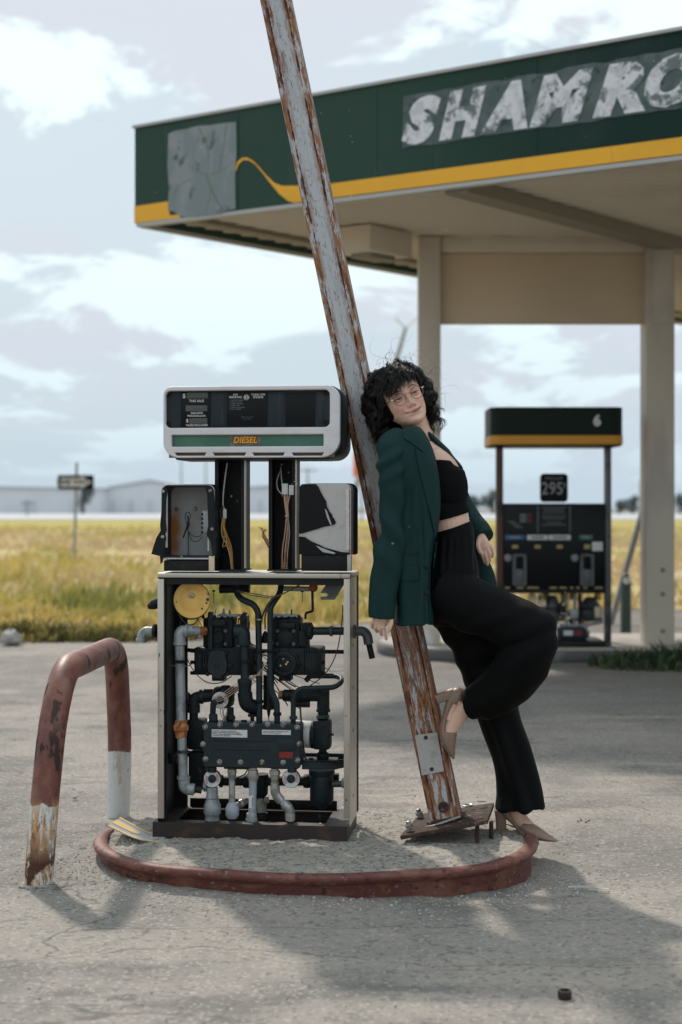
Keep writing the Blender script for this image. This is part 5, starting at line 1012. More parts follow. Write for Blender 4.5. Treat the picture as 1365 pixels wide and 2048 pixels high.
for i, t_ in enumerate(('CAUTION - HAZARD OF ELECTRICAL', 'SHOCK - MORE THAN ONE DISCONNECT', 'SWITCH MAY BE REQUIRED TO DE-ENERGIZE', 'THE DEVICE FOR SERVICING')): ptext('label_print', t_, 425.5, 1462.8 + i*3.1, .0280, 2.1, 'ink', .0, 0, 'LEFT')
for i, t_ in enumerate(('TO REDUCE THE RISK OF IGNITION KEEP COVER', 'TIGHT WHILE CIRCUITS ARE ALIVE')): ptext('label_print', t_, 526, 1463.4 + i*3.1, .0280, 1.7, 'ink', .0, 0, 'LEFT')
B('red_label', 559, 1504, 586, 1516, .0285, .0305, 'redlabel', 0); B('raised_panel', 427, 1477, 540, 1482, .0292, .0305, 'tealbox', .0005); B('raised_panel', 427, 1497, 540, 1499, .0292, .0305, 'tealbox', .0004); B('raised_panel', 556, 1478, 590, 1502, .0292, .0305, 'tealbox', .0005)
for x in (448, 545): B('box_lug', x, 1533, x + 50, 1538, .04, .1, 'black', .001)
# conduits below the box
def fitting(px, py, v, prof): return lath('conduit_fitting', px, py, v, prof, DN, 'conduit', 8)
lath('valve_stem', 425, 1534, .045, [(9, 0), (9, 10)], DN, 'iron', 12); lath('valve_stem', 585, 1534, .045, [(9, 0), (9, 10)], DN, 'iron', 12)
lath('valve_body', 425, 1574, .06, [(11, 0), (12, 18), (13, 20), (13, 22), (12, 24), (17, 36), (17.5, 52), (15, 56), (14, 58), (15, 66), (16, 70)], DN, 'galv', 22)
fitting(464.5, 1535, .06, [(7, 0), (7, 3), (9.5, 4), (9.5, 10), (8.5, 12), (8.5, 17), (6.5, 20), (6.5, 24), (6, 32), (6, 33)]); pipe('conduit_pipe', [(464.5, 1566, .06), (464.5, 1612, .06)], 6.6, 'conduit', 2, 14)
lath('conduit_tee', 465, 1604, .06, [(7, 0), (9, 3), (13.5, 12), (13.5, 26), (9, 33)], DN, 'strip_g', 18); pipe('conduit_pipe', [(473, 1612, .08), (494, 1602, .14)], 6.5, 'conduit', 2, 12); lath('conduit_collar', 480, 1608, .09, [(8.5, 0), (8.5, 6)], (.75, .55, .3), 'conduit', 12)
fitting(506.5, 1535, .055, [(8, 0), (8, 4), (10.5, 5), (10.5, 12), (12, 13), (12, 20), (9, 24), (9, 28)]); pipe('conduit_pipe', [(506.5, 1560, .055), (504.5, 1634, .055)], 7.8, 'strip_g', 2, 16)
lath('conduit_base', 503.5, 1626, .055, [(9.5, 0), (10.5, 2), (10.5, 10), (12, 11), (12, 18), (10, 20)], DN, 'galv', 18)
mb = MB(); q = L(504, 1604, .055 - 8.6*pm(.055)); mb.box((q.x - .010, q.y, q.z - .022), (q.x + .007, q.y + .004, q.z + .022)); mb.build('paper_tag', M['paper'], gp)
mb = MB()
for j in range(9): mb.box((q.x + .001, q.y - .0008, q.z - .018 + j*.004), (q.x + .006, q.y - .0002, q.z - .016 + j*.004))
mb.build('tag_barcode', M['ink'], gp)
fitting(550, 1537, .055, [(7.5, 0), (7.5, 3), (11, 4), (11, 12), (9, 14), (8.5, 20), (7.5, 22), (7.5, 30)])
pipe('conduit_pipe', [(550, 1566, .055), (551, 1580, .055)], 8.5, 'conduit', 2, 16); pipe('conduit_elbow', [(550.5, 1572, .055), (551, 1588, .055), (563, 1602, .055)], 9.6, 'conduit', 10, 16); pipe('conduit_pipe', [(558, 1596, .055), (574, 1613, .055)], 7.2, 'strip_g', 2, 14); pipe('conduit_elbow', [(569, 1608, .055), (580, 1619, .055), (581, 1640, .055)], 10, 'conduit', 10, 16); lath('conduit_base', 581, 1634, .055, [(8, 0), (8, 8)], DN, 'strip_g', 14)
wire('under_wire', [(497, 1534, .07), (492, 1548, .07), (474, 1556, .08)], 1.2, 'wire_k'); wire('under_wire', [(540, 1534, .1), (548, 1542, .1), (562, 1546, .12)], 1.0, 'wire_k')
for x, y in ((370, 1634), (640, 1638)): lath('anchor_stud', x, y, .2 if x < 400 else .07, [(3, 0), (3, 9)], UP, 'iron', 8)
for x, y in ((365, 1644), (376, 1643), (641, 1647)): lath('white_chip', x, y, .03, [(2.2, 0), (2, .8)], UP, 'paper', 7)
# more clutter: flanges, threaded nipples, ties, grease-dark castings and odd wires
for px, py, v, r_, ax in ((489, 1320, .085, 11, DN), (519, 1300, .095, 7.6, DN), (519, 1400, .095, 8, DN), (555, 1425, .08, 8, DN), (587, 1432, .085, 7.5, DN), (362, 1320, .045, 10.8, DN), (367, 1500, .045, 10.6, DN), (646, 1430, .15, 13, DN), (541, 1300, .085, 7.4, DN), (660, 1262, .115, 10, RT), (440, 1562, .17, 12, RT)):
    lath('thread_band', px, py, v, [(r_, 0), (r_ + .9, 1), (r_, 2), (r_ + .9, 3), (r_, 4), (r_ + .9, 5), (r_, 6)], ax, random.choice(('iron', 'gunmetal', 'iron')), 14)
for i in range(16):
    x0, y0 = random.uniform(395, 520), random.uniform(1215, 1250); x1, y1 = random.uniform(540, 660), random.uniform(1330, 1420); sag = random.uniform(20, 70)
    wire('loose_wire', [(x0, y0, .2), (x0 + random.uniform(-8, 8), y0 + sag, .21), ((x0+x1)/2, (y0+y1)/2 + sag*.5, .22), (x1, y1, .21)], random.uniform(.7, 1.2), random.choice(('wire_k', 'wire_k', 'wire_n')), fr=30)
for i in range(10):
    a = i*.63; wire('capillary_wire', [(452 + 22*math.cos(a), 1380, .12), (456 + 16*math.cos(a), 1400, .11), (448 + 10*math.sin(a), 1425, .1), (440 + i*2, 1447, .09)], .6, random.choice(('wire_k', 'wire_n', 'wire_w'))) if i % 2 else None
for x0, x1, y0, y1, v in ((420, 452, 1240, 1252, .115), (560, 590, 1246, 1256, .115), (598, 612, 1262, 1292, .125), (392, 404, 1308, 1342, .125), (480, 498, 1306, 1340, .125), (610, 636, 1306, 1344, .125), (548, 556, 1300, 1306, .11)):
    B('casting_rib', x0, y0, x1, y1, v, v + .02, 'iron', .003)
for k in range(7): B('casting_fin', 606 + k*5, 1299, 608.5 + k*5, 1349, .124, .132, 'iron', .0008)
for k in range(5): B('casting_fin', 391 + k*5, 1299, 393.5 + k*5, 1349, .124, .132, 'iron', .0008)
for x, y in ((420, 1262), (452, 1262), (420, 1288), (452, 1288), (556, 1262), (588, 1262), (556, 1288), (588, 1288)): lath('flange_bolt', x, y, .143, [(4, 0), (4, 3), (2.4, 3.2), (2.4, 5)], FR, 'gunmetal', 6)
lath('gauge', 436, 1275, .14, [(13, 0), (13.5, 3), (12, 4), (11, 3)], FR, 'iron', 20); lath('gauge', 571, 1275, .14, [(15, 0), (15.5, 3), (13, 4), (3, 4)], FR, 'iron', 20)
B('cross_bar', 345, 1508, 700, 1513, .25, .262, 'black', .001); B('cross_bar', 345, 1300, 700, 1304, .262, .27, 'black', .001)
# thin black cables
wire('side_cable', [(365, 1293, .1), (380, 1330, .1), (395, 1352, .12), (418, 1368, .12), (445, 1366, .12), (464, 1352, .12)], 1.0, 'wire_k', fr=30); wire('side_cable', [(336, 1331, .12), (376, 1333, .1), (388, 1326, .1)], .9, 'galv')
wire('side_cable', [(686, 1210, .06), (685, 1245, .06), (676, 1300, .06), (664, 1330, .06), (646, 1354, .08), (620, 1372, .1)], 1.1, 'wire_k', fr=30); wire('side_cable', [(654, 1338, .06), (660, 1342, .06), (688, 1341, .06)], 1.0, 'galv')
wire('side_cable', [(601, 1415, .1), (604, 1460, .08), (608, 1500, .07), (613, 1522, .07)], 1.8, 'wire_k', fr=30); wire('side_cable', [(372, 1420, .1), (376, 1400, .1)], 1.2, 'wire_k'); wire('side_cable', [(565, 1356, .12), (580, 1368, .12), (592, 1374, .12)], 1.4, 'wire_k')
# bent reflective strip caught under the base
mb = MB(); A = [L(229, 1625, .0), L(263, 1640, .0), L(292, 1658, -.005), L(310, 1668, -.010), L(334, 1677, -.012)]
path = [Vector((-.135, .075, .050)), Vector((-.10, .062, .036)), Vector((-.055, .046, .018)), Vector((-.015, .032, .006)), Vector((.05, .012, .003))]
wd_ = Vector((-.02, -.090, -.012))
def strip(lo_, hi_, off, m, name, par, taper=None):
    mb = MB(); pp_ = fillet(path, .02, 4); n = len(pp_); vv = []
    for i, p_ in enumerate(pp_):
        f = i/(n-1); a_, b_ = (lo_, hi_) if taper is None else (.5 + (lo_-.5)*taper(f), .5 + (hi_-.5)*taper(f))
        for u_ in (a_, b_): vv += [p_ + wd_*u_*(1 - .25*f) + Vector((0, 0, off)), p_ + wd_*u_*(1 - .25*f) + Vector((0, 0, off - .0015))]
    for i in range(n-1): k_ = i*4; mb.f += [(k_, k_+2, k_+6, k_+4), (k_+1, k_+5, k_+7, k_+3), (k_, k_+4, k_+5, k_+1), (k_+2, k_+3, k_+7, k_+6)]
    k_ = (n-1)*4; mb.f += [(0, 1, 3, 2), (k_, k_+2, k_+3, k_+1)]; mb.v = [Vector(x) for x in vv]; mb.v = [PO + _ux*x.x + _uy*x.y + Vector((0, 0, x.z)) - st_root.location for x in mb.v]
    return mb.build(name, M[m], par)
st_root = empty('bent_strip', PO + Vector((-.08, .03, 0)), 0, 'bent grey and yellow reflective strip wedged under the left corner of the pump base', 'metal strip')
strip(0, 1, .0, 'strip_g', 'strip', st_root); strip(-.005, .10, .0022, 'strip_y', 'yellow_edge', st_root); strip(.90, 1.005, .0022, 'strip_y', 'yellow_edge', st_root); strip(.30, .66, .0022, 'strip_y', 'yellow_tongue', st_root, lambda f: max(0.02, math.sqrt(max(0, 1 - (f/.62)**3))) if f < .62 else .01)

# ---------------------------------------------------------------- hoop bollard
A0 = W(76, 1775, 4.91); hb = empty('hoop_bollard', (A0.x, 5.4, 0), label='bent red and white pipe hoop bollard left of the near pump', cat='bollard')
pts = [W(75, 1800, 4.90), W(90, 1597, 4.92), W(106, 1440, 4.95), W(113, 1392, 4.97), W(150, 1345, 5.06), W(190, 1322, 5.5), W(231, 1305, 5.88), W(244, 1345, 5.98), W(241, 1500, 6.0), W(236, 1660, 6.0)]
pts[0].z = -.03; pts[-1].z = -.03
mb = MB(); q = fillet([pts[0], pts[1], pts[2], pts[4] + Vector((-.035, 0, .01)), pts[6] + Vector((.0, .02, .02)), pts[8], pts[9]], .14, 12)
mb.tube(q, .0455, 28); o = mb.build('hoop', M['bollard'], hb, world=True)
for a, nm in ((pts[0], 'foot'), (pts[-1], 'foot')):
    mb = MB(); z_ = float(gz(a.x, a.y)); mb.lathe([(.060, -.02), (.058, .002), (.047, .006)], (a.x, a.y, z_), (0, 0, 1), 20)
    for p_ in mb.v: p_.x += random.uniform(-.004, .004); p_.y += random.uniform(-.004, .004)
    mb.build('mortar_collar', M['island'], hb, world=True)

# ---------------------------------------------------------------- leaning rusty pole
b0 = W(893, 1636, 5.36); b1 = W(553, 0, 5.64); ax = (b1 - b0).normalized(); Lp = (b1 - b0).length*1.42
lp_ = bpy.data.objects.new('leaning_pole', None); COL.objects.link(lp_); lp_.location = b0; lp_.rotation_euler = (0, 0, 0); tagit(lp_, 'rusty white square steel pole leaning left with the woman against it', 'pole')
yw = R(-7); fx_ = Vector((math.cos(yw), math.sin(yw), 0)); fx_ = (fx_ - ax*fx_.dot(ax)).normalized(); fy_ = ax.cross(fx_)
PM = Matrix((fx_, fy_, ax)).transposed().to_4x4(); lp_.rotation_euler = PM.to_euler()
mb = MB(); hw = .0545; mb.prism([(x, y, 0) for x, y in rrect(-hw, -hw, hw, hw, .008, 3)], (0, 0, Lp)); mb.build('pole_tube', M['pole'], lp_)
mb = MB(); mb.lathe([(.019, .004), (.019, 0), (.013, -.0005), (.012, .002)], (.003, -hw - .0015, .045), (0, -1, 0), 20); mb.build('bolt_hole_rim', M['rustplate'], lp_)
mb = MB(); mb.lathe([(.0125, 0), (.0125, .003)], (.003, -hw, .045), (0, -1, 0), 20); mb.build('bolt_hole', M['ink'], lp_)
mb = MB(); plate(mb, [(-.048, .165), (.030, .165), (.034, .30), (-.044, .305)], [], .003, lambda x, y, z: Vector((x, -hw - .003 + z, y))); ap = mb.build('access_plate', mat('grey_access_plate', (.40, .385, .36), .7, layers=[dict(col=(.28, .26, .24), scale=(60, 60, 60), thr=(.5, .7), amt=.6)]), lp_)
for x, z in ((-.008, .29), (-.010, .18)): mb = MB(); mb.lathe([(.007, 0), (.007, .003), (.004, .005)], (x, -hw - .0045, z), (0, -1, 0), 8); mb.build('plate_screw', M['rustplate'], ap)
# tilted base plate, still part of the pole
inv = Matrix.LocRotScale(lp_.location, lp_.rotation_euler, None).inverted()
def wbuild(mb, name, m, par=lp_, bev=0): mb.v = [inv @ p_ for p_ in mb.v]; return mb.build(name, m, par, bevel=bev)
c4 = [W(800, 1672, 5.20), W(975, 1640, 5.18), W(988, 1605, 5.50), W(838, 1628, 5.52)]
nrm = (c4[1] - c4[0]).cross(c4[3] - c4[0]).normalized()
mb = MB(); mb.prism([c_ - nrm*.014 for c_ in c4], nrm*.014); wbuild(mb, 'base_plate', M['rustplate'], bev=.003)
mb = MB(); cc = b0 + ax*.0; mb.tube([cc - nrm*.02 - ax*.0, cc + nrm*.012], [.078, .062], 4); 
mb = MB(); ri = [b0 + fx_*x + fy_*y for x, y in rrect(-hw - .012, -hw - .012, hw + .012, hw + .012, .012, 3)]; mb.prism([p_ - ax*.03 for p_ in ri], ax*.036); wbuild(mb, 'weld_bead', M['rustplate'], bev=.004)
for (px, py, d) in ((820, 1652, 5.24), (840, 1627, 5.44)):
    q = W(px, py + 6, d); mb = MB(); mb.lathe([(.016, -.002), (.016, .002), (.0135, .003), (.0135, .015), (.0115, .017)], q, nrm, 6); mb.lathe([(.0085, .01), (.0085, .027), (.007, .028)], q, nrm, 10); wbuild(mb, 'anchor_nut', M['bolt'])
for px, py, d in ((964, 1604, 5.44), (958, 1627, 5.24)):
    q = W(px, py + 1, d); mb = MB(); pl_ = [(q + Vector((.016*math.cos(a), .010*math.sin(a), 0))) for a in np.linspace(0, 6.28, 14)[:-1]]; mb.prism([p_ + nrm*.0035 for p_ in pl_], nrm*.001); wbuild(mb, 'slot_hole', M['ink'])
for px, d in ((955, 5.22), (983, 5.30)):
    q = W(px, 1650, d); mb = MB(); mb.tube([(q.x, q.y, ITOP - .01), (q.x, q.y, q.z + .012)], .0075, 8); tagit(mb.build('anchor_rod', M['rustplate']), 'rusty anchor rod under the front edge of the raised base plate' if px < 970 else 'rusty anchor rod under the right corner of the raised base plate beside the heel', 'anchor rod', 'rusty anchor rods')
mb = MB(); q = W(936, 1613, 5.44); ring = [q + Vector((.018*math.cos(a), .018*math.sin(a), .004)) for a in np.linspace(0, 2*math.pi, 17)]; mb.tube(ring, .0028, 6, cap=False); tagit(mb.build('washer', M['bolt']), 'flat steel washer lying on the pole base plate behind the pole', 'washer')
mb = MB(); q = [W(850, 1656, 5.26), W(866, 1654, 5.25), W(884, 1650, 5.25), W(903, 1643, 5.25), W(922, 1637, 5.27)]
q = [p_ + Vector((0, 0, .004)) for p_ in q]; mb.prism([q[0], q[1], q[2], q[3], q[4], q[4] + Vector((0, .025, .0)), q[3] + Vector((0, .025, .0)), q[2] + Vector((0, .018, .0)), q[1] + Vector((0, .008, .0))], (0, 0, .0015)); tagit(mb.build('metal_shim', M['trim']), 'thin crumpled silver metal sheet on the tilted base plate', 'metal scrap')
# litter
q = W(1178, 1781, CZ*F/766); mb = MB(); pl_ = []
for j in range(13): f = j/12; pl_.append(Vector((q.x - .062 + .125*f, q.y + .02 - .035*f - .012*math.sin(f*3.1), .004 + .006*math.sin(f*3.14))))
pl_ += [p_ + Vector((.0, .008 + .004*math.sin(i), .003)) for i, p_ in enumerate(reversed(pl_))]
mb.prism(pl_, (0, 0, .0014)); tagit(mb.build('metal_sliver', M['trim']), 'thin curved pale strip of litter on the ground right of the kerb', 'litter')
q = W(1130, 1996, CZ*F/981); mb = MB(); ring = [q + Vector((.0125*math.cos(a), .0125*math.sin(a), .011)) for a in np.linspace(0, 2*math.pi, 19)]
mb.lathe([(.0165, 0), (.0175, .004), (.0175, .018), (.0155, .020), (.0115, .020), (.0105, .004)], (q.x, q.y, 0), (0, 0, 1), 18); tagit(mb.build('pipe_ring', M['basetray']), 'small rusty pipe collar lying at bottom right of the ground', 'pipe collar')
for i, (px, py, r_, lb) in enumerate(((822, 1712, .0075, 'small round washer on the concrete below the base plate'), (150, 1597, .012, 'single white pebble on the paving between the bollard legs'))):
    q = W(px, py, (CZ - (ITOP if i == 0 else .01))*F/(py - HY)); mb = MB(); mb.lathe([(r_*.4, 0), (r_, .001), (r_, .003), (r_*.45, .004)] if i == 0 else [(r_*.5, -.002), (r_, .004), (r_*.7, .011), (.001, .013)], q, (0, 0, 1), 9)
    tagit(mb.build('washer' if i == 0 else 'pebble', M['bolt'] if i == 0 else M['stone']), lb, 'washer' if i == 0 else 'pebble')
mb = MB(); q = W(1168, 1648, CZ*F/633)
for k_ in range(4): a = k_*1.5; mb.prism([q + Vector((0, 0, .002)), q + Vector((.02*math.cos(a), .02*math.sin(a), .006)), q + Vector((.03*math.cos(a + .4), .03*math.sin(a + .4), .016)), q + Vector((.016*math.cos(a + .9), .016*math.sin(a + .9), .006))], (0, 0, .001))
tagit(mb.build('dead_leaf', M['bark']), 'small curled dry leaf on the paving right of the heel', 'leaf')
# ---------------------------------------------------------------- the woman
wr = W(1003, 1661, 5.43); wr.z = ITOP - .002
wo_ = empty('person', wr, 0, 'woman in dark green blazer and black trousers leaning against the rusty pole', 'person')
def ploft(mb, rings, n=26, e=2.0):                  # rings: (px, py, distance, half width px, half depth m[, exponent])
    C_ = [W(r_[0], r_[1], r_[2]) for r_ in rings]; m = len(C_); b = len(mb.v); Yv = Vector((0, 1, 0))
    for i, (c_, r_) in enumerate(zip(C_, rings)):
        t = (C_[min(i+1, m-1)] - C_[max(i-1, 0)]).normalized(); s_ = t.cross(Yv)
        s_ = s_.normalized(); dv = s_.cross(t).normalized(); hw = r_[3]*r_[2]/F; q = r_[5] if len(r_) > 5 else e
        for k in range(n):
            a = 2*math.pi*k/n; ca, sa = math.cos(a), math.sin(a)
            mb.v.append(c_ + s_*hw*math.copysign(abs(ca)**(2/q), ca) + dv*r_[4]*math.copysign(abs(sa)**(2/q), sa))
    for i in range(m-1):
        for k in range(n): mb.f.append((b+i*n+k, b+i*n+(k+1) % n, b+(i+1)*n+(k+1) % n, b+(i+1)*n+k))
    mb.f.append(tuple(b+k for k in reversed(range(n)))); mb.f.append(tuple(b+(m-1)*n+k for k in range(n)))
def dense(rings, k=5):                              # Catmull-Rom between the given rings
    out = []; m = len(rings); A = [np.array([float(x) for x in r_[:5]]) for r_ in rings]
    for i in range(m-1):
        p0, p1, p2, p3 = A[max(i-1, 0)], A[i], A[i+1], A[min(i+2, m-1)]
        for j in range(k):
            t = j/k; out.append(tuple(.5*((2*p1) + (-p0+p2)*t + (2*p0-5*p1+4*p2-p3)*t*t + (-p0+3*p1-3*p2+p3)*t**3)))
    out.append(tuple(A[-1])); return out
# head frame
HC = W(804, 800, 5.30)
HM = Matrix.Translation(HC) @ Matrix.Rotation(R(-25), 4, 'Y') @ Matrix.Rotation(R(-3), 4, 'X') @ Matrix.Rotation(R(12), 4, 'Z')
def sm(x, a, b): t = min(1, max(0, (x-a)/(b-a))); return t*t*(3-2*t)
zt_ = [-.104, -.100, -.092, -.078, -.055, -.025, 0, .02, .05, .078, .098, .110]
wt_ = [.008, .022, .034, .047, .060, .0685, .071, .0725, .072, .061, .040, .010]
ft_ = [.060, .078, .0845, .0855, .0845, .083, .0815, .086, .086, .072, .048, .012]
bt_ = [-.045, -.02, .0, .025, .055, .080, .090, .094, .094, .080, .052, .012]
def headpt(th_, z):
    w_ = np.interp(z, zt_, wt_); f_ = np.interp(z, zt_, ft_); b_ = np.interp(z, zt_, bt_)
    cy = (b_ - f_)/2; ry = (b_ + f_)/2; ca, sa = math.cos(th_), math.sin(th_); e_ = 2.25
    x = w_*math.copysign(abs(ca)**(2/e_), ca); y = cy + ry*math.copysign(abs(sa)**(2/e_), sa)
    if y < 0:
        G = lambda cx, cz, sx, sz: math.exp(-((abs(x)-cx)/sx)**2 - ((z-cz)/sz)**2)
        fr = sm(-y, .03, .07); d = 0
        nz = np.interp(z, [-.046, -.041, -.034, -.026, -.01, .008, .02], [0, .010, .0215, .0195, .0125, .006, 0])
        nw = np.interp(z, [-.042, -.033, -.02, .0, .02], [.0115, .0105, .0078, .0065, .009])
        d += nz*math.exp(-(abs(x)/nw)**2.2)
        d += .0075*G(.0125, -.0375, .006, .0065)
        d -= .0085*G(.031, .001, .017, .012)
        d += .0035*G(.030, .021, .020, .007)
        d += .0075*G(.040, -.034, .017, .015)
        d += .0048*math.exp(-(abs(x)/.0255)**4)*(math.exp(-((z+.0570 - .3*max(0, abs(x)-.012))/.0040)**2) + 1.2*math.exp(-((z+.0665 - .28*max(0, abs(x)-.012))/.0052)**2))
        d -= .0030*math.exp(-(abs(x)/.031)**4)*math.exp(-((z+.0615 - .36*max(0, abs(x)-.012))/.0022)**2)
        d += .0018*G(.027, -.052, .006, .007) - .0022*G(.0285, -.0585, .004, .004)
        d -= .0030*math.exp(-(x/.02)**2 - ((z+.0765)/.005)**2); d += .0050*math.exp(-(x/.017)**2 - ((z+.091)/.010)**2)
        y -= d*fr
    return Vector((x, y, z))
mb = MB(); NZ, NT = 110, 128; zs_ = np.linspace(-.1039, .1099, NZ); b = 0
for z in zs_:
    for k in range(NT): mb.v.append(HM @ headpt(2*math.pi*k/NT, z))
for i in range(NZ-1):
    for k in range(NT): mb.f.append((i*NT+k, i*NT+(k+1) % NT, (i+1)*NT+(k+1) % NT, (i+1)*NT+k))
mb.f.append(tuple(reversed(range(NT)))); mb.f.append(tuple((NZ-1)*NT+k for k in range(NT)))
ploft(mb, dense([(803, 812, 5.33, 26, .05), (826, 838, 5.325, 27, .052), (838, 859, 5.33, 22.5, .052), (846, 876, 5.335, 22, .06), (847, 890, 5.335, 23, .08), (852, 905, 5.33, 29, .10), (864, 922, 5.325, 37, .12), (875, 947, 5.315, 46, .122), (882, 985, 5.31, 47, .11), (890, 1020, 5.305, 46, .10), (897, 1045, 5.30, 42.5, .095), (901, 1065, 5.30, 42, .098), (901, 1110, 5.30, 46, .11), (900, 1160, 5.30, 46, .11)]))
ploft(mb, dense([(848, 900, 5.30, 16, .05), (815, 905, 5.21, 16, .035), (795, 914, 5.17, 14, .030), (785, 960, 5.135, 13, .026), (781, 1060, 5.112, 11.5, .023), (769, 1150, 5.105, 11.5, .022), (766, 1222, 5.11, 10.5, .02), (766, 1234, 5.11, 12, .019), (763, 1244, 5.11, 14.5, .015), (761, 1250, 5.11, 12, .012)]), 20)
def finger(mb, pts, r0, r1):
    P_ = fillet([W(*p) for p in pts], .012, 3); n = len(P_); mb.tube(P_ + [P_[-1] + (P_[-1]-P_[-2]).normalized()*.003], [r0 + (r1-r0)*i/(n-1) for i in range(n)] + [r1*.5], 12)
for pts in (((770, 1238, 5.112), (767, 1256, 5.095), (771, 1268, 5.10), (773.5, 1279, 5.115)), ((763, 1240, 5.108), (759, 1256, 5.098), (761, 1264, 5.11), (764, 1270, 5.13)), ((757, 1240, 5.11), (750.5, 1253, 5.105), (751.5, 1259, 5.12), (755, 1264, 5.14)), ((751, 1238, 5.118), (744.5, 1247, 5.12), (744.5, 1252, 5.132), (747, 1256, 5.15))): finger(mb, pts, .0072, .0052)
finger(mb, ((774, 1226, 5.10), (784, 1242, 5.085), (781, 1254, 5.08), (776.5, 1264, 5.085)), .0090, .0058)
ploft(mb, dense([(862, 910, 5.38, 12, .04), (884, 926, 5.45, 12, .035), (903, 965, 5.50, 14, .035), (925, 1030, 5.53, 12, .028), (948, 1054, 5.50, 10, .022), (960, 1070, 5.465, 9.5, .020), (965, 1082, 5.445, 11.5, .019), (970, 1094, 5.435, 13, .016), (972, 1101, 5.435, 12, .013)]), 20)
for pts in (((963, 1093, 5.436), (965, 1108, 5.424), (968, 1118, 5.426), (971, 1126, 5.436)), ((969, 1095, 5.434), (972, 1111, 5.42), (974, 1121, 5.424), (975.5, 1130, 5.434)), ((975, 1093, 5.434), (979, 1107, 5.42), (980, 1116, 5.426), (980, 1123, 5.436)), ((980, 1089, 5.434), (985.5, 1100, 5.424), (986.5, 1109, 5.43), (985, 1115, 5.438))): finger(mb, pts, .0070, .0050)
finger(mb, ((961, 1076, 5.44), (956, 1089, 5.42), (958, 1099, 5.415), (961, 1106, 5.42)), .0080, .0055)
ploft(mb, dense([(900, 1150, 5.34, 44, .09), (950, 1270, 5.38, 36, .07), (990, 1400, 5.40, 24, .05), (1010, 1500, 5.41, 21, .045), (1022, 1590, 5.42, 15, .034), (1030, 1620, 5.42, 15, .032), (1045, 1643, 5.41, 15, .032), (1066, 1660, 5.38, 11, .034), (1092, 1673, 5.34, 6, .024)]), 20)
ploft(mb, dense([(900, 1160, 5.26, 44, .09), (985, 1228, 5.18, 38, .075), (1050, 1256, 5.14, 30, .055), (1052, 1284, 5.14, 28, .05), (1006, 1350, 5.19, 23, .045), (955, 1398, 5.27, 20, .038), (928, 1420, 5.30, 18, .033), (909, 1442, 5.305, 18, .032), (898, 1468, 5.305, 14, .034), (901, 1495, 5.305, 9, .028)]), 20)
ploft(mb, dense([(922, 1402, 5.30, 15, .030), (911, 1404, 5.303, 13, .028), (905, 1412, 5.305, 12, .027), (899, 1440, 5.305, 12, .03)]), 16)
bme = remesh(mb, .0024, 2, .4)
co = coords(bme); Hi = np.array(HM.inverted()); lc = co @ Hi[:3, :3].T + Hi[:3, 3]; x, y, z = lc[:, 0], lc[:, 1], lc[:, 2]; ax_ = np.abs(x); face = (y < -.03) & (z > -.11) & (z < .12)
tint = np.tile(np.array([.70, .455, .345]), (len(co), 1))
def tmix(mask, col, a=1.0):
    m_ = (mask*a*face)[:, None]; tint[:] = tint*(1-m_) + np.array(col)*m_
g = lambda cx, cz, sx, sz, p=2: np.exp(-np.abs((ax_-cx)/sx)**p - np.abs((z-cz)/sz)**p)
tmix(g(.036, -.032, .020, .016), (.72, .31, .23), .7); tmix(g(.0, -.030, .012, .01), (.62, .30, .22), .4); tmix(g(.031, .002, .02, .012), (.52, .28, .20), .5)
lipc = -.0615 + .36*np.maximum(ax_-.012, 0)
tmix(np.exp(-(ax_/.0290)**6)*np.exp(-(np.abs(z-lipc-.0005)/(.0078 - .004*np.clip(ax_/.03, 0, 1)))**4), (.34, .10, .09), .95); tmix(np.exp(-(ax_/.0325)**8)*np.exp(-((z-lipc)/.0016)**2), (.14, .04, .035), .9)
brow = .0205 + .0050*np.sin(np.clip((ax_-.012)/.036, 0, 1)*2.4) - .004*np.clip((ax_-.030)/.02, 0, 1)
tmix(np.exp(-np.abs((ax_-.030)/.0190)**6)*np.exp(-((z-brow)/.0034)**4), (.05, .028, .018), .93); tmix(np.exp(-((ax_-.034 - .25*(-.045 - z))/.0028)**2 - ((z+.050)/.010)**2), (.46, .22, .16), .55); tmix(g(.0075, -.0425, .003, .002), (.16, .05, .04), .8)
at = bme.color_attributes.new('tint', 'FLOAT_COLOR', 'POINT'); at.data.foreach_set('color', np.concatenate([tint, np.ones((len(co), 1))], 1).ravel())
body = place(bme, 'body', M['skin'], wo_)
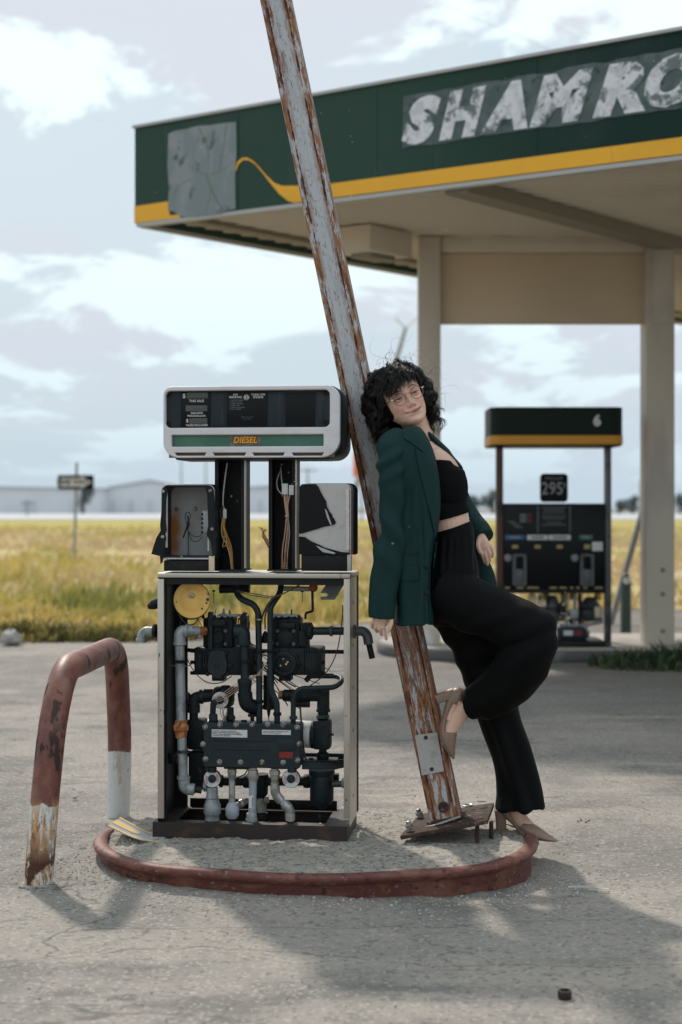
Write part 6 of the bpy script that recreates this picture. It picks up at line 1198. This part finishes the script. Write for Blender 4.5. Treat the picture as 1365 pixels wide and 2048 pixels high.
# eyes: ball, iris, lids, lashes
for sg in (-1, 1):
    c_ = Vector((sg*.031, -.0680, -.0005)); mb = MB(); mb.lathe([(.0122*math.sin(a), -.0122*math.cos(a)) for a in np.linspace(.02, 3.12, 14)], c_, (0, -1, 0), 20); mb.v = [HM @ p for p in mb.v]; eye = mb.build('eye', M['eyewhite'], wo_, world=True)
    gd = Vector((.10, -1, -.10)).normalized(); mb = MB(); mb.lathe([(.0058, .0112), (.0045, .0121), (.001, .0126)], c_, gd, 16); mb.v = [HM @ p for p in mb.v]; mb.build('iris', M['iris'], eye, world=True)
    for nm, e0, e1 in (('upper_eyelid', 4, 80), ('lower_eyelid', -80, -17)):
        mb = MB(); vv = []; r_ = .0131; NA, NE = 20, 8
        for j in range(NE+1):
            for i in range(NA+1):
                az = R(-88 + 176*i/NA); f = math.cos(az)**.6 if math.cos(az) > 0 else 0; lo_ = (e0*f - 8*(1-f)) if nm[0] == 'u' else e0; hi_ = e1 if nm[0] == 'u' else (e1*f - 9*(1-f)); el = R(lo_ + (hi_-lo_)*j/NE)
                vv.append(HM @ (c_ + Vector((math.sin(az)*math.cos(el)*1.18, -math.cos(az)*math.cos(el), math.sin(el)))*r_))
        mb.add(vv, [(j*(NA+1)+i, j*(NA+1)+i+1, (j+1)*(NA+1)+i+1, (j+1)*(NA+1)+i) for j in range(NE) for i in range(NA)])
        o = mb.build(nm, M['skin'], eye, world=True, fix=False); a_ = o.data.color_attributes.new('tint', 'FLOAT_COLOR', 'POINT'); a_.data.foreach_set('color', [.56, .33, .25, 1]*len(o.data.vertices))
    mb = MB(); P_ = []
    for i in range(17):
        az = R(-80 + 160*i/16); f = math.cos(az)**.6; el = R(4*f - 8*(1-f)); P_.append(HM @ (c_ + Vector((math.sin(az)*math.cos(el)*1.2, -math.cos(az)*math.cos(el), math.sin(el)))*.0136))
    mb.tube(P_, [.0006 + .0007*math.sin(math.pi*i/16) for i in range(17)], 6); mb.build('eyelashes', M['lash'], eye, world=True)
# glasses
gl = MB(); hp = lambda x, y, z: HM @ Vector((x, y, z))
for sg in (-1, 1):
    ring = [hp(sg*.0325 + .0222*math.cos(a), -.0955 + .07*abs(.0222*math.cos(a)*sg + 0)*0, -.006 + .0212*math.sin(a)) for a in np.linspace(0, 2*math.pi, 33)]
    gl.tube(ring, .0013, 6, cap=False); gl.tube(fillet([hp(sg*.0545, -.095, .001), hp(sg*.064, -.093, .003), hp(sg*.073, -.070, .002), hp(sg*.078, .0, .0)], .006), .0011, 6)
    gl.tube([hp(sg*.0128, -.094, -.008), hp(sg*.0105, -.090, -.013)], .0011, 6)
gl.tube([hp(-.0108, -.0955, -.001), hp(-.004, -.102, .003), hp(.004, -.102, .003), hp(.0108, -.0955, -.001)], .0010, 6)
ey = gl.build('eyeglasses', M['goldwire'], wo_, world=True)
for sg in (-1, 1): mb = MB(); mb.tube([hp(sg*.0545, -.0955, .001), hp(sg*.062, -.094, .0025)], .0018, 6); mb.build('hinge', M['reflector'], ey, world=True)
# hair in curled locks
SC = Vector((0, .004, .008)); SR = Vector((.077, .097, .108)); Rw = HM.to_3x3(); Ri = Rw.inverted(); down = Ri @ Vector((0, 0, -1)); right = Ri @ Vector((1, 0, 0))
hv, hf = [], []
def strand(P_, r0):
    n = len(P_); b = len(hv)
    for i, p in enumerate(P_):
        t = (P_[min(i+1, n-1)] - P_[max(i-1, 0)]).normalized(); a = t.orthogonal().normalized(); c_ = t.cross(a); r_ = r0*(1 - (i/(n-1))**2*.8)
        for k in range(3): th_ = 2.094*k; hv.append(p + (a*math.cos(th_) + c_*math.sin(th_))*r_)
    for i in range(n-1):
        for k in range(3): hf.append((b+i*3+k, b+i*3+(k+1) % 3, b+(i+1)*3+(k+1) % 3, b+(i+1)*3+k))
def outside(p, k=1.0):
    q = p - SC; s_ = Vector((q.x/SR.x, q.y/SR.y, q.z/SR.z)); l = s_.length
    if l < k and q.z > -.10: s_ = s_/max(l, 1e-6)*k; return SC + Vector((s_.x*SR.x, s_.y*SR.y, s_.z*SR.z))
    return p
def lock(u, length, n=14, amp=.009, fly=0.0):
    root = SC + Vector((u.x*SR.x, u.y*SR.y, u.z*SR.z)); nrm_ = Vector((u.x/SR.x, u.y/SR.y, u.z/SR.z)).normalized()
    bang = u.y < -.25 and u.z > .35 and abs(u.x) < .75
    side = 1 if u.x > 0 else -1
    dr = (nrm_*((.45 if u.x > 0 else .25) + fly) + Vector((side*.06, -.5 if bang else .1, 0)) + Vector((random.gauss(0, .25),)*3)).normalized()
    p = root.copy(); P_ = [p.copy()]; st_ = length/n; ph = random.uniform(0, 6.3); fr_ = random.uniform(1.3, 2.4); am = amp*random.uniform(.6, 1.4)
    for i in range(n):
        f = (i+1)/n; dr = (dr + down*(.42 - .32*fly) + right*(.045 + .06*fly)).normalized(); p = p + dr*st_
        a = dr.orthogonal().normalized(); b_ = dr.cross(a); q = p + (a*math.cos(ph + f*6.28*fr_) + b_*math.sin(ph + f*6.28*fr_))*am*min(1, f*2.5)
        q = outside(q, 1.05 + .14*random.random()*.3)
        if not bang and q.y < .005 and q.z < .055 and abs(q.x) < .080: q.x = side*(.069 + .008*random.random()); p.x = side*max(abs(p.x), .069)
        if not bang and q.y < -.045: q.y = -.045 + .2*(q.y+.045); p.y = max(p.y, -.055)
        P_.append(q)
    return P_
nl = 0
while nl < 470:
    u = Vector((random.gauss(0, 1), random.gauss(0, 1), random.gauss(0, 1))).normalized()
    if u.z > .9 and random.random() < .5: continue
    if u.z < -.45 or (u.y < -.15 and u.z < .50) or (u.y < .25 and u.z < -.1 and abs(u.x) < .5): continue
    bang = u.y < -.25 and u.z > .35 and abs(u.x) < .75; fly = max(0, random.gauss(0, .28)) if not bang else 0
    if bang: P_ = lock(u, random.uniform(.06, .098)*(.62 + .5*u.z) * (.86 if u.x > -.05 else 1.05), 9, .004)
    else: P_ = lock(u, random.uniform(.08, .15)*(1.0 if u.z < .4 else 1.22), 15, random.choice((.008, .013, .017)), fly*.9)
    sp_ = .0080 if not bang else .007; ns = 22 if not bang else 16
    for k in range(ns):
        o_ = Vector((random.gauss(0, 1), random.gauss(0, 1), random.gauss(0, 1)))*sp_*.6; w1 = random.uniform(-.5, .5); m_ = len(P_); cut = random.randint(m_-4, m_)
        strand([HM @ (p + o_*(1 - .55*i/m_) + Vector((math.sin(i*1.1 + w1*9), math.cos(i*.9 + w1*7), math.sin(i*.8 + w1*5)))*.0016) for i, p in enumerate(P_[:max(cut, 4)])], random.uniform(.0008, .0013))
    nl += 1
for k in range(150):                                   # single fly-away curls
    u = Vector((random.gauss(0, 1), random.gauss(0, 1), abs(random.gauss(.3, .7)))).normalized()
    if u.y < -.15 and u.z < .50: continue
    strand([HM @ p for p in lock(u, random.uniform(.10, .19), 16, .014, random.uniform(.3, 1.2))], .0005)
mb = MB(); mb.v = [Vector(p) for p in hv]; mb.f = hf; hair = mb.build('hair', M['hair'], wo_, world=True, fix=False, ang=180)
mb = MB(); vv = []; NU, NV = 40, 26                      # scalp layer under the locks
for j in range(NV+1):
    for i in range(NU+1):
        az = R(-208 + 236*i/NU + 0) ; el = R(-34 + 124*j/NV); az = R(-30 + 240*i/NU); u = Vector((math.cos(az)*math.cos(el), math.sin(az)*math.cos(el), math.sin(el)))
        vv.append(HM @ (SC + Vector((u.x*SR.x, u.y*SR.y, u.z*SR.z))*1.01))
mb.add(vv, [(j*(NU+1)+i, j*(NU+1)+i+1, (j+1)*(NU+1)+i+1, (j+1)*(NU+1)+i) for j in range(NV) for i in range(NU)]); b_ = len(mb.v); vv = []
for j in range(11):
    for i in range(41): az, el = R(9*i), R(43 + 4.7*j); vv.append(HM @ (SC + Vector((math.cos(az)*math.cos(el)*SR.x, math.sin(az)*math.cos(el)*SR.y, math.sin(el)*SR.z))*1.02))
mb.add(vv, [(j*41+i, j*41+i+1, (j+1)*41+i+1, (j+1)*41+i) for j in range(10) for i in range(40)]); mb.build('scalp_hair', M['hair'], wo_, world=True, fix=False)
# clothes
def fold(me, fn):
    a = coords(me); nn = normals(me); d = fn(a[:, 0], a[:, 1], a[:, 2]); setco(me, a + nn*d[:, None])
def inv_px(a): return a[:, 0]*F/a[:, 1] + CX, HY - (a[:, 2] - CZ)*F/a[:, 1]
mb = MB()
ploft(mb, dense([(878, 921, 5.315, 27, .128), (878, 945, 5.315, 49, .135), (884, 972, 5.312, 52, .135), (884, 990, 5.31, 52, .128), (882, 1008, 5.31, 50, .118), (888, 1024, 5.305, 51, .112), (891, 1035, 5.305, 51, .110)]))
tm = remesh(mb, .004, 3); fold(tm, lambda x, y, z: .0012*fbm(x*14, y*14, z*30, 2, 4)); place(tm, 'crop_top', M['knit'], wo_)
mb = MB()
ploft(mb, dense([(902, 1054, 5.295, 43, .108), (905, 1066, 5.295, 44, .112), (903, 1090, 5.295, 49, .124), (901, 1125, 5.295, 55, .138), (899, 1165, 5.29, 60, .145), (902, 1205, 5.30, 54, .14), (908, 1235, 5.31, 44, .12)]))
ploft(mb, dense([(886, 1180, 5.235, 56, .11), (940, 1208, 5.20, 55, .105), (1000, 1234, 5.165, 52, .098), (1052, 1254, 5.14, 51, .09), (1080, 1262, 5.135, 41, .08)]))
ploft(mb, dense([(1076, 1252, 5.135, 36, .075), (1070, 1276, 5.135, 45, .085), (1053, 1312, 5.145, 53, .088), (1021, 1358, 5.19, 53, .088), (984, 1391, 5.25, 45, .078), (940, 1408, 5.295, 31, .062)]))
ploft(mb, dense([(896, 1190, 5.36, 60, .12), (954, 1262, 5.375, 66, .105), (974, 1330, 5.385, 56, .09), (987, 1390, 5.40, 46, .085), (1003, 1450, 5.405, 40, .085), (1025, 1520, 5.41, 40, .088), (1038, 1580, 5.415, 42, .095), (1041, 1617, 5.415, 47, .10)]))
kc = W(1066, 1257, 5.135); mb.lathe([(.079*math.sin(a), -.082*math.cos(a)) for a in np.linspace(.05, 3.09, 12)], kc, (1, 0, 0), 24)
tm = remesh(mb, .0048, 5)
def tf(x, y, z):
    px = x*F/y + CX; py = HY - (z-CZ)*F/y; s_ = (px - 985)*.55 + (py - 1230)*-.2
    pleat = np.clip((py - 1068)/25, 0, 1)*np.where(py < 1175, .0035*np.sin(px*.42 + .02*(py - 1060))*np.clip((1180 - py)/110, 0, 1), 0)
    crease = .0075*np.sin((px - .34*py)*.13 + 1.5*fbm(x*4, y*4, z*3, 2, 5))*np.clip((py - 1400)/80, 0, 1)
    return pleat*1.3 + crease + .0045*fbm(x*6, y*6, z*4.5, 3, 11) + .0035*np.sin((py + .45*px)*.12 + fbm(x*5, y*5, z*5, 2, 2))*np.clip((py-1200)/60, 0, 1)*np.clip((1400-py)/60, 0, 1)
fold(tm, tf); place(tm, 'trousers', M['trouser'], wo_)
# blazer
mb = MB()
E_ = 4.0
bl_ = [(808, 864, 5.275, 12, .05), (805, 876, 5.27, 33, .10), (808, 890, 5.262, 45, .135), (813, 912, 5.255, 52, .15), (819, 948, 5.25, 56, .155), (824, 1000, 5.25, 56.5, .150), (822, 1060, 5.25, 54, .148), (819, 1120, 5.25, 50, .15), (826, 1180, 5.25, 41, .152), (829, 1228, 5.25, 38.5, .155), (829, 1246, 5.25, 38.5, .156)]
ploft(mb, dense(bl_), 48, E_)
bl0 = remesh(mb, .0045, 2)
mb = MB()
ploft(mb, dense([(800, 878, 5.20, 26, .05), (786, 896, 5.165, 32, .058), (783, 925, 5.145, 31, .058), (784, 960, 5.135, 28.5, .056), (785, 1010, 5.125, 27, .054), (785, 1055, 5.115, 26.5, .053), (777, 1110, 5.105, 31.5, .052), (767, 1175, 5.105, 30, .050), (762.5, 1236, 5.11, 26.5, .044)]), 30, 2.4)
sl0 = remesh(mb, .0045, 3)
def bf(x, y, z):
    px = x*F/y + CX; py = HY - (z-CZ)*F/y
    return .006*fbm(x*7, y*5, z*3.2, 3, 31) + .0055*np.sin(px*.16 + .004*py + 1.2*fbm(x*3, y*3, z*1.5, 2, 6))*np.clip((py - 990)/90, 0, 1)*(1 - .8*np.clip((py - 1205)/35, 0, 1)) - .007*np.exp(-((px - (842 + .05*(py - 1000)))/3.5)**2)*np.clip((py-960)/60, 0, 1) - .006*np.exp(-((px - (822 - .02*(py-1000)))/3.0)**2)*np.clip((1160-py)/60, 0, 1)*np.clip((py-960)/60, 0, 1)
def sf(x, y, z):
    px = x*F/y + CX; py = HY - (z-CZ)*F/y
    return .005*fbm(x*8, y*6, z*6, 3, 41) + .008*np.sin((py*.9 - px*.9)*.085 + fbm(x*4, y*4, z*4, 2, 7))*np.exp(-((py-1060)/60)**2) + .006*np.sin((py + px*.6)*.16)*np.exp(-((py-925)/35)**2)
fold(bl0, bf); bz = place(bl0, 'blazer', M['blazer'], wo_); fold(sl0, sf); sv = place(sl0, 'blazer_sleeve', M['blazer'], bz and wo_)
mb = MB(); ploft(mb, dense([(853, 866, 5.36, 5, .05), (866, 880, 5.345, 7, .07), (880, 894, 5.335, 8, .085), (894, 909, 5.34, 7.5, .09), (905, 926, 5.38, 6, .08), (905, 960, 5.47, 14, .06)]), 20); ploft(mb, dense([(896, 925, 5.44, 10, .05), (906, 965, 5.50, 20, .05), (926, 1015, 5.53, 24, .055), (944, 1044, 5.515, 23, .052), (958, 1060, 5.49, 22, .046), (969, 1076, 5.465, 21, .040)]), 24)
fs = remesh(mb, .0045, 3); fold(fs, lambda x, y, z: .004*fbm(x*12, y*8, z*12, 2, 3)); place(fs, 'blazer_sleeve', M['blazer'], wo_)
mb = MB(); ploft(mb, dense([(944, 1062, 5.49, 12, .02), (957, 1110, 5.50, 15, .018), (970, 1150, 5.49, 20, .016), (980, 1186, 5.47, 18, .014)]), 16); place(remesh(mb, .0045, 2), 'blazer_front_panel', M['blazer'], wo_)
# details laid on the cloth: lapels, collar, pocket flap, buttons
def bvh_of(*obs):
    vs, fs_ = [], []
    for o in obs:
        b = len(vs); vs += [v.co + wr for v in o.data.vertices]; fs_ += [tuple(b+i for i in p.vertices) for p in o.data.polygons]
    return BVHTree.FromPolygons(vs, fs_)
bt = bvh_of(bz, sv); bt2 = bvh_of(bz); eye_ = Vector((0, 0, CZ))
def drape(name, poly, m, off=.004, th_=.003, tree=None, step=2.2, par=None, wob=0):
    tree = tree or bt; xs_ = [p[0] for p in poly]; ys_ = [p[1] for p in poly]
    def inside(x, y):
        c_ = False; j = len(poly)-1
        for i in range(len(poly)):
            (xi, yi), (xj, yj) = poly[i], poly[j]
            if (yi > y) != (yj > y) and x < (xj-xi)*(y-yi)/(yj-yi) + xi: c_ = not c_
            j = i
        return c_
    cu = bpy.data.curves.new('d', 'CURVE'); cu.dimensions = '2D'; cu.fill_mode = 'BOTH'; sp = cu.splines.new('POLY'); sp.points.add(len(poly)-1)
    for q, p in zip(sp.points, poly): q.co = (*p, 0, 1)
    sp.use_cyclic_u = True; v, f = from_curve(cu); bm = bmesh.new(); bv = [bm.verts.new(p) for p in v]
    for q in f:
        try: bm.faces.new([bv[i] for i in q])
        except ValueError: pass
    bmesh.ops.remove_doubles(bm, verts=bm.verts, dist=1e-4)
    for _ in range(6):
        long_ = [e_ for e_ in bm.edges if e_.calc_length() > step*1.6]
        if not long_: break
        bmesh.ops.subdivide_edges(bm, edges=long_, cuts=1); bmesh.ops.triangulate(bm, faces=bm.faces)
    last = None; bm.verts.ensure_lookup_table()
    hits = []
    for v_ in bm.verts:
        d = Vector(((v_.co.x - CX)/F, 1, (HY - v_.co.y)/F)); ln = d.length; h = tree.ray_cast(eye_, d/ln); hits.append(h[0].y if h[0] else None)
    ok = [h for h in hits if h]; med = sorted(ok)[len(ok)//2]
    for v_, h in zip(bm.verts, hits):
        y_ = h if h and abs(h - med) < .09 else med; y_ -= off; v_.co = Vector(((v_.co.x - CX)*y_/F, y_, CZ + (HY - v_.co.y)*y_/F)) - wr
    bmesh.ops.smooth_vert(bm, verts=[v_ for v_ in bm.verts if not v_.is_boundary], factor=.5, use_axis_x=True, use_axis_y=True, use_axis_z=True)
    r_ = bmesh.ops.extrude_face_region(bm, geom=bm.faces[:]); 
    for e_ in r_['geom']:
        if isinstance(e_, bmesh.types.BMVert): e_.co.y += th_
    bmesh.ops.recalc_face_normals(bm, faces=bm.faces); me = bpy.data.meshes.new(name); bm.to_mesh(me); bm.free()
    me.polygons.foreach_set('use_smooth', [True]*len(me.polygons)); me.set_sharp_from_angle(angle=R(50)); me.materials.append(m); return finish(bpy.data.objects.new(name, me), par or bz)
drape('collar', [(806, 861), (818, 864), (830, 872), (843, 884), (853, 897), (853, 909), (846, 903), (834, 893), (822, 884), (808, 876)], M['blazer'], .006, .004)
drape('lapel', [(832, 897), (853, 909), (854, 897), (863, 912), (871, 934), (877, 960), (880, 1000), (878, 1040), (869, 1065), (862, 1030), (852, 990), (842, 950), (835, 920)], M['blazer'], .006, .004)
drape('front_edge', [(870, 1064), (876, 1072), (872, 1110), (866, 1150), (865, 1200), (868, 1245), (860, 1244), (857, 1200), (858, 1150), (862, 1105)], M['blazer'], .004, .003)
drape('pocket_flap', [(806, 1104), (838, 1103), (838, 1107), (806, 1108)], M['blazer'], .004, .003, bt2); drape('pocket_flap', [(800, 1132), (838, 1131), (839, 1160), (797, 1162)], M['blazer'], .005, .003, bt2)
for px, py in ((854, 1133), (853, 1186)):
    h = bt.ray_cast(eye_, Vector(((px-CX)/F, 1, (HY-py)/F)).normalized())[0]
    if h: mb = MB(); mb.lathe([(.0085, 0), (.009, .002), (.0065, .0035)], h - wr, (0, -1, 0), 14); mb.build('button', M['rubber'], bz)
# shoes
mb = MB()
ploft(mb, dense([(1004, 1612, 5.425, 12, .032), (1012, 1624, 5.425, 12, .034), (1026, 1642, 5.42, 6, .032), (1044, 1661, 5.405, 6, .033), (1062, 1668, 5.38, 9, .038), (1080, 1672, 5.35, 9, .036), (1100, 1678, 5.325, 5.5, .024), (1116, 1682, 5.31, 1.6, .006)]), 20)
ploft(mb, dense([(1053, 1655, 5.395, 13.5, .037), (1066, 1662, 5.375, 13, .039), (1082, 1669, 5.35, 9.5, .034), (1100, 1677, 5.325, 5.5, .023)]), 20)
sh = place(remesh(mb, .0024, 3), 'shoe', M['shoe'], wo_)
mb = MB(); ploft(mb, [(1001, 1618, 5.425, 12, .026), (1002, 1640, 5.428, 10.2, .020), (1003, 1661.5, 5.43, 10.2, .019)], 20, 5); mb.build('heel', M['shoe'], sh, world=True)
mb = MB()
ploft(mb, dense([(926, 1386, 5.30, 8, .026), (914, 1384, 5.30, 10, .028), (906, 1395, 5.302, 11, .030), (898, 1412, 5.303, 8, .029), (890, 1434, 5.305, 5.5, .030), (886, 1456, 5.305, 7, .034), (891, 1478, 5.305, 9, .036), (900, 1500, 5.305, 7, .027), (908, 1518, 5.305, 1.8, .007)]), 20)
ploft(mb, dense([(898, 1462, 5.305, 17, .037), (898, 1474, 5.305, 16, .037), (900, 1490, 5.305, 12, .031), (904, 1504, 5.305, 7.5, .021), (908, 1518, 5.305, 1.8, .007)]), 20)
ploft(mb, dense([(919, 1381, 5.30, 9, .030), (915, 1393, 5.30, 13, .0325), (909, 1405, 5.302, 10, .031)]), 18)
sh = place(remesh(mb, .0024, 3), 'shoe', M['shoe'], wo_)
mb = MB(); ploft(mb, [(907, 1388, 5.302, 12.5, .024), (890, 1392, 5.302, 9.6, .019), (873, 1399, 5.302, 9.6, .018)], 20, 5); mb.build('heel', M['shoe'], sh, world=True)
# ring and necklace
mb = MB(); c_ = W(767.5, 1257.5, 5.096); mb.tube([c_ + Vector((.0082*math.cos(a), .0082*math.sin(a), 0)) for a in np.linspace(0, 2*math.pi, 19)], .0010, 6, cap=False); mb.build('finger_ring', M['goldring'], wo_, world=True)
bb = bvh_of(body); P_ = []
for px, py in ((842, 876), (850, 886), (860, 894), (868, 899), (876, 897), (882, 890)):
    h = bb.ray_cast(eye_, Vector(((px-CX)/F, 1, (HY-py)/F)).normalized())[0]
    if h: P_.append(h - Vector((0, .0012, 0)))
if len(P_) > 2: mb = MB(); mb.tube(fillet(P_, .01, 3), .0006, 5); mb.build('necklace', M['goldwire'], wo_, world=True)

# bits of seed fluff drifting in the air
mb = MB()
for i in range(90):
    d = random.uniform(3.6, 6.5); p = W(random.uniform(20, 1345), random.uniform(60, 1250), d); s_ = random.uniform(.0008, .0018); a = Vector((random.gauss(0, 1), random.gauss(0, .4), random.gauss(0, 1))).normalized()*s_*1.8; b = a.orthogonal().normalized()*s_*.6; c_ = a.cross(b).normalized()*s_*.6
    mb.add([p + a, p + b, p - a, p - b, p + c_, p - c_], [(0, 1, 4), (1, 2, 4), (2, 3, 4), (3, 0, 4), (1, 0, 5), (2, 1, 5), (3, 2, 5), (0, 3, 5)])
o = mb.build('drifting_fluff', M['fluff'], fix=False); o['kind'] = 'stuff'
